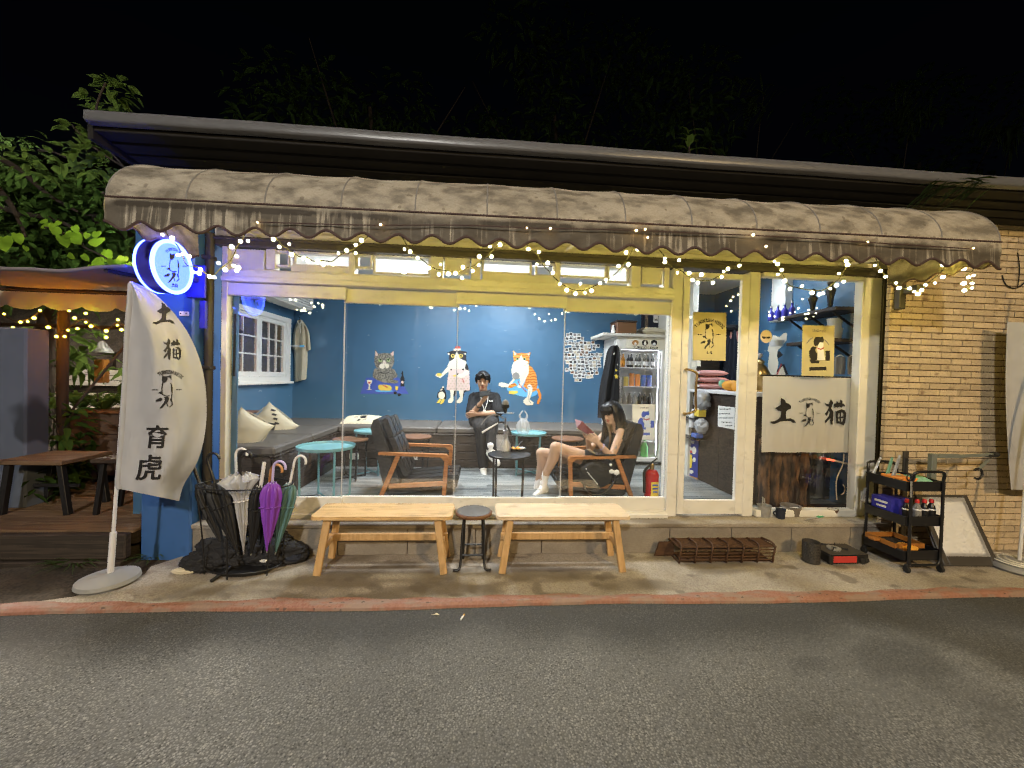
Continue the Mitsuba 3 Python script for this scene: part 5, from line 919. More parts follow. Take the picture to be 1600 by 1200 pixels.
# ================================================================== painted cats on the blue wall
W0 = (0, 6.199, 0); NW = (0, -1, 0)
f1 = Flat(W0, NW, (550, 530, 10.909)); f2_ = Flat(W0, NW, (660, 530, 8.0))
def mural(name, lab, cat, spec):
    k = thing(name, lab, cat)
    for nm, m, g_ in spec: add(k, nm, join(*g_) if isinstance(g_, list) else g_, m)
    return k
P, Q = f1.poly, f1.ell
mural('tabby_cat_mural', 'painted grey tabby cat dining at a blue table on the wall', 'mural', [
    ('table', 'mural_blue', P([(245, 655), (800, 655), (965, 930), (140, 930)], 1)), ('body', 'tabby', P([(395, 500), (480, 520), (690, 500), (750, 560), (775, 620), (745, 660), (690, 680), (790, 720), (760, 750), (640, 745), (540, 740), (440, 700), (360, 650), (360, 580)], 2, smooth=60)),
    ('head', 'tabby', P([(390, 270), (400, 180), (450, 250), (550, 232), (645, 245), (720, 190), (715, 290), (725, 380), (690, 470), (640, 530), (560, 550), (470, 530), (400, 460), (383, 370)], 3)), ('ears', 'mural_pink', [P([(398, 195), (440, 250), (440, 285), (402, 285)], 4), P([(715, 200), (655, 250), (690, 285), (712, 270)], 4)]),
    ('muzzle', 'mural_white', [Q(515, 460, 48, 44, 4), Q(590, 458, 45, 42, 4), P([(550, 350), (585, 400), (570, 430), (530, 430), (522, 395)], 5)]), ('eyes', 'mural_green', [Q(482, 360, 34, 30, 4), Q(622, 358, 34, 30, 4)]), ('pupils', 'mural_black', [Q(488, 352, 13, 13, 5), Q(622, 350, 13, 13, 5), f1.line([(460, 338), (512, 348)], 9, 5), f1.line([(595, 348), (650, 335)], 9, 5), f1.line([(560, 440), (570, 500)], 7, 6), f1.line([(470, 560), (560, 590), (650, 565)], 9, 5)]), ('nose', 'mural_pink', P([(528, 395), (582, 395), (556, 425)], 7)),
    ('wine_bottle', 'mural_black', P([(850, 545), (874, 545), (876, 630), (895, 660), (892, 805), (828, 805), (828, 660), (848, 630)], 3)), ('bottle_label', 'mural_pink', Q(860, 732, 24, 24, 4)), ('wine_glass', 'mural_white', [P([(255, 695), (350, 695), (335, 750), (310, 775), (308, 845), (345, 860), (245, 860), (285, 845), (285, 775), (262, 750)], 3)]), ('wine', 'mural_red', Q(298, 742, 22, 16, 4)),
    ('plate', 'mural_sky', Q(545, 880, 150, 24, 3)), ('sandwich', 'mural_yellow', P([(455, 785), (520, 775), (640, 790), (680, 830), (660, 870), (560, 875), (465, 860), (448, 820)], 4, smooth=40)), ('filling', 'mural_red', P([(520, 785), (560, 782), (625, 820), (600, 830)], 5)), ('cup', 'mural_yellow', P([(735, 800), (790, 800), (780, 870), (745, 870)], 4)), ('sunglasses', 'mural_black', [Q(740, 915, 30, 22, 4), P([(775, 925), (830, 925), (850, 945), (805, 975), (780, 950)], 4)])])
P, Q = f2_.poly, f2_.ell
mural('aproned_cat_mural', 'painted black and white cat in a pale apron and red hat on the wall', 'mural', [
    ('body', 'mural_white', P([(345, 270), (540, 270), (585, 390), (590, 640), (520, 640), (510, 700), (500, 775), (470, 800), (430, 798), (430, 770), (470, 720), (455, 645), (400, 640), (385, 700), (390, 760), (365, 798), (320, 795), (318, 770), (355, 720), (345, 640), (300, 630), (330, 400), (260, 455), (225, 488), (165, 460), (170, 430), (240, 430), (310, 350), (330, 290)], 1)),
    ('fur_patch', 'mural_black', [P([(550, 300), (575, 350), (580, 390), (540, 385), (530, 345)], 2), P([(395, 640), (425, 640), (410, 690), (398, 720), (388, 700)], 2), P([(600, 590), (600, 640), (530, 660), (505, 745), (512, 640)], 1)]),
    ('head', 'mural_black', P([(312, 170), (360, 148), (430, 138), (500, 148), (560, 158), (545, 190), (550, 275), (500, 250), (470, 240), (400, 240), (350, 270), (335, 265), (335, 195)], 3)), ('ears', 'mural_white', [P([(312, 178), (345, 175), (338, 198), (322, 192)], 4), P([(515, 180), (548, 175), (540, 195), (525, 192)], 4)]), ('blaze', 'mural_white', P([(430, 155), (455, 200), (462, 235), (540, 280), (520, 330), (430, 350), (345, 320), (340, 280), (400, 240), (412, 190)], 4)),
    ('eyes', 'mural_yellow', [Q(380, 208, 24, 24, 5), Q(482, 208, 24, 24, 5)]), ('pupils', 'mural_black', [Q(380, 206, 13, 15, 6), Q(482, 206, 13, 15, 6)]), ('hat_band', 'mural_white', P([(388, 118), (480, 118), (480, 142), (388, 142)], 5)), ('hat', 'mural_red', P([(410, 95), (440, 82), (475, 92), (475, 117), (408, 117)], 5)),
    ('apron', 'mural_pink', P([(350, 370), (510, 370), (585, 395), (595, 640), (300, 632), (325, 440)], 3)), ('apron_check', 'mural_beige', [P([(325 + 42 * i + (j % 2) * 21, 450 + 32 * j), (345 + 42 * i + (j % 2) * 21, 450 + 32 * j), (345 + 42 * i + (j % 2) * 21, 466 + 32 * j), (325 + 42 * i + (j % 2) * 21, 466 + 32 * j)], 4) for i in range(6) for j in range(6)]), ('buttons', 'mural_black', [Q(358, 378, 10, 12, 5), Q(510, 378, 11, 13, 5), Q(440, 435, 12, 12, 6)]), ('paw', 'mural_white', P([(545, 380), (585, 400), (560, 450), (490, 485), (440, 470), (430, 440), (500, 430)], 5)), ('snack', 'mural_yellow', [Q(210, 442, 34, 20, 3), P([(385, 450), (430, 440), (425, 462), (390, 468)], 6)]), ('pocket_mark', 'mural_red', [f2_.line([(490, 505), (525, 510)], 6, 5), f2_.line([(485, 530), (525, 535)], 5, 5), f2_.line([(500, 485), (520, 540)], 4, 6)])])
mural('penguin_mural', 'small painted penguin with yellow feet at the cat’s feet', 'mural', [('body', 'mural_black', P([(230, 610), (262, 595), (285, 640), (302, 700), (298, 752), (270, 740), (255, 700), (215, 700), (200, 730), (182, 735), (190, 670), (215, 650)], 2)), ('belly', 'mural_white', [Q(240, 702, 42, 48, 3), Q(260, 600, 14, 10, 4), P([(222, 632), (250, 615), (255, 628), (228, 645)], 4)]), ('feet', 'mural_yellow', [P([(215, 745), (240, 755), (215, 795), (175, 800), (180, 785)], 4), P([(250, 745), (280, 745), (270, 785), (235, 815), (220, 805)], 4)])])
labels['penguin_mural']['label'] = 'small painted penguin with yellow feet beside the aproned cat on the wall'
mural('ginger_cat_mural', 'painted orange and white cat sitting with a blue tray on the wall', 'mural', [
    ('tray', 'mural_sky', P([(1080, 560), (1200, 500), (1440, 570), (1430, 690), (1330, 722), (1180, 700), (1060, 630)], 1, smooth=40)), ('back', 'ginger', P([(1310, 310), (1370, 350), (1420, 430), (1440, 560), (1420, 640), (1370, 665), (1260, 590), (1300, 480), (1325, 400)], 2)), ('tail', 'mural_orange', P([(1420, 620), (1455, 615), (1485, 690), (1485, 740), (1455, 812), (1428, 808), (1435, 770), (1455, 730), (1448, 680)], 3)),
    ('chest', 'mural_white', P([(1140, 290), (1330, 300), (1330, 420), (1270, 540), (1230, 610), (1190, 605), (1190, 585), (1225, 540), (1215, 490), (1160, 500), (1110, 570), (1080, 600), (990, 600), (950, 575), (960, 545), (1000, 540), (1080, 560), (1130, 500), (1112, 400), (1120, 330)], 3)), ('leg_patch', 'ginger', P([(1085, 575), (1150, 545), (1185, 575), (1110, 610), (1070, 605)], 4)),
    ('head', 'ginger', P([(1130, 140), (1185, 180), (1240, 168), (1300, 178), (1352, 162), (1335, 240), (1335, 300), (1290, 325), (1220, 330), (1150, 300), (1135, 230)], 4)), ('ears', 'mural_pink', [P([(1137, 152), (1178, 184), (1150, 205)], 5), P([(1345, 168), (1308, 185), (1325, 210)], 5)]), ('face', 'mural_white', P([(1235, 195), (1255, 245), (1325, 285), (1300, 320), (1230, 335), (1160, 310), (1145, 285), (1210, 245)], 5)), ('eyes', 'mural_green', [Q(1187, 247, 20, 16, 6), Q(1275, 250, 20, 16, 6)]), ('pupils', 'mural_black', [Q(1187, 246, 9, 12, 7), Q(1275, 249, 9, 12, 7)]), ('nose', 'mural_pink', Q(1228, 296, 14, 8, 7)), ('spoon', 'mural_grey', [Q(1170, 460, 44, 45, 5)]), ('handle', 'mural_red', f2_.line([(1195, 520), (1215, 570), (1300, 660)], 9, 5)), ('snack', 'mural_yellow', P([(1080, 645), (1190, 645), (1195, 670), (1140, 690), (1080, 680)], 4)), ('white_figure', 'mural_white', [Q(1338, 590, 28, 26, 4), P([(1320, 620), (1380, 600), (1365, 690), (1340, 750), (1390, 790), (1380, 825), (1300, 825), (1260, 790), (1265, 760), (1310, 720)], 4)]), ('figure_mark', 'mural_grey', [Q(1338, 590, 12, 11, 5), f2_.line([(1345, 650), (1320, 730), (1350, 800)], 5, 5)])])
# photo cluster
f3 = Flat(W0, NW, (860, 480, 6.665)); r3 = np.random.default_rng(5); rows = [(285, 160, 315), (330, 155, 350), (330, 430, 490), (375, 140, 460), (408, 215, 515), (440, 145, 470), (470, 190, 400), (498, 140, 540), (540, 140, 520), (575, 155, 520), (612, 190, 525), (645, 145, 490), (685, 205, 500), (722, 240, 450), (755, 250, 330)]
mats3 = ['print_dark', 'print_mid', 'mural_beige', 'print_dark', 'brown_top', 'mural_grey']
for y_, xa, xb in rows:
    n = max(1, int(round((xb - xa) / 42)))
    for i in range(n):
        x = xa + (i + .5) * (xb - xa) / n + r3.uniform(-4, 4); y2 = y_ + r3.uniform(-7, 7); w, h = (19, 20) if r3.random() < .7 else (22, 17); lay = 1 + int(r3.integers(0, 3)) * 2
        k = thing('photo_print', 'small instant photo in the cluster pinned on the blue wall', 'photo', 'instant photos pinned on the blue wall'); c = [(x - w, y2 - h), (x + w, y2 - h), (x + w, y2 + h), (x - w, y2 + h)]
        add(k, 'paper', f3.poly(c, lay), 'paper'); add(k, 'image', f3.poly([(x - w * .72, y2 - h * .75), (x + w * .72, y2 - h * .75), (x + w * .72, y2 + h * .45), (x - w * .72, y2 + h * .45)], lay + 1), mats3[int(r3.integers(0, 6))])
# ================================================================== armchairs
def armchair(lab, s, xf, xr, y0, y1, za):
    """s = +1 faces +x; xf front leg, xr rear foot"""
    k = thing('armchair', lab, 'armchair', 'black leather armchairs by the glass'); X = lambda t: xf - s * t     # t: distance back from the front leg
    L = abs(xf - xr); fl = .26
    for y in (y0, y1):
        add(k, 'arm', moved(rotax(extrude([(0, 0)] and [(X(-.02), za - .012), (X(.0), za + .012), (X(.3), za + .020), (X(L + .04), za + .026), (X(L + .04), za + .002), (X(.3), za - .012), (X(.06), za - .016), (X(.02), za - .05), (X(-.02), za - .05)], .055), (1, 0, 0), 90), (0, y + .0275, 0)), 'arm_wood')
        add(k, 'front_leg', bar((X(.0), y, za - .045), (X(.02), y, fl), .042, .035, .005, up=(0, 1, 0)), 'arm_wood')
        add(k, 'back_leg', bar((X(L * .76), y, za - .005), (X(L + .02), y, fl), .045, .03, .005, up=(0, 1, 0)), 'arm_wood')
        add(k, 'side_rail', bar((X(.02), y, fl + .155), (X(L * .90), y, fl + .125), .028, .045, .004), 'arm_wood')
    a, b = y0 + .035, y1 - .035
    def prof(pts, ya, yb, bev=.012):
        P = Polygon([(X(t), z) for t, z in pts]); 
        core = moved(rotax(extrude(list(P.exterior.coords), yb - ya - 2 * bev), (1, 0, 0), 90), (0, yb - bev, 0)); ci = list(P.buffer(-bev).exterior.coords)
        return join(core, moved(rotax(extrude(ci, yb - ya), (1, 0, 0), 90), (0, yb, 0)))
    rnd = lambda pts: list(Polygon(pts).buffer(-.022).buffer(.022, quad_segs=4).exterior.coords)
    w = (b - a) / 3
    add(k, 'seat_shell', prof(rnd([(-.10, fl + .10), (-.13, fl + .16), (L * .78, fl + .12), (L * .98, fl + .06), (L * .9, fl + .02), (.1, fl + .085)]), a, b), 'leather')
    for i in range(3): add(k, 'seat_cushion', prof(rnd([(-.12, fl + .165), (-.13, fl + .235), (L * .70, fl + .185), (L * .72, fl + .115)]), a + w * i + .002, a + w * (i + 1) - .002), 'leather')
    add(k, 'back_shell', prof(rnd([(L * .72, fl + .11), (L * .98, fl + .05), (L * 1.22, fl + .70), (L * 1.18, fl + .78), (L * 1.10, fl + .79)]), a, b), 'leather')
    h0, h1 = np.array([L * .68, fl + .20]), np.array([L * 1.05, fl + .785]); d = (h1 - h0) / np.linalg.norm(h1 - h0); nn = np.array([-d[1], d[0]]) * .055
    for i in range(3):
        for j in range(3):
            q0, q1 = h0 + (h1 - h0) * (j / 3 + .006), h0 + (h1 - h0) * ((j + 1) / 3 - .006)
            add(k, 'back_cushion', prof(rnd([q0, q1, q1 + nn, q0 + nn]) if False else rnd([tuple(q0), tuple(q1), tuple(q1 + nn), tuple(q0 + nn)]), a + w * i + .002, a + w * (i + 1) - .002), 'leather')
    return k
za = A(650, 711, 3.95)[2]
armchair('left black leather armchair with wooden arms, standing empty and facing right', 1, A(697, 745, 3.95)[0], A(597, 774, 3.95)[0], 3.95, 4.50, za)
armchair('right black leather armchair with wooden arms, the woman sitting in it', -1, A(890, 745, 3.95)[0], A(985, 774, 3.95)[0], 3.95, 4.50, A(940, 715, 3.95)[2])
# ================================================================== tables
def tray_table(lab, c, r, z, y, mat_t, legm=None, rim=True, group='round side tables in the cafe', fl=.26):
    k = thing('side_table', lab, 'table', group); o = (c, y, z)
    add(k, 'top', lathe([(0, -.008), (r, -.008), (r + .006, .0), (r + .008, .022), (r + .003, .022), (r - .002, .0), (0, .0)] if rim else [(0, -.022), (r - .006, -.022), (r, -.016), (r, -.004), (r - .006, 0), (0, 0)], o, 40), mat_t, smooth=30)
    legm = legm or mat_t
    for i in range(4):
        a = math.radians(38 + 90 * i); p = np.array([c + r * .94 * math.cos(a), y + r * .94 * math.sin(a), z - .012]); q = np.array([c + r * .90 * math.cos(a), y + r * .9 * math.sin(a), fl])
        add(k, 'leg', rod(p, q, .0105), legm, smooth=40)
    for i in range(2):
        a = math.radians(38 + 90 * i); add(k, 'base_bar', rod((c + r * .9 * math.cos(a), y + r * .9 * math.sin(a), fl + .012 + .014 * i), (c - r * .9 * math.cos(a), y - r * .9 * math.sin(a), fl + .012 + .014 * i), .007), legm, smooth=40)
    return k
def ctop(px, py, z): g = G(px, py, z); return g[0], g[1]
x, y = ctop(510, 698, .78); tray_table('aqua blue round table at the left, nearest the glass', x, .255, .775, y, 'aqua')
x, y = ctop(582, 674, .78); tray_table('aqua blue round table half hidden behind the left armchair', x, .21, .775, y, 'aqua')
x, y = ctop(826, 677, .78); tray_table('aqua blue round table carrying a plastic bag near the back bench', x, .225, .775, y, 'aqua'); T3 = (x, y)
x, y = ctop(548, 685, .73); tray_table('round brown table with black legs behind the left aqua table', x, .20, .73, y, 'brown_top', 'black_metal', False)
x, y = ctop(650, 681, .75); tray_table('round brown table behind the arm of the left armchair', x, .19, .75, y, 'brown_top', 'black_metal', False)
x, y = ctop(887, 684, .75); tray_table('round brown table between the aqua table and the reading woman', x, .205, .75, y, 'brown_top', 'black_metal', False)
x, y = ctop(796, 708, .755); tray_table('glossy black round table with glass and plate before the seated man', x, .212, .75, y, 'black_metal', 'black_metal', False); BT = (x, y)
zt_ = .752
k = thing('drinking_glass', 'tall clear drinking glass on the black table', 'glass'); g = G(781, 703, zt_); o = (g[0], g[1], zt_); add(k, 'wall', lathe([(0, .004), (.033, .004), (.036, .02), (.041, .155)], o, 24), 'film', smooth=40); add(k, 'water', lathe([(0, .008), (.033, .008), (.037, .10), (0, .10)], o, 20), 'film', smooth=40); add(k, 'base', disc_(.034, .006, o, 20), 'can_white')
k = thing('food_plate', 'black plate with orange food and a spoon on the black table', 'plate'); g = G(807, 703, zt_); o = (g[0], g[1], zt_); add(k, 'dish', lathe([(0, .004), (.06, .004), (.098, .02), (.10, .024), (.06, .012), (0, .010)], o, 30), 'black_metal', smooth=40)
add(k, 'food', join(*[ball((o[0] + .05 * math.cos(a) * q, o[1] + .05 * math.sin(a) * q, o[2] + .018), .02, 1, (1, 1, .6)) for a, q in ((0, .2), (1.2, .9), (2.6, .8), (4, .9), (5.2, .8))]), 'food_orange', smooth=True); add(k, 'rice', ball((o[0] + .055, o[1], o[2] + .018), .028, 2, (1.2, 1, .5)), 'off_white', smooth=True); add(k, 'spoon', bar((o[0], o[1], o[2] + .03), (o[0] + .06, o[1] + .02, o[2] + .09), .010, .004, .001), 'chrome')
hk2 = thing('water_pipe', 'water pipe with clear glass vase and long white mouthpiece beside the black table', 'water pipe'); hx_, hy_ = BT[0] - .02, BT[1] + .16; c = A(790, 690, hy_); hx_ = c[0]; zz0 = zt_ - .01
add(hk2, 'vase', lathe([(0, 0), (.055, .004), (.062, .03), (.05, .08), (.028, .13), (.022, .175), (.027, .19)], (hx_, hy_, zz0), 24), 'glassy', smooth=50); add(hk2, 'ice', lathe([(0, .006), (.045, .008), (.040, .06), (.022, .12), (0, .12)], (hx_, hy_, zz0), 20), 'can_white', smooth=50); add(hk2, 'stem', lathe([(.012, .05), (.012, .19), (.024, .195), (.024, .21), (.012, .22), (.010, .26), (.018, .27), (.010, .28), (.010, .34)], (hx_ - .008, hy_, zz0), 18), 'chrome', smooth=40)
zb = A(787, 646, hy_)[2]; add(hk2, 'plate', lathe([(0, 0), (.085, .004), (.092, .008), (.0, .006)], (hx_ - .012, hy_, zb), 28), 'chrome', smooth=40); add(hk2, 'bowl', lathe([(.012, .008), (.018, .02), (.022, .05), (.038, .06), (.040, .085), (.036, .09), (0, .09)], (hx_ - .012, hy_, zb), 22), 'black_matt', smooth=40); add(hk2, 'coal_cover', lathe([(.037, .091), (.034, .115), (.02, .135), (.006, .142), (.0, .15)], (hx_ - .012, hy_, zb), 22), 'stone_grey', smooth=40)
add(hk2, 'mouthpiece', tube([A(753, 676, hy_ - .06), A(778, 661, hy_ - .02)], [.011, .007], 10), 'pvc_white', smooth=True)
add(hk2, 'hose', tube(spline([A(778, 661, hy_ - .02), A(786, 660, hy_ + .02), A(794, 668, hy_ + .03), A(800, 690, hy_ + .05), A(797, 705, hy_ + .06)], 30), .008, 8), 'black_matt', smooth=True); add(hk2, 'hose', tube(spline([A(752, 664, hy_ + .03), A(762, 652, hy_ + .03), A(776, 648, hy_ + .02), A(787, 654, hy_)], 24), .006, 8), 'stone_grey', smooth=True)
pb2 = thing('plastic_bag', 'translucent plastic bag with tied handles on the aqua table', 'bag'); c = G(816, 676, .78); o = np.array([c[0], T3[1] - .05, .782])
def bagf(u, v):
    a = u * 2 * math.pi; r = [(0, .055), (.1, .075), (.45, .08), (.75, .065), (1, .03)]; 
    for (v0, r0), (v1, r1) in zip(r, r[1:]):
        if v <= v1 + 1e-9: q = r0 + (r1 - r0) * (v - v0) / (v1 - v0); break
    q *= 1 + .18 * math.sin(4 * a + 5 * v) * v + .08 * math.sin(9 * a); return [o[0] + q * math.cos(a), o[1] + q * .8 * math.sin(a), o[2] + .20 * v]
add(pb2, 'body', grid(bagf, 40, 14), 'film', smooth=True); add(pb2, 'handle', join(*[tube(spline([o + [dx, 0, .19], o + [dx * 1.3, 0, .24], o + [dx * .3, 0, .29]], 14), [.016] * 7 + [.010] * 7, 6) for dx in (-.035, .035)]), 'film', smooth=True)
# ================================================================== fire extinguisher
fe = thing('fire_extinguisher', 'red fire extinguisher with yellow label on the floor inside the glass', 'fire extinguisher'); c = A(1018, 755, 4.0); o = (c[0], 4.0, .262)
zt2 = A(1018, 733, 4.0)[2] - .262
add(fe, 'cylinder', lathe([(0, 0), (.066, 0), (.070, .01), (.070, zt2 - .05), (.05, zt2 - .012), (.022, zt2), (0, zt2)], o, 28), 'red_paint', smooth=40); add(fe, 'valve', lathe([(.022, zt2), (.024, zt2 + .045), (.014, zt2 + .06), (0, zt2 + .06)], o, 16), 'brass', smooth=40)
add(fe, 'lever', join(bar((o[0] - .02, o[1], o[2] + zt2 + .06), (o[0] + .055, o[1], o[2] + zt2 + .115), .02, .01, .002), bar((o[0] - .02, o[1], o[2] + zt2 + .05), (o[0] + .06, o[1], o[2] + zt2 + .055), .02, .008, .002)), 'black_metal')
add(fe, 'hose', tube(spline([(o[0] - .02, o[1], o[2] + zt2 + .04), (o[0] - .085, o[1] - .01, o[2] + zt2 - .02), (o[0] - .092, o[1] - .02, o[2] + .22), (o[0] - .085, o[1] - .02, o[2] + .06)], 24), .013, 8), 'black_matt', smooth=True)
lab_ = lathe([(.0712, .02), (.0712, zt2 - .12)], o, 40); fsel = [f for f in np.array(lab_.faces) if (np.array(lab_.vertices)[f].mean(0) - o)[1] < -.02 and (np.array(lab_.vertices)[f].mean(0) - o)[0] > -.035]; add(fe, 'label_sheet', tm(lab_.vertices, fsel), 'yellow_print', smooth=True); add(fe, 'label_print', join(*[box(o[0] - .02 + .004 * i, o[0] + .035, o[1] - .0765 + .004 * abs(i - 1), o[1] - .06, o[2] + zt2 - .16 - .035 * i, o[2] + zt2 - .145 - .035 * i) for i in range(3)]), 'mural_blue')
# ================================================================== fridge
fr = thing('drinks_fridge', 'tall white glass fronted drinks fridge with a cat header and poster', 'fridge'); x0, x1, y0, y1, z0, z1 = 1.925, 2.66, 5.57, 6.17, .30, A(1000, 527, 5.57)[2]
F5 = lambda px, py: A(px, py, 5.565)
zh = F5(1000, 546)[2]
add(fr, 'cabinet', join(box(x0, x0 + .05, y0, y1, z0, z1, .006), box(x1 - .05, x1, y0, y1, z0, z1, .006), box(x0 + .05, x1 - .05, y0, y1, z0, z0 + .07, .004), box(x0 + .05, x1 - .05, y0, y1, zh, z1, .004), box(x0 + .05, x1 - .05, y1 - .03, y1, z0 + .07, zh)), 'white_paint')
add(fr, 'foot', join(*[box(x - .02, x + .02, y - .02, y + .02, .26, .30) for x in (x0 + .06, x1 - .06) for y in (y0 + .06, y1 - .06)]), 'black_matt')
add(fr, 'header_panel', box(F5(978, 540)[0], x1 - .01, y0 - .012, y0 - .001, zh + .01, z1 - .02, .003), 'poster_cream')
ffr = Flat((0, y0 - .0125, 0), (0, -1, 0), (860, 480, 6.665))
add(fr, 'header_emblem', join(ffr.ell(985, 370, 32, 32), ffr.ell(1080, 372, 32, 32)), 'ink'); add(fr, 'header_emblem', ffr.ell(885, 370, 34, 28), 'wood_handle'); add(fr, 'emblem_face', join(ffr.poly([(985, 345), (1000, 385), (985, 398), (970, 385)], 2), ffr.ell(1080, 385, 18, 16, 2), ffr.ell(885, 380, 14, 12, 2)), 'paper'); add(fr, 'lettering', ffr.text('TURKISH KEDI', 990, 435, 24, wid=260), 'ink')
add(fr, 'door_frame', join(box(x0 + .004, x0 + .055, y0 - .035, y0 - .002, z0 + .02, zh, .004), box(x1 - .055, x1, y0 - .035, y0 - .002, z0 + .02, zh, .004), box(x0 + .055, x1 - .055, y0 - .035, y0 - .002, z0 + .02, z0 + .07, .004)), 'white_paint'); add(fr, 'door_glass', grid(lambda u, v: [x0 + .055 + (x1 - x0 - .11) * u, y0 - .02, z0 + .07 + (zh - z0 - .07) * v], 2, 2), 'pane_glass')
add(fr, 'door_handle', box(F5(971, 600)[0] - .01, F5(971, 600)[0] + .012, y0 - .055, y0 - .036, F5(971, 622)[2], F5(971, 588)[2], .004), 'stone_grey')
add(fr, 'light_strip', tm([[x1 - .075, y0 + .03, z0 + .1], [x1 - .075, y0 + .06, z0 + .1], [x1 - .075, y0 + .06, zh - .02], [x1 - .075, y0 + .03, zh - .02]], [[0, 2, 1], [0, 3, 2]]), 'white_paint', emit=np.array((.82, .9, 1.0)) * FRIDGE_GLOW * 2, w=2)
add(fr, 'light_strip', tm([[x0 + .1, y0 + .03, zh - .006], [x1 - .1, y0 + .03, zh - .006], [x1 - .1, y0 + .08, zh - .006], [x0 + .1, y0 + .08, zh - .006]], [[0, 2, 1], [0, 3, 2]]), 'white_paint', emit=np.array((.82, .9, 1.0)) * FRIDGE_GLOW * 2, w=2)
zsf = [F5(1000, 574)[2], F5(1000, 604)[2], F5(1000, 632)[2], F5(1000, 662)[2], F5(1000, 690)[2]]
for z in zsf: add(fr, 'shelf', box(x0 + .052, x1 - .09, y0 + .02, y1 - .04, z - .012, z, .003), 'can_white')
def bottle(lab, cat, x, y, z, r, h, m, capm='can_white', grp='drinks standing in the fridge', neck=True):
    k = thing('drink_bottle' if neck else 'drink_can', lab, cat, grp)
    if neck: add(k, 'body', lathe([(0, 0), (r, .002), (r, h * .55), (r * .38, h * .78), (r * .36, h * .95), (0, h * .95)], (x, y, z), 12), m, smooth=40); add(k, 'cap', lathe([(r * .42, h * .93), (r * .42, h), (0, h)], (x, y, z), 10), capm, smooth=40)
    else: add(k, 'body', lathe([(0, 0), (r * .85, 0), (r, .006), (r, h - .008), (r * .85, h), (0, h)], (x, y, z), 14), m, smooth=40); add(k, 'lid', lathe([(r * .8, h + .001), (0, h + .002)], (x, y, z), 12), 'chrome', smooth=40)
z = zsf[0] + .002
for i in range(9): bottle('brown bottle on the top fridge shelf, left end' if i < 2 else 'dark bottle with white label on the top fridge shelf', 'bottle', x0 + .09 + i * .062, y0 + .07 + .05 * (i % 2), z, .027, .20 + .012 * (i % 2), 'amber' if i < 2 else 'black_metal'); 
for i in range(9):
    k = f'drink_bottle_{i:03d}' if i else 'drink_bottle'; x = x0 + .09 + i * .062; add(k, 'label_band', lathe([(.0278, .03), (.0278, .09)], (x, y0 + .07 + .05 * (i % 2), z), 12), 'food_orange' if i < 2 else 'can_white', smooth=40)
z = zsf[1] + .002
for i, (m, l) in enumerate([('can_white', 'white can at the left of the second fridge shelf'), ('yellow_print', 'yellow can on the second fridge shelf'), ('can_orange', 'tall orange can, left one of two on the second shelf'), ('can_orange', 'tall orange can, right one of two on the second shelf'), ('can_blue', 'blue can, left one of the pair on the second shelf'), ('can_blue', 'blue can, right one of the pair on the second shelf')]): bottle(l, 'can', x0 + .10 + i * .088, y0 + .08, z, .036, [.12, .14, .19, .18, .17, .17][i], m, neck=False)
z = zsf[2] + .002
for i in range(7): bottle('clear jar on the third fridge shelf' if i < 4 else 'black bottle on the third fridge shelf', 'bottle', x0 + .09 + i * .078, y0 + .07, z, .032, .17, 'stone_grey' if i < 4 else 'black_metal', 'can_white')
z = zsf[3] + .002
for i in range(2): bottle('dark jar on the fourth fridge shelf left of the poster', 'bottle', x0 + .085 + i * .07, y0 + .07, z, .03, .17, 'print_mid', 'can_white')
z = z0 + .072
for i, (m, l) in enumerate([('can_white', 'white jug at the left of the fridge floor'), ('can_white', 'white jug in the middle of the fridge floor'), ('green_label', 'green bottle on the fridge floor')]): bottle(l, 'jug' if i < 2 else 'bottle', x0 + .2 + i * .15, y0 + .08, z, .055, .27, m, 'can_white')
fp_ = Flat((0, y0 - .041, 0), (0, -1, 0), (820, 610, 6.668)); ps = thing('fridge_poster', 'cream poster with a dark blue cat taped to the fridge door', 'poster'); fp0 = fp_.poly([(1120, 142), (1362, 142), (1355, 514), (1120, 514)], 1)
def catposter(k, fl, q, dark, acc):
    add(k, 'cat', join(fl.poly(q([(40, 22), (46, 14), (66, 15), (72, 12), (76, 26), (70, 36), (60, 30), (54, 40), (44, 42), (38, 34)]), 2), fl.poly(q([(36, 42), (48, 46), (44, 56), (52, 66), (50, 84), (30, 84), (22, 74), (22, 58), (28, 48)]), 2), fl.poly(q([(22, 82), (60, 86), (58, 94), (30, 94)]), 3), fl.poly(q([(82, 56), (98, 56), (98, 86), (82, 86)]), 2)), dark)
    add(k, 'cat_white', join(fl.poly(q([(54, 40), (62, 30), (74, 32), (74, 44), (64, 50), (52, 48)]), 3), fl.poly(q([(50, 50), (74, 50), (80, 84), (52, 84), (54, 66)]), 2)), 'paper'); add(k, 'collar', fl.line(q([(48, 47), (64, 52), (76, 46)]), 9, 4), acc)
add(ps, 'sheet', fp0, 'poster_cream'); catposter(ps, fp_, lambda pts: [(1130 + x * 2.2, 185 + y * 2.35) for x, y in pts], 'mural_blue', 'mural_red'); add(ps, 'lettering', join(fp_.text('CHINE RUNNET' if False else 'TURKISH KEDI', 1245, 188, 14, 2, 95)), 'print_mid'); add(ps, 'caption_bar', fp_.poly([(1190, 440), (1300, 440), (1300, 466), (1190, 466)], 2), 'mural_blue')
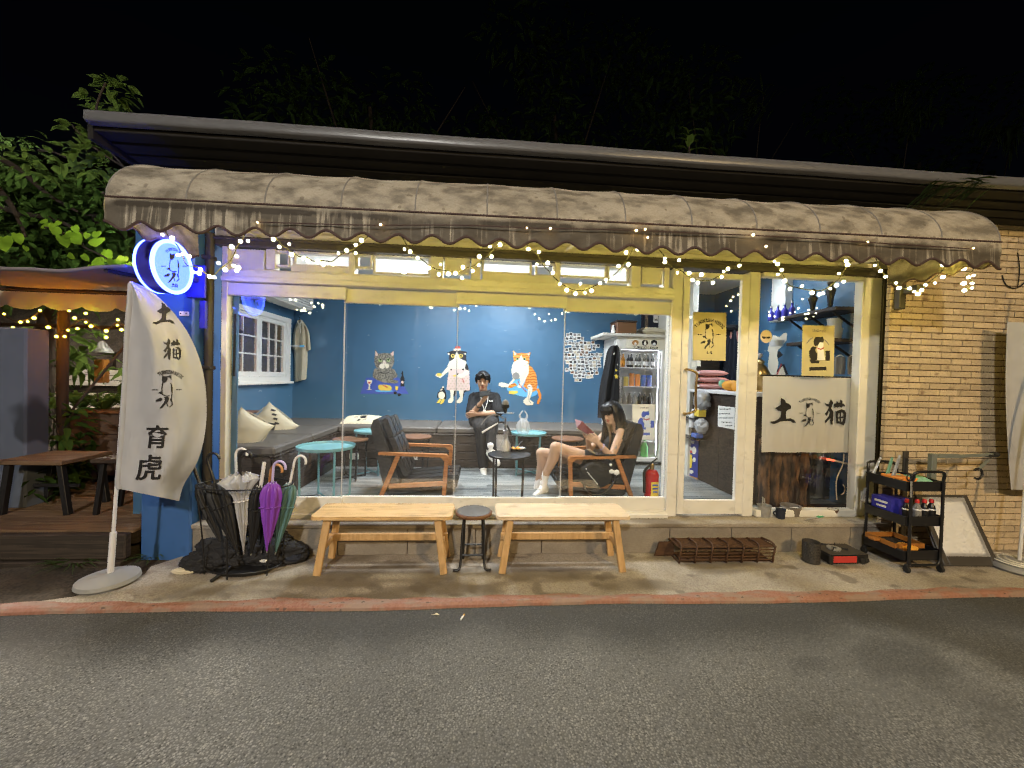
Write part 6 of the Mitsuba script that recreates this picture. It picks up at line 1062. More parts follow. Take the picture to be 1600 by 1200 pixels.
# things on top of the fridge
add(fr, 'top_board', box(x0 - .22, x1 + .05, y0 - .05, y1, z1 + .002, z1 + .045, .004), 'off_white'); zf = z1 + .047
k = thing('storage_box', 'dark brown storage box on top of the fridge', 'box'); a, b = A(964, 515, 5.6), A(995, 503, 5.6); add(k, 'body', box(a[0], b[0], 5.6, 5.9, zf, zf + .17, .006), 'brown_top'); add(k, 'lid', box(a[0] - .006, b[0] + .006, 5.594, 5.906, zf + .172, zf + .20, .004), 'dark_wood')
cushion('beige cushion lying on top of the fridge behind the box', np.array([A(1017, 515, 5.8)[0], 5.8, zf + .07]), (1, 0, 0), (0, 1, .1), .40, .34, .13, 5, False)
k = thing('white_figurine', 'small white figurine on the board end beside the brown box', 'figurine'); c = A(958, 523, 5.65); add(k, 'body', lathe([(0, 0), (.028, .005), (.034, .04), (.02, .085), (0, .09)], (c[0], 5.65, zf), 16), 'paper', smooth=50); add(k, 'head', ball((c[0], 5.65, zf + .105), .026, 2), 'paper', smooth=True); add(k, 'spot', ball((c[0] + .01, 5.628, zf + .105), .010, 1), 'ink', smooth=True)
solo('paper_sheaf', join(box(A(1003, 495, 5.95)[0], A(1035, 495, 5.95)[0], 5.95, 5.98, zf, zf + .38, .003)), 'cloth_navy', 'dark board leaning behind the beige cushion on the fridge', 'board')
k = thing('price_card', 'white card on the dark board above the fridge', 'card'); a, b = A(1021, 504, 5.94), A(1029, 491, 5.94); add(k, 'sheet', box(a[0], b[0], 5.94, 5.949, a[2], b[2], .001), 'paper'); add(k, 'print', box(a[0] + .015, b[0] - .015, 5.937, 5.94, a[2] + .03, a[2] + .06), 'print_mid')
zz6 = Z(860, 480, 6.665)
jk = thing('hanging_jacket', 'long black jacket with yellow patches hanging beside the fridge', 'jacket')
hang(jk, 'body', zz6([(640, 400), (600, 440), (570, 560), (530, 740), (510, 860), (500, 960)]), zz6([(700, 395), (720, 440), (724, 560), (722, 740), (720, 860), (718, 960)]), 5.54, .12, 'cloth_black', 2, 14); hang(jk, 'skirt', zz6([(500, 955), (495, 1050), (490, 1150)]), zz6([(715, 955), (715, 1050), (712, 1180)]), 5.54, .12, 'cloth_black', 3, 16)
add(jk, 'hanger', tube(spline([A(*p, 5.5) for p in zz6([(645, 400), (668, 380), (668, 350), (690, 352)])], 16), .006, 6), 'can_white', smooth=True); fj = Flat((0, 5.415, 0), (0, -1, 0), (860, 480, 6.665)); add(jk, 'patch', join(fj.poly([(665, 715), (680, 700), (690, 695), (695, 712), (708, 716), (697, 728), (704, 745), (688, 738), (672, 742), (676, 728)], 1), fj.poly([(675, 640), (700, 655), (690, 670), (672, 665)], 1)), 'yellow_print'); add(jk, 'pin', join(fj.ell(662, 485, 8, 14, 1, 30), fj.ell(697, 597, 6, 8, 1)), 'off_white')
solo('notice_card', f3.poly([(625, 345), (705, 360), (705, 400), (625, 385)], 6), 'poster_cream', 'pale card on the wall behind the jacket hanger', 'card')
# ================================================================== counter and what the door shows
cx = 2.76
co = thing('bar_counter', 'dark wood bar counter with a white top seen through the door', 'counter')
zc = AX(1110, 611, cx)[2]
for j in range(3): add(co, 'side_panel', box(cx, cx + .03, 3.80 + .55 * j, 3.80 + .55 * (j + 1) - .004, .265, zc - .03, .003), 'dark_wood')
add(co, 'carcass', box(cx + .03, cx + .5, 3.81, 5.44, .265, zc - .032), 'dark_wood'); add(co, 'end_panel', box(cx, cx + .5, 3.77, 3.798, .265, zc - .03, .003), 'dark_wood'); add(co, 'top', box(cx - .04, cx + .55, 3.74, 5.48, zc - .028, zc + .012, .006), 'can_white')
zc += .014; C = lambda px, py: AX(px, py, cx - .005)
for i in range(3):
    a, b = AX(1093, 600, cx + .15), AX(1116, 600, cx + .15); k = thing('snack_packet', ['pink snack packet at the bottom of the stack on the counter', 'pink snack packet in the middle of the stack on the counter', 'pink snack packet on top of the stack on the counter'][i], 'packet'); add(k, 'wrapper', moved(pillow(.42, .22, .08, 10, i), (cx + .26, (a[1] + b[1]) / 2 + .1, zc + .045 + .085 * i)), 'petal_pink', smooth=60); add(k, 'seal', box(cx + .04, cx + .055, (a[1] + b[1]) / 2, (a[1] + b[1]) / 2 + .2, zc + .03 + .085 * i, zc + .06 + .085 * i), 'can_white')
c = AX(1145, 600, cx + .1); k = thing('plush_toy', 'orange plush toy lying on the counter near the door edge', 'plush toy'); add(k, 'body', join(ball((cx + .12, c[1] + .05, zc + .06), .09, 3, (1.2, 1, .7)), ball((cx + .10, c[1] - .08, zc + .05), .06, 2), ball((cx + .2, c[1] + .15, zc + .05), .06, 2)), 'food_orange', smooth=True); add(k, 'bow', ball((cx + .05, c[1] + .12, zc + .08), .045, 2, (1, .6, 1)), 'green_cloth', smooth=True)
ccp = AX(1085, 585, cx + .2); k = thing('cake_box', 'dark printed box behind the pink packets on the counter', 'box'); add(k, 'body', box(cx + .1, cx + .3, ccp[1] + .1, ccp[1] + .3, zc, zc + .2, .004), 'brown_top'); add(k, 'print', box(cx + .097, cx + .1, ccp[1] + .14, ccp[1] + .26, zc + .05, zc + .15), 'can_white')
fc = Flat((cx - .006, 0, 0), (-1, 0, 0), (1060, 560, 4.8)); k = thing('handwritten_notice', 'white handwritten notice taped on the dark counter side', 'notice'); add(k, 'sheet', fc.poly([(298, 353), (425, 368), (420, 535), (296, 510)], 1), 'paper')
r5 = np.random.default_rng(3); wrt = []
for i, (y_, xa, xb) in enumerate([(382, 310, 402), (415, 305, 395), (447, 305, 412), (480, 325, 405), (505, 355, 415)]):
    x = xa
    while x < xb - 6: wrt += [fc.line([(x, y_ - 5 + r5.uniform(-2, 2)), (x + 6, y_ + 4 + r5.uniform(-3, 2))], 2.2, 2), fc.line([(x, y_ + 2), (x + 8, y_ - 3 + r5.uniform(-3, 3))], 2.2, 2)]; x += 11
add(k, 'handwriting', join(*wrt), 'ink')
k = thing('hanging_poster', 'dark blue poster with yellow and white figures hanging on the counter side', 'poster'); add(k, 'sheet', fc.poly([(52, 590), (152, 615), (145, 905), (45, 875)], 1), 'poster_blue'); add(k, 'batten', join(fc.line([(48, 580), (156, 606)], 14, 2), fc.line([(44, 878), (146, 912)], 14, 2)), 'wood_handle'); add(k, 'figure', join(fc.poly([(70, 740), (95, 730), (108, 760), (100, 820), (85, 825), (75, 790)], 3), fc.ell(92, 735, 14, 14, 3)), 'yellow_print'); add(k, 'figure_white', join(fc.ell(85, 680, 16, 22, 2), fc.ell(118, 690, 17, 30, 2), fc.ell(120, 760, 12, 18, 2), fc.poly([(78, 612), (120, 620), (118, 640), (78, 632)], 2), fc.ell(98, 850, 16, 14, 2)), 'off_white'); add(k, 'figure_red', fc.ell(95, 700, 12, 10, 4), 'mural_red')
def onx(px, py, d=.10): return AX(px, py, cx - d)
a, b = onx(1070, 683, .02), onx(1103, 686, .02); s2 = thing('wall_rack', 'small dark rack on the counter side holding bottles', 'rack')
for py in (652, 684):
    q0, q1 = onx(1062, py - 1, .02), onx(1101, py + 2, .02); add(s2, 'shelf', box(cx - .16, cx - .002, q1[1], q0[1], q1[2] - .012, q1[2], .003), 'black_metal')
q = onx(1082, 667, .09); k = thing('spray_bottle', 'clear spray bottle with white trigger on the rack by the counter', 'bottle'); o = (q[0], q[1], onx(1082, 668, .09)[2]); h = onx(1082, 645, .09)[2] - o[2]
add(k, 'body', lathe([(0, 0), (.045, .003), (.047, h * .75), (.018, h), (0, h)], o, 18), 'clear_film', smooth=40); add(k, 'trigger', join(box(o[0] - .015, o[0] + .06, o[1] - .05, o[1] + .02, o[2] + h, o[2] + h + .05, .008), bar((o[0], o[1] + .03, o[2] + h + .03), (o[0], o[1] + .055, o[2] + h - .03), .014, .012, .003)), 'pvc_white')
q = onx(1097, 626, .09); solo('foil_bag', lump((q[0], q[1], q[2]), (.09, .10, .11), 41, 3, .5), 'bag_silver', 'shiny silver plastic bag hanging under the counter top', 'bag', smooth=60)
q = onx(1096, 664, .09); solo('dark_bundle', lump((q[0], q[1], q[2] - .01), (.07, .08, .09), 43, 3, .5), 'bag_silver', 'grey crumpled bag on the lower rack shelf', 'bag', smooth=60)
q = onx(1094, 645, .09); k = thing('yellow_tub', 'yellow tub on the upper rack shelf behind the spray bottle', 'tub'); add(k, 'body', box(q[0] - .05, q[0] + .05, q[1] - .05, q[1] + .05, onx(1094, 651, .09)[2], onx(1094, 640, .09)[2], .006), 'yellow_print'); add(k, 'lid', box(q[0] - .053, q[0] + .053, q[1] - .053, q[1] + .053, onx(1094, 640, .09)[2] + .001, onx(1094, 637, .09)[2], .004), 'off_white')
q = onx(1089, 681, .09); solo('blue_tray', box(q[0] - .05, q[0] + .05, q[1] - .06, q[1] + .06, onx(1089, 684, .09)[2], onx(1089, 677, .09)[2], .01), 'can_blue', 'small blue tray on the lower rack shelf', 'tray')
fq = Flat((2.715, 0, 0), (-1, 0, 0), (1060, 560, 4.8))
for i, (x, y_, lab) in enumerate([(70, 50, 'pale card on the partition wall, leftmost of three above the packets'), (115, 45, 'pale card on the partition wall, middle of three above the packets'), (152, 38, 'pale card on the partition wall, rightmost of three above the packets')]): solo('pinned_card', fq.poly([(x - 16, y_ - 24), (x + 16, y_ - 22), (x + 16, y_ + 22), (x - 16, y_ + 20)], 1), 'poster_cream', lab, 'card')
ck = thing('kitchen_coat', 'long dark navy coat with a black cap hanging behind the counter', 'coat'); zd = Z(1030, 400, 4.0)
hang(ck, 'body', zd([(420, 470), (408, 560), (400, 700), (385, 800)]), zd([(500, 450), (510, 560), (515, 700), (520, 800)]), 5.35, .15, 'cloth_navy', 1, 10); c = A(1143, 513, 5.3); add(ck, 'cap', join(ball(c, .10, 3, (1.2, 1, .55)), ball(c + [-.1, -.04, -.03], .07, 2, (1.2, 1, .12))), 'black_matt', smooth=True); add(ck, 'lining', lump(c + [.05, 0, -.1], (.09, .06, .10), 51, 3, .2), 'petal_pink', smooth=True)
dbk = thing('dark_cabinet', 'dark tall cabinet behind the counter', 'cabinet'); add(dbk, 'side', box(3.0, 3.5, 5.55, 6.15, .26, 2.5, .006), 'dark_wood'); add(dbk, 'door', box(3.02, 3.48, 5.52, 5.548, .3, 2.45, .004), 'dark_wood'); add(dbk, 'knob', ball((3.1, 5.51, 1.4), .015, 2), 'brass', smooth=True)
# ================================================================== shop window: shelves, posters, hanging cloth, bark
zw = Z(1170, 400, 6.0)
def wshelf(lab, p0, p1, d, xw=3.775):
    a, b = AX(*p0, xw - d), AX(*p1, xw - d); k = thing('wall_shelf', lab, 'shelf'); z = (a[2] + b[2]) / 2; y0_, y1_ = min(a[1], b[1]), max(a[1], b[1]); y0_ = max(y0_, 3.62)
    add(k, 'board', box(xw - d, xw, y0_, y1_, z, z + .035, .004), 'dark_wood'); 
    for y in np.linspace(y0_ + .1, y1_ - .1, 3): add(k, 'bracket', bar((xw - .004, y, z - .16), (xw - d * .8, y, z - .004), .02, .02, .003), 'black_metal')
    return z + .036, y0_, y1_
zA, ya_, yb_ = wshelf('upper dark shelf on the right wall inside the shop window', (1215, 497), (1342, 482), .32)
zB_, yc_, yd_ = wshelf('lower dark shelf on the right wall inside the shop window', (1228, 542), (1342, 528), .34)
def tub(lab, y, r, h, z, m, lid='can_white', x=3.62):
    k = thing('plastic_tub', lab, 'tub'); add(k, 'body', lathe([(0, 0), (r * .86, 0), (r, h * .9), (0, h * .9)], (x, y, z), 22), m, smooth=40); add(k, 'lid', lathe([(0, h * .905), (r * 1.05, h * .905), (r * 1.05, h), (0, h)], (x, y, z), 22), lid, smooth=40)
tub('white tub at the near end of the lower shelf', 3.80, .07, .12, zB_, 'can_white'); tub('white tub stacked on another on the lower shelf', 3.80, .066, .10, zB_ + .121, 'can_white'); tub('grey tub second from the near end of the lower shelf', 4.02, .07, .13, zB_, 'stone_grey'); tub('white bowl shaped tub in the middle of the lower shelf', 4.6, .08, .07, zB_, 'can_white')
for i, (y, h, lab) in enumerate([(3.84, .34, 'tall black statuette at the near end of the upper shelf'), (4.06, .27, 'black statuette second from the near end of the upper shelf')]):
    k = thing('statuette', lab, 'statuette'); add(k, 'body', lathe([(0, 0), (.05, .005), (.045, .02), (.02, .04), (.03, h * .4), (.045, h * .62), (.018, h * .75), (0, h * .76)], (3.6, y, zA), 18), 'black_metal', smooth=50); add(k, 'head', ball((3.6, y, zA + h * .85), .036, 2, (.8, .9, 1.2)), 'black_metal', smooth=True)
for i in range(4): 
    k = thing('glass_bottle', ['blue glass bottle on the upper shelf, nearest of four', 'blue glass bottle on the upper shelf, second of four', 'blue glass bottle on the upper shelf, third of four', 'blue glass bottle on the upper shelf, farthest of four'][i], 'bottle', 'blue bottles on the upper shelf'); add(k, 'body', lathe([(0, 0), (.035, .003), (.035, .09), (.012, .125), (.012, .16), (0, .16)], (3.56, 4.3 + .11 * i, zA), 14), 'plastic_blue', smooth=40); add(k, 'cap', lathe([(.015, .158), (.015, .18), (0, .18)], (3.56, 4.3 + .11 * i, zA), 10), 'chrome', smooth=40)
for i, (py0, lab) in enumerate([((800, 945, 905, 1110), 'grey cloth bag hanging under the lower shelf, farther one'), ((925, 945, 1030, 1110), 'grey cloth bag hanging under the lower shelf, nearer one')]):
    xa, ya2, xb, yb2 = py0; k = thing('cloth_bag', lab, 'bag'); hang(k, 'body', zw([(xa, ya2), (xa - 3, (ya2 + yb2) / 2), (xa, yb2)]), zw([(xb, ya2), (xb + 3, (ya2 + yb2) / 2), (xb - 8, yb2)]), 3.74 - .06 * i, .05, 'grey_cloth', i); add(k, 'loop', tube(spline([A(*zw([(xa + 20, ya2)])[0], 3.73 - .06 * i), A(*zw([((xa + xb) / 2, ya2 - 15)])[0], 3.72 - .06 * i), A(*zw([(xb - 20, ya2)])[0], 3.73 - .06 * i)], 10), .006, 5), 'off_white', smooth=True)
fo = Flat((3.778, 0, 0), (-1, 0, 0), (1170, 400, 6.0)); k = thing('dolphin_mural', 'black and white sea animal painted on the blue wall behind the shop window', 'mural')
add(k, 'body', fo.poly([(230, 740), (290, 760), (330, 720), (362, 722), (355, 790), (310, 850), (275, 880), (265, 930), (280, 1010), (255, 1120), (185, 1120), (180, 1020), (195, 900), (175, 890), (195, 820)], 2), 'mural_white'); add(k, 'fin', join(fo.poly([(290, 890), (320, 930), (270, 960), (268, 900)], 1), fo.poly([(330, 1010), (370, 1110), (310, 1120), (230, 1120), (270, 1060)], 1)), 'mural_black'); add(k, 'chest', fo.poly([(320, 1030), (350, 1120), (245, 1120)], 3), 'mural_white'); add(k, 'stripe', fo.line([(310, 1010), (265, 1120)], 9, 4), 'mural_red')
pp = thing('white_pipe', 'pale boxed pipe on the blue wall inside the shop window', 'pipe'); a, b = AX(1206, 500, 3.70), AX(1230, 440, 3.70); add(pp, 'casing', box(3.68, 3.779, b[1], a[1], a[2], 2.93, .006), 'white_paint'); add(pp, 'collar', box(3.67, 3.779, b[1] - .01, a[1] + .01, a[2] - .03, a[2] - .002, .004), 'off_white')
k = thing('round_medallion', 'round gold medallion with a moustache mark on the shop window glass', 'medallion'); fm = Flat((0, 3.468, 0), (0, -1, 0), (1170, 400, 6.0)); add(k, 'disc', fm.ell(162, 755, 55, 62, 1, n=30), 'mural_beige'); add(k, 'mark', join(fm.ell(140, 765, 18, 10, 2, 10), fm.ell(180, 765, 18, 10, 2, -10)), 'ink')
k = thing('brass_samovar', 'shiny brass samovar standing at the left of the shop window', 'samovar'); c = A(1186, 600, 4.3); add(k, 'body', lathe([(0, 0), (.06, .0), (.05, .03), (.10, .10), (.11, .22), (.07, .30), (.04, .33), (.05, .36), (.0, .40)], (c[0], 4.3, c[2] - .1), 24), 'brass', smooth=50); add(k, 'finial', ball((c[0], 4.3, c[2] + .33), .03, 2), 'chrome', smooth=True); add(k, 'stand', box(c[0] - .15, c[0] + .3, 4.2, 4.5, .262, c[2] - .102, .005), 'dark_wood')
fpst = Flat((0, 3.4665, 0), (0, -1, 0), (1170, 400, 6.0)); k = thing('window_poster', 'yellow cat poster stuck high inside the shop window', 'poster'); add(k, 'sheet', fpst.poly([(503, 645), (803, 655), (795, 1130), (493, 1122)], 1), 'poster_yellow'); catposter(k, fpst, lambda pts: [(508 + x * 2.55, 715 + y * 3.1) for x, y in pts], 'ink', 'mural_red'); add(k, 'lettering', join(fpst.text('TURKISH KEDI', 655, 712, 20, 2, 130), fpst.line([(540, 820), (565, 790), (600, 765)], 9, 2), fpst.line([(708, 785), (730, 805), (748, 835)], 9, 2)), 'print_mid'); add(k, 'caption_bar', fpst.poly([(565, 1042), (725, 1040), (725, 1070), (565, 1074)], 2), 'ink')
fd = Flat((0, 3.4505, 0), (0, -1, 0), (1030, 400, 4.0)); k = thing('door_poster', 'pale yellow cat poster stuck on the door glass', 'poster'); add(k, 'sheet', fd.poly([(212, 350), (420, 354), (415, 656), (210, 650)], 1), 'poster_yellow'); add(k, 'emblem', join(*catmark(fd, 312, 500, 160, 2)), 'ink'); add(k, 'lettering', join(fd.text('TURKISH KEDI', 314, 412, 20, 2, arc=110), *glyph(fd, 'tu', 300, 603, 18, 2), *glyph(fd, 'mao', 322, 604, 19, 2)), 'ink')
# hanging cloth with the two characters
nc = thing('noren_curtain', 'white cloth curtain with black brush characters across the shop window', 'curtain')
nx = lambda x, y: A(1180 + x / 8.57, 580 + y / 8.57, 3.55); n0, n1, n2, n3 = nx(102, 62), nx(1352, 92), nx(85, 1085), nx(1322, 1090)
def nor(u, v):
    p = (n0 * (1 - u) + n1 * u) * (1 - v) + (n2 * (1 - u) + n3 * u) * v; p = p.copy(); p[1] = 3.55 + .008 * math.sin(u * 17) * (.2 + v) + .005 * math.sin(u * 41 + v * 3) * v; return p
add(nc, 'cloth', grid(nor, 70, 20), 'noren_cloth', smooth=True); add(nc, 'rod', rod(n0 + [-.03, 0, .006], n1 + [.06, 0, .006], .007), 'black_metal', smooth=40)
fn_ = Flat((0, 3.5385, 0), (0, -1, 0), (1180, 580, 8.57))
add(nc, 'character', join(*[fn_.poly(q, 1) for q in TU]), 'ink'); add(nc, 'character', join(*[fn_.poly(q, 1, holes=MAOH if i == 2 else ()) for i, q in enumerate(MAO)]), 'ink'); add(nc, 'emblem', join(*catmark(fn_, 728, 580, 320)), 'ink'); add(nc, 'lettering', fn_.text('TURKISH KEDI', 730, 385, 30, arc=215), 'ink')
bk = thing('bark_panel', 'row of rough brown bark slabs standing inside the shop window bottom', 'bark panel'); xa = A(1187, 750, 3.72)[0]; xb = A(1262, 750, 3.72)[0]
for i in range(5):
    w = (xb - xa) / 5; 
    def bf(u, v, i=i):
        a = math.pi * u; x = xa + w * (i + .5) - w * .52 * math.cos(a); n = meshkit.fbm(np.array([x * 22, v * 5, i * 3.]), 4) - .5; top_ = .95 + .06 * math.sin(i * 2.3); return [x, 3.74 - .07 * math.sin(a) - .06 * n, .27 + (top_ - .27) * v + .02 * n]
    add(bk, 'bark_slab', grid(bf, 14, 30), 'bark', smooth=60)
add(bk, 'backing', box(xa, xb, 3.75, 3.77, .265, .99), 'old_timber')
tk = thing('dark_tank', 'dark glass tank behind the right half of the shop window bottom', 'tank'); xc = A(1266, 750, 3.66)[0]; xd = A(1340, 750, 3.66)[0] - .02
add(tk, 'glass', grid(lambda u, v: [xc + (xd - xc) * u, 3.66, .30 + .62 * v], 2, 2), 'pane_glass'); add(tk, 'frame', join(box(xc - .015, xd + .015, 3.645, 3.69, .265, .30, .003), box(xc - .015, xd + .015, 3.645, 3.69, .92, .95, .003), box(xc - .015, xc, 3.645, 3.69, .30, .92, .003), box(xd, xd + .015, 3.645, 3.69, .30, .92, .003)), 'black_metal'); add(tk, 'back', box(xc - .015, xd + .015, 3.95, 3.97, .265, .95), 'black_matt')
k = thing('charging_cable', 'pale cable looping down inside the shop window', 'cable'); add(k, 'wire', tube(spline([A(*p, 3.60) for p in Z(1180, 690, 5.715)([(790, 105), (780, 210), (735, 310), (722, 400), (728, 520)])], 30), .006, 6), 'mural_beige', smooth=True); add(k, 'wire', tube(spline([A(*p, 3.60) for p in Z(1180, 690, 5.715)([(785, 385), (800, 420), (790, 460), (765, 475)])], 20), .005, 6), 'mural_beige', smooth=True)
k = thing('glowing_stick', 'pale stick with a red glowing tip behind the shop window', 'stick'); a, b, c = [A(*p, 3.62) for p in Z(1180, 690, 5.715)([(890, 215), (700, 168), (640, 158)])]; add(k, 'rod', rod(a, b, .010), 'mural_beige', smooth=40); add(k, 'tip', rod(b, c, .011), 'cap_red', smooth=40, emit=(2.2, .28, .12), w=.2)
# ================================================================== people
def ms(p, r): return m3.Manifold.sphere(float(r), 20).translate([float(x) for x in p])
def chain(pts): return [m3.Manifold.batch_hull([ms(a, ra), ms(b, rb)]) for (a, ra), (b, rb) in zip(pts, pts[1:])]
def solid(parts, edge=.014, it=6):
    m = m3.Manifold.batch_boolean(parts, m3.OpType.Add).refine_to_length(edge).to_mesh(); t = trimesh.Trimesh(m.vert_properties[:, :3], m.tri_verts, process=True)
    trimesh.smoothing.filter_taubin(t, lamb=.5, nu=.53, iterations=it); return tm(t.vertices, t.faces)
def unit(v): v = np.asarray(v, float); return v / np.linalg.norm(v)
def hand(w, d, n, side, curl=.5, s=1.0, spread=.10):
    """palm and five fingers: w wrist, d along the hand, n out of the palm, side = direction of the thumb"""
    d, n = unit(d), unit(n); t = unit(side - d * (np.dot(side, d))); out = []; w = np.asarray(w, float)
    pc = w + d * .05 * s
    out.append(m3.Manifold.batch_hull([ms(w, .024 * s), ms(w + d * .075 * s + t * .028 * s, .013 * s), ms(w + d * .075 * s - t * .028 * s, .012 * s), ms(w + d * .03 * s + t * .026 * s, .016 * s)]))
    for i, (o, l) in enumerate(((.030, .070), (.011, .078), (-.009, .073), (-.028, .058))):
        p = w + d * .080 * s + t * o * s; a = d + t * spread * (1.5 - i) * .5; q = [(p, .0095 * s)]; c = curl * (1 + .12 * i)
        for j, f in enumerate((.45, .32, .23)):
            a = unit(a + n * c * (.55 + .35 * j)); p = p + a * l * f * s; q.append((p, (.0088, .0080, .0068)[j] * s))
        out += chain(q)
    p = w + d * .028 * s + t * .03 * s; a = unit(t * .75 + d * .6 + n * .35); q = [(p, .013 * s), (p + a * .032 * s, .0105 * s)]; a2 = unit(a + d * .4 + n * curl * .6 - t * .3); out += chain(q + [(q[-1][0] + a2 * .03 * s, .009 * s), (q[-1][0] + unit(a2 + n * .3) * .05 * s, .0075 * s)])
    return out
def headparts(c, fwd, up, s=1.0):
    """skull, jaw, nose, ears as one solid; returns solid pieces and a mapper from face coordinates (x right, y forward, z up)"""
    f = unit(fwd); r = unit(np.cross(f, up)); u = np.cross(r, f); R = np.stack([r, f, u], 1) * s; c = np.asarray(c, float)
    at = lambda x, y, z: c + R @ np.array([x, y, z])
    def el(x, y, z, a, b, d):
        M = np.zeros((3, 4)); M[:, :3] = R @ np.diag([a, b, d]); M[:, 3] = at(x, y, z); return m3.Manifold.sphere(1.0, 28).transform(M.tolist())
    P = [el(0, -.012, .022, .075, .092, .09), el(0, .018, -.03, .062, .068, .072), m3.Manifold.batch_hull([ms(at(.04, .0, -.05), .022 * s), ms(at(-.04, .0, -.05), .022 * s), ms(at(.014, .062, -.088), .020 * s), ms(at(-.014, .062, -.088), .020 * s), ms(at(0, .05, -.04), .03 * s)]),
         m3.Manifold.batch_hull([ms(at(0, .086, .012), .008 * s), ms(at(0, .106, -.022), .010 * s), ms(at(.014, .088, -.028), .008 * s), ms(at(-.014, .088, -.028), .008 * s)]), m3.Manifold.batch_hull([ms(at(-.016, .074, -.056), .010 * s), ms(at(.016, .074, -.056), .010 * s), ms(at(0, .080, -.054), .010 * s)])]
    for e in (-1, 1): P += [el(e * .077, -.005, -.012, .010, .020, .033), m3.Manifold.batch_hull([ms(at(e * .045, .078, .022), .008 * s), ms(at(e * .018, .084, .020), .008 * s)])]
    return P, at, el, R
def face(k, at, s, brow='hair'):
    for e in (-1, 1):
        add(k, 'eye', ball(at(e * .032, .074, .004), .0085 * s, 2, (1.3, 1, .45)), 'eye', smooth=True); add(k, 'eyebrow', tube([at(e * .016, .087, .024), at(e * .034, .084, .029), at(e * .050, .072, .024)], .0038 * s, 6), brow, smooth=True)
    add(k, 'lips', join(tube([at(-.020, .080, -.056), at(0, .090, -.053), at(.020, .080, -.056)], [.003 * s, .0055 * s, .003 * s], 8), tube([at(-.018, .079, -.061), at(0, .088, -.063), at(.018, .079, -.061)], [.003 * s, .006 * s, .003 * s], 8)), 'lip', smooth=True)
# ---- seated man with phone
mn = thing('person', 'man in black tee sitting cross legged on the back bench looking at his phone', 'person')
Jm = lambda px, py, y: A(px, py, y)
hc = Jm(754.5, 595, 5.52); HS = 1.16
pel, che, nek = Jm(756, 655, 5.62), Jm(757, 628, 5.64), Jm(756, 614.5, 5.60)
shR, shL, elR, elL = Jm(741, 622, 5.60), Jm(773, 622, 5.60), Jm(738, 646, 5.44), Jm(777, 645, 5.46)
wrR, haR = Jm(751, 630, 5.28), Jm(757, 622, 5.25); wrL = Jm(746, 647, 5.36)
HP, at, el, R = headparts(hc, (-.02, -1, -.22), (0, -.2, 1), HS)
body = HP + chain([(hc + [0, .02, -.07], .058), (nek, .056), (nek + [0, 0, -.05], .07)]) + chain([(nek, .06), (che, .12), (pel, .13)]) + chain([(nek + [0, 0, -.03], .06), (shR, .055), (elR, .045), (wrR, .030)]) + chain([(nek + [0, 0, -.03], .06), (shL, .055), (elL, .045), (wrL, .030)])
body += hand(wrR, haR - wrR, (.3, .4, .5), np.array([.5, 0, .5]), .55, 1.05) + hand(wrL, (-1, 0, -.1), (0, .5, -.6), np.array([0, -.3, .8]), .25, 1.05)
add(mn, 'body', solid(body, .012, 5), 'skin', smooth=True)
face(mn, at, HS)
hcap = el(0, -.012, .034, .086, .104, .093); P1 = [hcap.trim_by_plane((R @ np.array([0, -.62, 1.0])).tolist(), float(unit(R @ np.array([0, -.62, 1.0])) @ at(0, .06, .038)))]
def lock(a, b, c, r0, r1): return chain([(a, r0), (b, r0 * .9), (c, r1)])
for e in (-1, 1):
    for q in (0, 1, 2, 3): P1 += lock(at(e * .006, .075 - .008 * q, .105 - .006 * q), at(e * (.03 + .014 * q), .094 - .02 * q, .075), at(e * (.036 + .012 * q), .094 - .024 * q, .036 - .003 * q), .018 * HS, .010 * HS)
    P1 += lock(at(e * .07, .03, .07), at(e * .082, .02, .03), at(e * .08, .012, -.012), .018, .010)
add(mn, 'hair', solid(P1, .012, 4), 'hair', smooth=True)
sh_ = chain([(shR, .085), (che + [-.03, 0, 0], .145), (pel + [0, 0, .02], .165)]) + chain([(shL, .085), (che + [.03, 0, 0], .145), (pel + [0, 0, .02], .165)]) + chain([(nek + [0, 0, -.045], .075), (shR, .082), (elR * .86 + shR * .14 + [-.01, 0, 0], .085)]) + chain([(nek + [0, 0, -.045], .075), (shL, .082), (elL * .86 + shL * .14 + [.01, 0, 0], .085)]) + chain([(shR, .08), (shL, .08)]) + chain([(pel + [-.1, -.02, -.01], .12), (pel + [.1, -.02, -.01], .12)])
add(mn, 'shirt', solid(sh_, .02, 8), 'cloth_black', smooth=True)
kR, kL = Jm(751, 669, 5.14), Jm(768, 664, 5.10); aR, tR = Jm(755, 729, 5.12), Jm(757, 738, 4.96); aL, tL = Jm(768, 703, 4.99), Jm(775, 716, 4.90)
tr_ = chain([(pel + [-.09, 0, -.02], .12), (kR, .085), (aR + [0, 0, .02], .068)]) + chain([(pel + [.09, 0, -.02], .12), (kL, .085), (aL + [0, .02, .03], .066)]) + chain([(pel + [-.09, 0, -.02], .12), (pel + [.09, 0, -.02], .12)])
add(mn, 'trousers', solid(tr_, .02, 8), 'cloth_black', smooth=True)
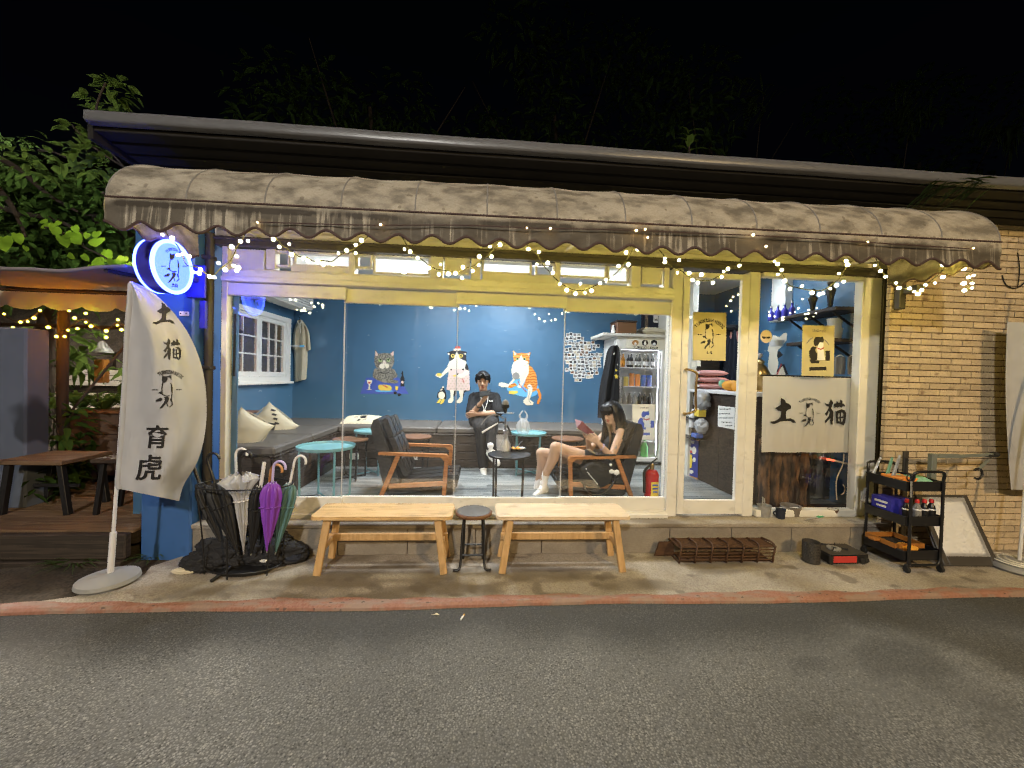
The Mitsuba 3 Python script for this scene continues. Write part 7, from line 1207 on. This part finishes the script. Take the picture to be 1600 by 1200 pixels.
def shoe(k, a, t, m, sole, s=1.0):
    a, t = np.asarray(a), np.asarray(t); d = unit((t - a) * [1, 1, .55]); dn = np.array([0, 0, -1.]); dn = unit(dn - d * (dn @ d)); h = a + dn * .035 * s - d * .03 * s
    up = chain([(h, .036 * s), (h + d * .09 * s + dn * .01, .038 * s), (h + d * .19 * s + dn * .016, .028 * s)]) + chain([(a, .042 * s), (h + d * .08 * s, .036 * s)])
    q = add(k, 'shoe', solid(up, .014, 4), m, smooth=True); b = [ms(h + dn * .030 * s, .034 * s), ms(h + d * .10 * s + dn * .034 * s, .036 * s), ms(h + d * .20 * s + dn * .032 * s, .032 * s)]
    add(q, 'sole', solid([m3.Manifold.batch_hull(b)], .02, 2), sole, smooth=True); add(q, 'lace', join(*[tube([h + d * (.06 + .025 * i) * s - dn * .03 * s + np.cross(d, dn) * .025 * e_ for e_ in (-1, 1)], .005 * s, 6) for i in range(3)]), sole, smooth=True)
shoe(mn, aR, tR, 'shoe_white', 'shoe_white', 1.12); shoe(mn, aL, tL, 'shoe_white', 'shoe_white', 1.12)
add(mn, 'sock', solid(chain([(aL + [-.01, .0, .06], .05), (aL + [0, 0, -.0], .046)]), .015, 3), 'sock', smooth=True)
fwd = unit((0, -1, 0)); add(mn, 'lanyard', join(*[tube(spline([nek + [e * .05, -.04, .02], che + [e * .045, -.155, .04], che + [.004 * e, -.175, -.10]], 16), .006, 6) for e in (-1, 1)]), 'paper', smooth=True); add(mn, 'badge', box(che[0] - .02, che[0] + .02, che[1] - .185, che[1] - .178, che[2] - .15, che[2] - .10, .003), 'paper')
add(mn, 'chest_print', box(che[0] + .06, che[0] + .12, che[1] - .152, che[1] - .140, che[2] + .015, che[2] + .03, .001), 'paper'); add(mn, 'wristband', tube([wrR + (elR - wrR) * .16 + [.034 * math.cos(t), .012 * math.sin(t), .034 * math.sin(t)] for t in np.linspace(0, 6.28, 16, endpoint=False)], .011, 6, closed=True), 'black_metal', smooth=True)
ph = thing('mobile_phone', 'black mobile phone held up in the seated man’s hand', 'phone'); c = Jm(758, 614.5, 5.22); u2 = unit((.95, 0, .22)); 
labels[ph]['label'] = 'black mobile phone held in one hand by the seated man'
add(ph, 'case', place(box(-.075, .075, -.040, .040, -.005, .005, .004), c, u2, unit((0, .5, .85)), unit(np.cross(u2, unit((0, .5, .85))))), 'black_matt'); add(ph, 'lens', ball(c + [.055, -.012, .02], .009, 2, (1, .4, 1)), 'chrome', smooth=True)
# ---- woman reading
wm = thing('person', 'woman with long dark hair reading a red book in the right armchair with legs crossed', 'person')
hc = A(955, 645, 4.20); HS = 1.03
HP, at, el, R = headparts(hc, (-.80, -.55, -.36), (-.25, -.1, 1), HS)
nek, che, pel = A(962, 671, 4.24), A(962, 694, 4.24), A(955, 728, 4.24)
sN, sF = A(971, 676, 4.06), A(950, 674, 4.38); eN, eF = A(955, 714, 3.98), A(921, 703, 4.34); wN, wF = A(935, 692, 4.00), A(918, 684, 4.22)
kN, kF = A(868, 699, 4.13), A(846, 708, 4.32); hN, hF = pel + [-.02, -.10, -.01], pel + [-.02, .10, -.01]; aN, aF = A(851, 745, 4.20), A(841, 752, 4.34)
body = HP + chain([(hc + [.02, .0, -.07], .05), (nek, .047), (nek + [0, 0, -.04], .055)]) + chain([(nek, .05), (che, .10), (pel, .115)]) + chain([(nek + [0, 0, -.03], .05), (sN, .048), (sN * .5 + eN * .5, .044), (eN, .036), (eN * .6 + wN * .4, .035), (wN, .024)]) + chain([(nek + [0, 0, -.03], .05), (sF, .048), (eF, .036), (wF, .024)])
body += chain([(hN, .10), (hN * .5 + kN * .5, .085), (kN, .062), (kN * .65 + aN * .35 + [.02, 0, 0], .058), (aN, .036), (aN + [-.01, 0, -.03], .036)]) + chain([(hF, .10), (kF, .062), (kF * .65 + aF * .35 + [.02, 0, 0], .056), (aF, .036)])
body += hand(wN, A(922, 683, 4.02) - wN, (-.35, .55, .1), np.array([-.2, 0, 1.]), .6, .95) + hand(wF, A(912, 676, 4.14) - wF, (-.3, -.4, .3), np.array([-.2, 0, 1.]), .5, .95)
add(wm, 'body', solid(body, .012, 5), 'skin_pale', smooth=True); face(wm, at, HS)
top = chain([(sN * .45 + nek * .55 + [0, 0, -.05], .06), (che + [-.02, -.04, 0], .115), (pel + [0, 0, .05], .125)]) + chain([(sF * .45 + nek * .55 + [0, 0, -.05], .06), (che + [-.02, .04, 0], .115), (pel + [0, 0, .05], .125)])
add(wm, 'top', solid(top, .018, 6), 'cloth_black', smooth=True)
add(wm, 'shorts', solid(chain([(pel, .135), (hN, .118), (hN * .55 + kN * .45, .105)]) + chain([(pel, .135), (hF, .118), (hF * .55 + kF * .45, .105)]), .018, 6), 'cloth_black', smooth=True)
P1 = [el(0, -.014, .030, .088, .106, .096).trim_by_plane((R @ np.array([0, -.5, 1.0])).tolist(), float(unit(R @ np.array([0, -.5, 1.0])) @ at(0, .07, .028)))]
for i in range(9): x = -.06 + .015 * i; P1 += lock(at(x * .6, .07, .098), at(x * .95, .098 - 4 * x * x, .062), at(x, .096 - 6 * x * x, .024 - .004 * (i % 3)), .014 * HS, .008 * HS)
rh = np.random.default_rng(4); tips = []
for i in range(34):
    a = math.radians(62 + 236 * i / 33); x, y = .088 * math.sin(a), .104 * math.cos(a) - .014; ln = rh.uniform(.42, .52); p0 = at(x * .7, y * .7, .085); p1 = at(x, y, .02); p2 = at(x * 1.08, y * 1.06, -.10)
    g0 = np.array([0, 0, -1.]); side_ = unit(np.array([p2[0] - hc[0], p2[1] - hc[1], 0]) + 1e-6); p3 = p2 + g0 * ln * .42 + side_ * .025; p4 = p2 + g0 * ln * .75 + side_ * .03 + rh.normal(size=3) * .008
    if p4[0] > hc[0] + .04: p3, p4 = p3 + [-.02, 0, .05], p4 + [-.03, 0, .18]
    P1 += chain([(p0, .024), (p1, .026), (p2, .026), (p3, .022)]); tips.append(tube(spline([p2 * .4 + p3 * .6, p3 + [0, 0, -.01], p4], 12), np.linspace(.023, .007, 12), 8))
for i in range(7): q0 = at(.06 - .02 * i, .07, -.02); tips.append(tube(spline([at(.075 - .025 * i, .03, -.04), che + [-.10 + .012 * i, -.11 + .03 * i, .10], che + [-.125 + .01 * i, -.10 + .03 * i, -.06 - .02 * (i % 3)]], 12), np.linspace(.020, .007, 12), 8))
add(wm, 'hair', solid(P1, .014, 4), 'hair', smooth=True); add(wm, 'hair_ends', join(*tips), 'hair_brown', smooth=True, label='lighter brown ends of the long hair')
for a, t in ((aN, A(836, 770, 4.10)), (aF, A(832, 768, 4.26))):
    add(wm, 'sock', solid(chain([(a + [.012, 0, .03], .043), (a + [-.01, 0, -.075], .042)]), .015, 3), 'sock', smooth=True); shoe(wm, a + [-.01, 0, -.10], t, 'shoe_white', 'paper', 1.0)
add(wm, 'bracelet', tube([wN + (eN - wN) * .3 + [.030 * math.cos(t) * .6, .034 * math.sin(t), .030 * math.cos(t)] for t in np.linspace(0, 6.28, 18, endpoint=False)], .004, 6, closed=True), 'lilac', smooth=True)
tt = sN * .45 + eN * .55; ad = unit(eN - sN); tn = unit(np.array([-.25, -1, .1])); add(wm, 'tattoo', place(grid(lambda u, v: [-.02 + .04 * u, -.04 + .08 * v, .0425 - .010 * (2 * u - 1) ** 2], 6, 6), tt, unit(np.cross(ad, tn)), ad, unit(tn - ad * (tn @ ad))), 'mural_grey')
bo = thing('open_book', 'open book with dark red cover held up by the reading woman', 'book'); zb8 = Z(820, 610, 6.668)
q = lambda pts, y: [A(*p, yy) for p, yy in zip(zb8(pts), y)]
def slab(pts, t, m, nm, sg=1):
    p = np.array(pts); n = unit(np.cross(p[1] - p[0], p[2] - p[0])); n = n if n[1] * sg > 0 else -n; V = np.vstack([p, p + n * t]); h = trimesh.convex.convex_hull(V); add(bo, nm, tm(h.vertices, h.faces), m); return n
c1 = q([(543, 388), (600, 320), (725, 440), (655, 458)], [4.02, 4.10, 4.10, 4.00]); n1 = slab(c1, .004, 'book_red', 'cover'); slab([p + n1 * .006 + unit(c1[1] - c1[0]) * .008 + unit(c1[2] - c1[1]) * .006 for p in c1], .018, 'page', 'pages')
c2 = q([(543, 388), (600, 320), (560, 325), (521, 298)], [4.02, 4.10, 4.22, 4.18]); n2 = slab(c2, .004, 'book_red', 'cover', -1); slab([p + n2 * .006 for p in c2], .014, 'page', 'pages', -1)
tb = thing('black_tablet', 'thin black tablet lying on the near arm of the right armchair', 'tablet'); a, b = A(926, 711, 3.95), A(961, 711, 3.95); add(tb, 'slab', box(a[0], b[0], 3.91, 4.02, za + .022, za + .032, .003), 'black_metal'); add(tb, 'cover_flap', bar((a[0] + .02, 3.96, za + .034), A(919, 702, 3.97), .1, .006, .002, up=(0, .2, 1)), 'beige_cloth')
hbag = thing('shoulder_bag', 'black shoulder bag with long strap and a white charm hanging at the right armchair', 'bag'); zb9 = lambda x, y, d: A(820 + x / 6.668, 610 + y / 6.668, d)
add(hbag, 'body', lump(zb9(740, 880, 3.90), (.17, .05, .13), 61, 4, .25), 'black_matt', smooth=60); add(hbag, 'strap', tube(spline([zb9(610, 860, 3.9), zb9(615, 980, 3.88), zb9(670, 1070, 3.87), zb9(760, 1088, 3.87), zb9(860, 1040, 3.88), zb9(930, 940, 3.9), zb9(940, 880, 3.9)], 40), .013, 8), 'black_metal', smooth=True); add(hbag, 'zip_cord', tube([zb9(650, 850, 3.85), zb9(760, 980, 3.84)], .005, 6), 'pvc_white', smooth=True)
add(hbag, 'charm', join(ball(zb9(905, 845, 3.87), .028, 2, (1, .7, .8)), ball(zb9(955, 855, 3.87), .032, 2, (1, .7, .9)), ball(zb9(895, 775, 3.87), .014, 2)), 'paper', smooth=True); add(hbag, 'buckle', ball(zb9(640, 818, 3.86), .010, 1), 'chrome')
# ================================================================== string lights
def bulbs(lab, pts, Y, col, L, wire, rad=.0125, wmat='black_matt', big=(), spanY=None):
    k = thing('string_light', lab, 'string lights')
    add(k, 'wire', tube(spline([A(*p, Y) for p in wire], 70), .0035, 5), wmat, smooth=True)
    for i, p in enumerate(pts):
        c = A(*p, Y - .012 * ((i * 7) % 3)); r = rad * (.75 + .5 * ((i * 37) % 10) / 10) * (2.0 if p in big else 1)
        add(k, 'bulb', ball(c, r, 1), 'bulb_glass', smooth=True, emit=np.array(col) * L, w=.06)
    return k
ZZ = lambda ox, oy, s, pts: [(ox + x / s, oy + y / s) for x, y in pts]
WARM = (1.0, .77, .13)
S1 = ZZ(180, 340, 7.5, [(555, 200), (670, 240), (735, 440), (792, 430), (862, 455), (1000, 605), (915, 640), (985, 650), (1105, 690), (1160, 700)])
bulbs('warm string lights draped over the round sign and the pillar top', S1, 2.74, WARM, BULB, ZZ(180, 340, 7.5, [(590, 90), (600, 180), (700, 290), (790, 450), (850, 560), (960, 580), (1100, 680), (1170, 690)]))
a = ZZ(330, 340, 4, [(15, 375), (88, 325), (48, 285), (140, 300), (170, 312), (160, 330), (160, 242), (128, 182), (183, 148), (230, 145), (200, 70)])
bulbs('warm string lights rising at the left edge of the window front', a, 2.78, WARM, BULB, ZZ(330, 340, 4, [(10, 370), (70, 310), (120, 270), (155, 200), (190, 140), (215, 95), (205, 60)]))
a = ZZ(330, 340, 4, [(410, 85), (388, 135), (425, 182), (488, 165), (503, 230), (578, 253), (603, 268), (665, 275), (700, 293), (762, 293), (795, 222), (847, 205), (903, 170), (903, 222), (940, 142)])
bulbs('first sagging swag of warm string lights from the left under the awning', a, 2.78, WARM, BULB, ZZ(330, 340, 4, [(360, 62), (390, 110), (440, 165), (500, 215), (560, 245), (600, 250), (640, 272), (700, 268), (750, 275), (800, 240), (860, 210), (930, 170), (985, 110), (1000, 95)]))
a = ZZ(330, 340, 4, [(1208, 197), (1243, 213), (1290, 252), (1205, 335), (1360, 315), (1423, 355), (1433, 293), (1482, 352), (1527, 348), (1568, 378), (1573, 310)]) + ZZ(700, 340, 4, [(93, 310), (155, 333), (192, 297), (195, 243), (272, 243), (262, 180), (325, 170)])
bulbs('second sagging swag of warm string lights with one big bright bulb', a, 2.78, WARM, BULB, ZZ(330, 340, 4, [(1180, 100), (1210, 150), (1250, 210), (1320, 265), (1370, 305), (1420, 325), (1480, 335), (1550, 345)]) + ZZ(700, 340, 4, [(90, 325), (150, 305), (210, 270), (270, 215), (325, 160)]), big=(ZZ(330, 340, 4, [(1205, 335)])[0],))
a = ZZ(700, 340, 4, [(481, 152), (503, 197), (568, 215), (555, 292), (623, 283), (655, 345), (699, 415), (743, 453), (797, 475), (828, 413), (857, 470), (897, 457), (951, 411), (988, 388), (1030, 378), (1066, 302), (1101, 330), (1127, 292), (1114, 218), (1184, 200)])
bulbs('deepest swag of warm string lights above the glass panels', a, 2.78, WARM, BULB, ZZ(700, 340, 4, [(475, 130), (505, 190), (560, 235), (590, 290), (625, 330), (665, 375), (720, 420), (780, 450), (850, 455), (900, 435), (960, 405), (1030, 365), (1080, 315), (1120, 260), (1165, 180)]))
a = ZZ(1030, 400, 4, [(35, 15), (35, 38), (125, 27), (115, 105), (187, 107), (208, 150), (242, 168), (263, 117), (336, 167), (390, 130), (403, 97), (430, 80), (502, 60)])
bulbs('swag of warm string lights above the shop door', a, 2.78, WARM, BULB, ZZ(1030, 400, 4, [(0, -40), (30, 0), (70, 60), (125, 85), (180, 125), (250, 150), (320, 150), (390, 115), (440, 85), (500, 40), (520, 5)]))
a = ZZ(1030, 400, 4, [(720, 33), (741, 50), (766, 88), (742, 115), (785, 155), (817, 205), (893, 188), (955, 230), (1000, 240), (1024, 233), (1070, 205), (1108, 183), (1153, 160), (1123, 110), (1178, 55), (1168, 30), (1230, 5)])
bulbs('swag of warm string lights across the top of the shop window', a, 2.78, WARM, BULB, ZZ(1030, 400, 4, [(695, 0), (730, 50), (770, 110), (810, 180), (850, 195), (920, 210), (970, 215), (1030, 210), (1100, 160), (1130, 135), (1170, 70), (1220, 20)]))
a = ZZ(1100, 150, 3.2, [(855, 847), (883, 875), (908, 903), (960, 935), (975, 960), (1028, 962), (1050, 978), (1070, 990), (1088, 970), (1108, 945), (1155, 935), (1195, 905), (1193, 845)])
bulbs('swag of warm string lights over the left edge of the brick wall', a, 2.80, WARM, BULB, ZZ(1100, 150, 3.2, [(860, 810), (885, 870), (920, 910), (960, 945), (1020, 968), (1070, 975), (1120, 935), (1170, 895), (1200, 860), (1230, 835)]))
a = ZZ(1100, 150, 3.2, [(1285, 822), (1300, 830), (1328, 842), (1352, 857), (1300, 865), (1322, 907), (1348, 897), (1300, 937), (1296, 937), (1340, 937), (1340, 960), (1302, 972)])
bulbs('bundle of warm string lights hanging from the right end of the awning', a, 2.76, WARM, BULB, ZZ(1100, 150, 3.2, [(1235, 835), (1285, 815), (1330, 835), (1345, 870), (1310, 900), (1340, 930), (1305, 960), (1335, 965)]))
a = [(402.5, 347.5), (595, 351), (860, 357), (823, 356), (994, 360), (1008, 358), (1012, 371), (1177, 367), (1197, 385), (1356, 378), (1521, 388)]
bulbs('stray warm string light bulbs lying along the front of the valance', a, 2.462, (1, .62, .2), BULB * .3, [(402, 347), (500, 350), (595, 352), (720, 352), (823, 356), (860, 357), (994, 360), (1100, 365), (1180, 368), (1360, 379), (1521, 389)], rad=.007, wmat='mould_trim')
a = ZZ(0, 440, 5.452, [(35, 275), (110, 395), (175, 345), (235, 340), (290, 310), (145, 468), (340, 245), (410, 390), (480, 467), (550, 467), (580, 415), (635, 310), (660, 400), (730, 345), (775, 380), (730, 270), (590, 250), (905, 420), (905, 475), (1005, 325), (1000, 372), (1035, 410)])
bulbs('orange string lights along the valance of the patio canopy', a, 4.08, (1.0, .30, .008), 130., ZZ(0, 440, 5.452, [(0, 260), (110, 330), (200, 330), (290, 290), (350, 260), (410, 350), (500, 420), (580, 400), (660, 340), (730, 320), (800, 370), (905, 410), (1000, 350), (1060, 380)]), rad=.0125)
# ================================================================== dark hillside behind the roof
def hill(u, v):
    x, y = -40 + 80 * u, 8.2 + 30 * v; return [x, y, -.1 + 20 * v ** .8 + 1.5 * (meshkit.fbm(np.array([x * .15, y * .15, 2.])) - .5)]
struct('hillside', grid(hill, 60, 30), 'soil')
hs = [('big broadleaf tree on the dark hillside behind the left end of the roof', -3.0, 10.5, 8.6, 2.6, 'leaf_c'), ('tall dark tree on the hillside behind the middle of the roof', 2.0, 11.5, 9.5, 2.8, 'leaf_c'), ('dark tree on the hillside above the shop door', 6.5, 11.0, 8.6, 2.6, 'leaf_c'), ('dark tree on the hillside at the right edge of the picture', 12.5, 10.5, 8.2, 2.6, 'leaf_c'), ('shrubby tree close behind the left end of the roof', -3.2, 7.9, 5.2, .8, 'leaf_a')]
for i, (lab, x, y, z, s, m) in enumerate(hs):
    k = thing('hillside_tree', lab, 'tree'); g0 = 2.5 if y > 8.3 else -.1
    add(k, 'trunk', tube(spline([(x, y, g0 - 1.5), (x + .2, y, z * .5), (x - .1, y, z - .2)], 14), np.linspace(.16, .05, 14), 8), 'trunk', smooth=True)
    for j in range(3): a = 2.1 * j + i; add(k, 'limb', tube(spline([(x, y, z * .6), (x + s * .5 * math.cos(a), y + s * .3 * math.sin(a), z * .85), (x + s * .9 * math.cos(a), y + s * .5 * math.sin(a), z + s * .2)], 10), np.linspace(.05, .01, 10), 6), 'trunk', smooth=True)
    cs = [leafmesh(int(130 * (1 if s > 1 else .6)), blob((x + s * rng.normal() * .65, y + s * rng.normal() * .35, z + s * rng.normal() * .42), (s * .38, s * .35, s * .3)), .26, .10, 300 + i * 20 + j, .4) for j in range(11)]
    add(k, 'crown', join(*cs), m)
for lab, px, py, Y, n, L, W in (('feathery bamboo fronds high on the hillside right of the awning', 1420, 165, 8.4, 120, .55, .05), ('bamboo fronds at the right edge above the roof', 1580, 200, 8.2, 90, .55, .06), ('faint fronds on the hillside above the shop door', 1180, 160, 8.6, 90, .5, .05)):
    c = A(px, py, Y); k = thing('bamboo_fronds', lab, 'bamboo'); add(k, 'culm', tube(spline([(c[0] + .5, Y + .6, 1.), (c[0] + .3, Y + .3, c[2] - 1), c + [.2, 0, .2]], 14), np.linspace(.02, .008, 14), 8), 'trunk', smooth=True)
    add(k, 'fronds', leafmesh(n, lambda i, r: (c + rd(r) * np.array([.9, .4, .6]) * r.random(), np.array([-.8 + .3 * r.normal(), -.3, -.45 + .3 * r.normal()]), UPV), L, W, 400 + px, .3), 'bamboo_leaf')
c = A(1075, 222, 4.6); k = thing('broad_leaf_plant', 'plant with broad pointed pale green leaves sprouting over the roof edge', 'plant'); add(k, 'stem', tube(spline([(c[0], 4.6, 3.15), (c[0] + .02, 4.6, c[2] - .1), c], 10), .012, 6), 'trunk', smooth=True)
add(k, 'foliage', join(leafmesh(9, lambda i, r: (c + [0, 0, -.12 + .03 * i], np.array([math.cos(i * 2.4), .35 * math.sin(i * 2.4), .75]), np.array([-math.cos(i * 2.4), -.6, .8])), .24, .10, 55, .35, .2)), 'leaf_b')
for lab, px, py in (('small weed sprouting over the roof edge right of the broad leaved plant', 1290, 235), ('tuft of leaves hanging over the right end of the gutter', 1525, 280)):
    c = A(px, py, 3.4); plant('roof_weed', lab, 'weed', [('blades', leafmesh(24, tuft((c[0], 3.4, 3.14), .06, .7), .34, .035, px, .5), 'leaf_b')])
solo('hanging_twigs', leafmesh(34, lambda i, r: (A(1500 + r.uniform(-40, 60), 285 + r.uniform(-8, 8), 2.7), np.array([-.9, .1, -.35 + .3 * r.normal()]), UPV), .26, .03, 77, .3), 'bamboo_leaf', 'dark leafy twigs drooping over the right end of the gutter', 'twigs')
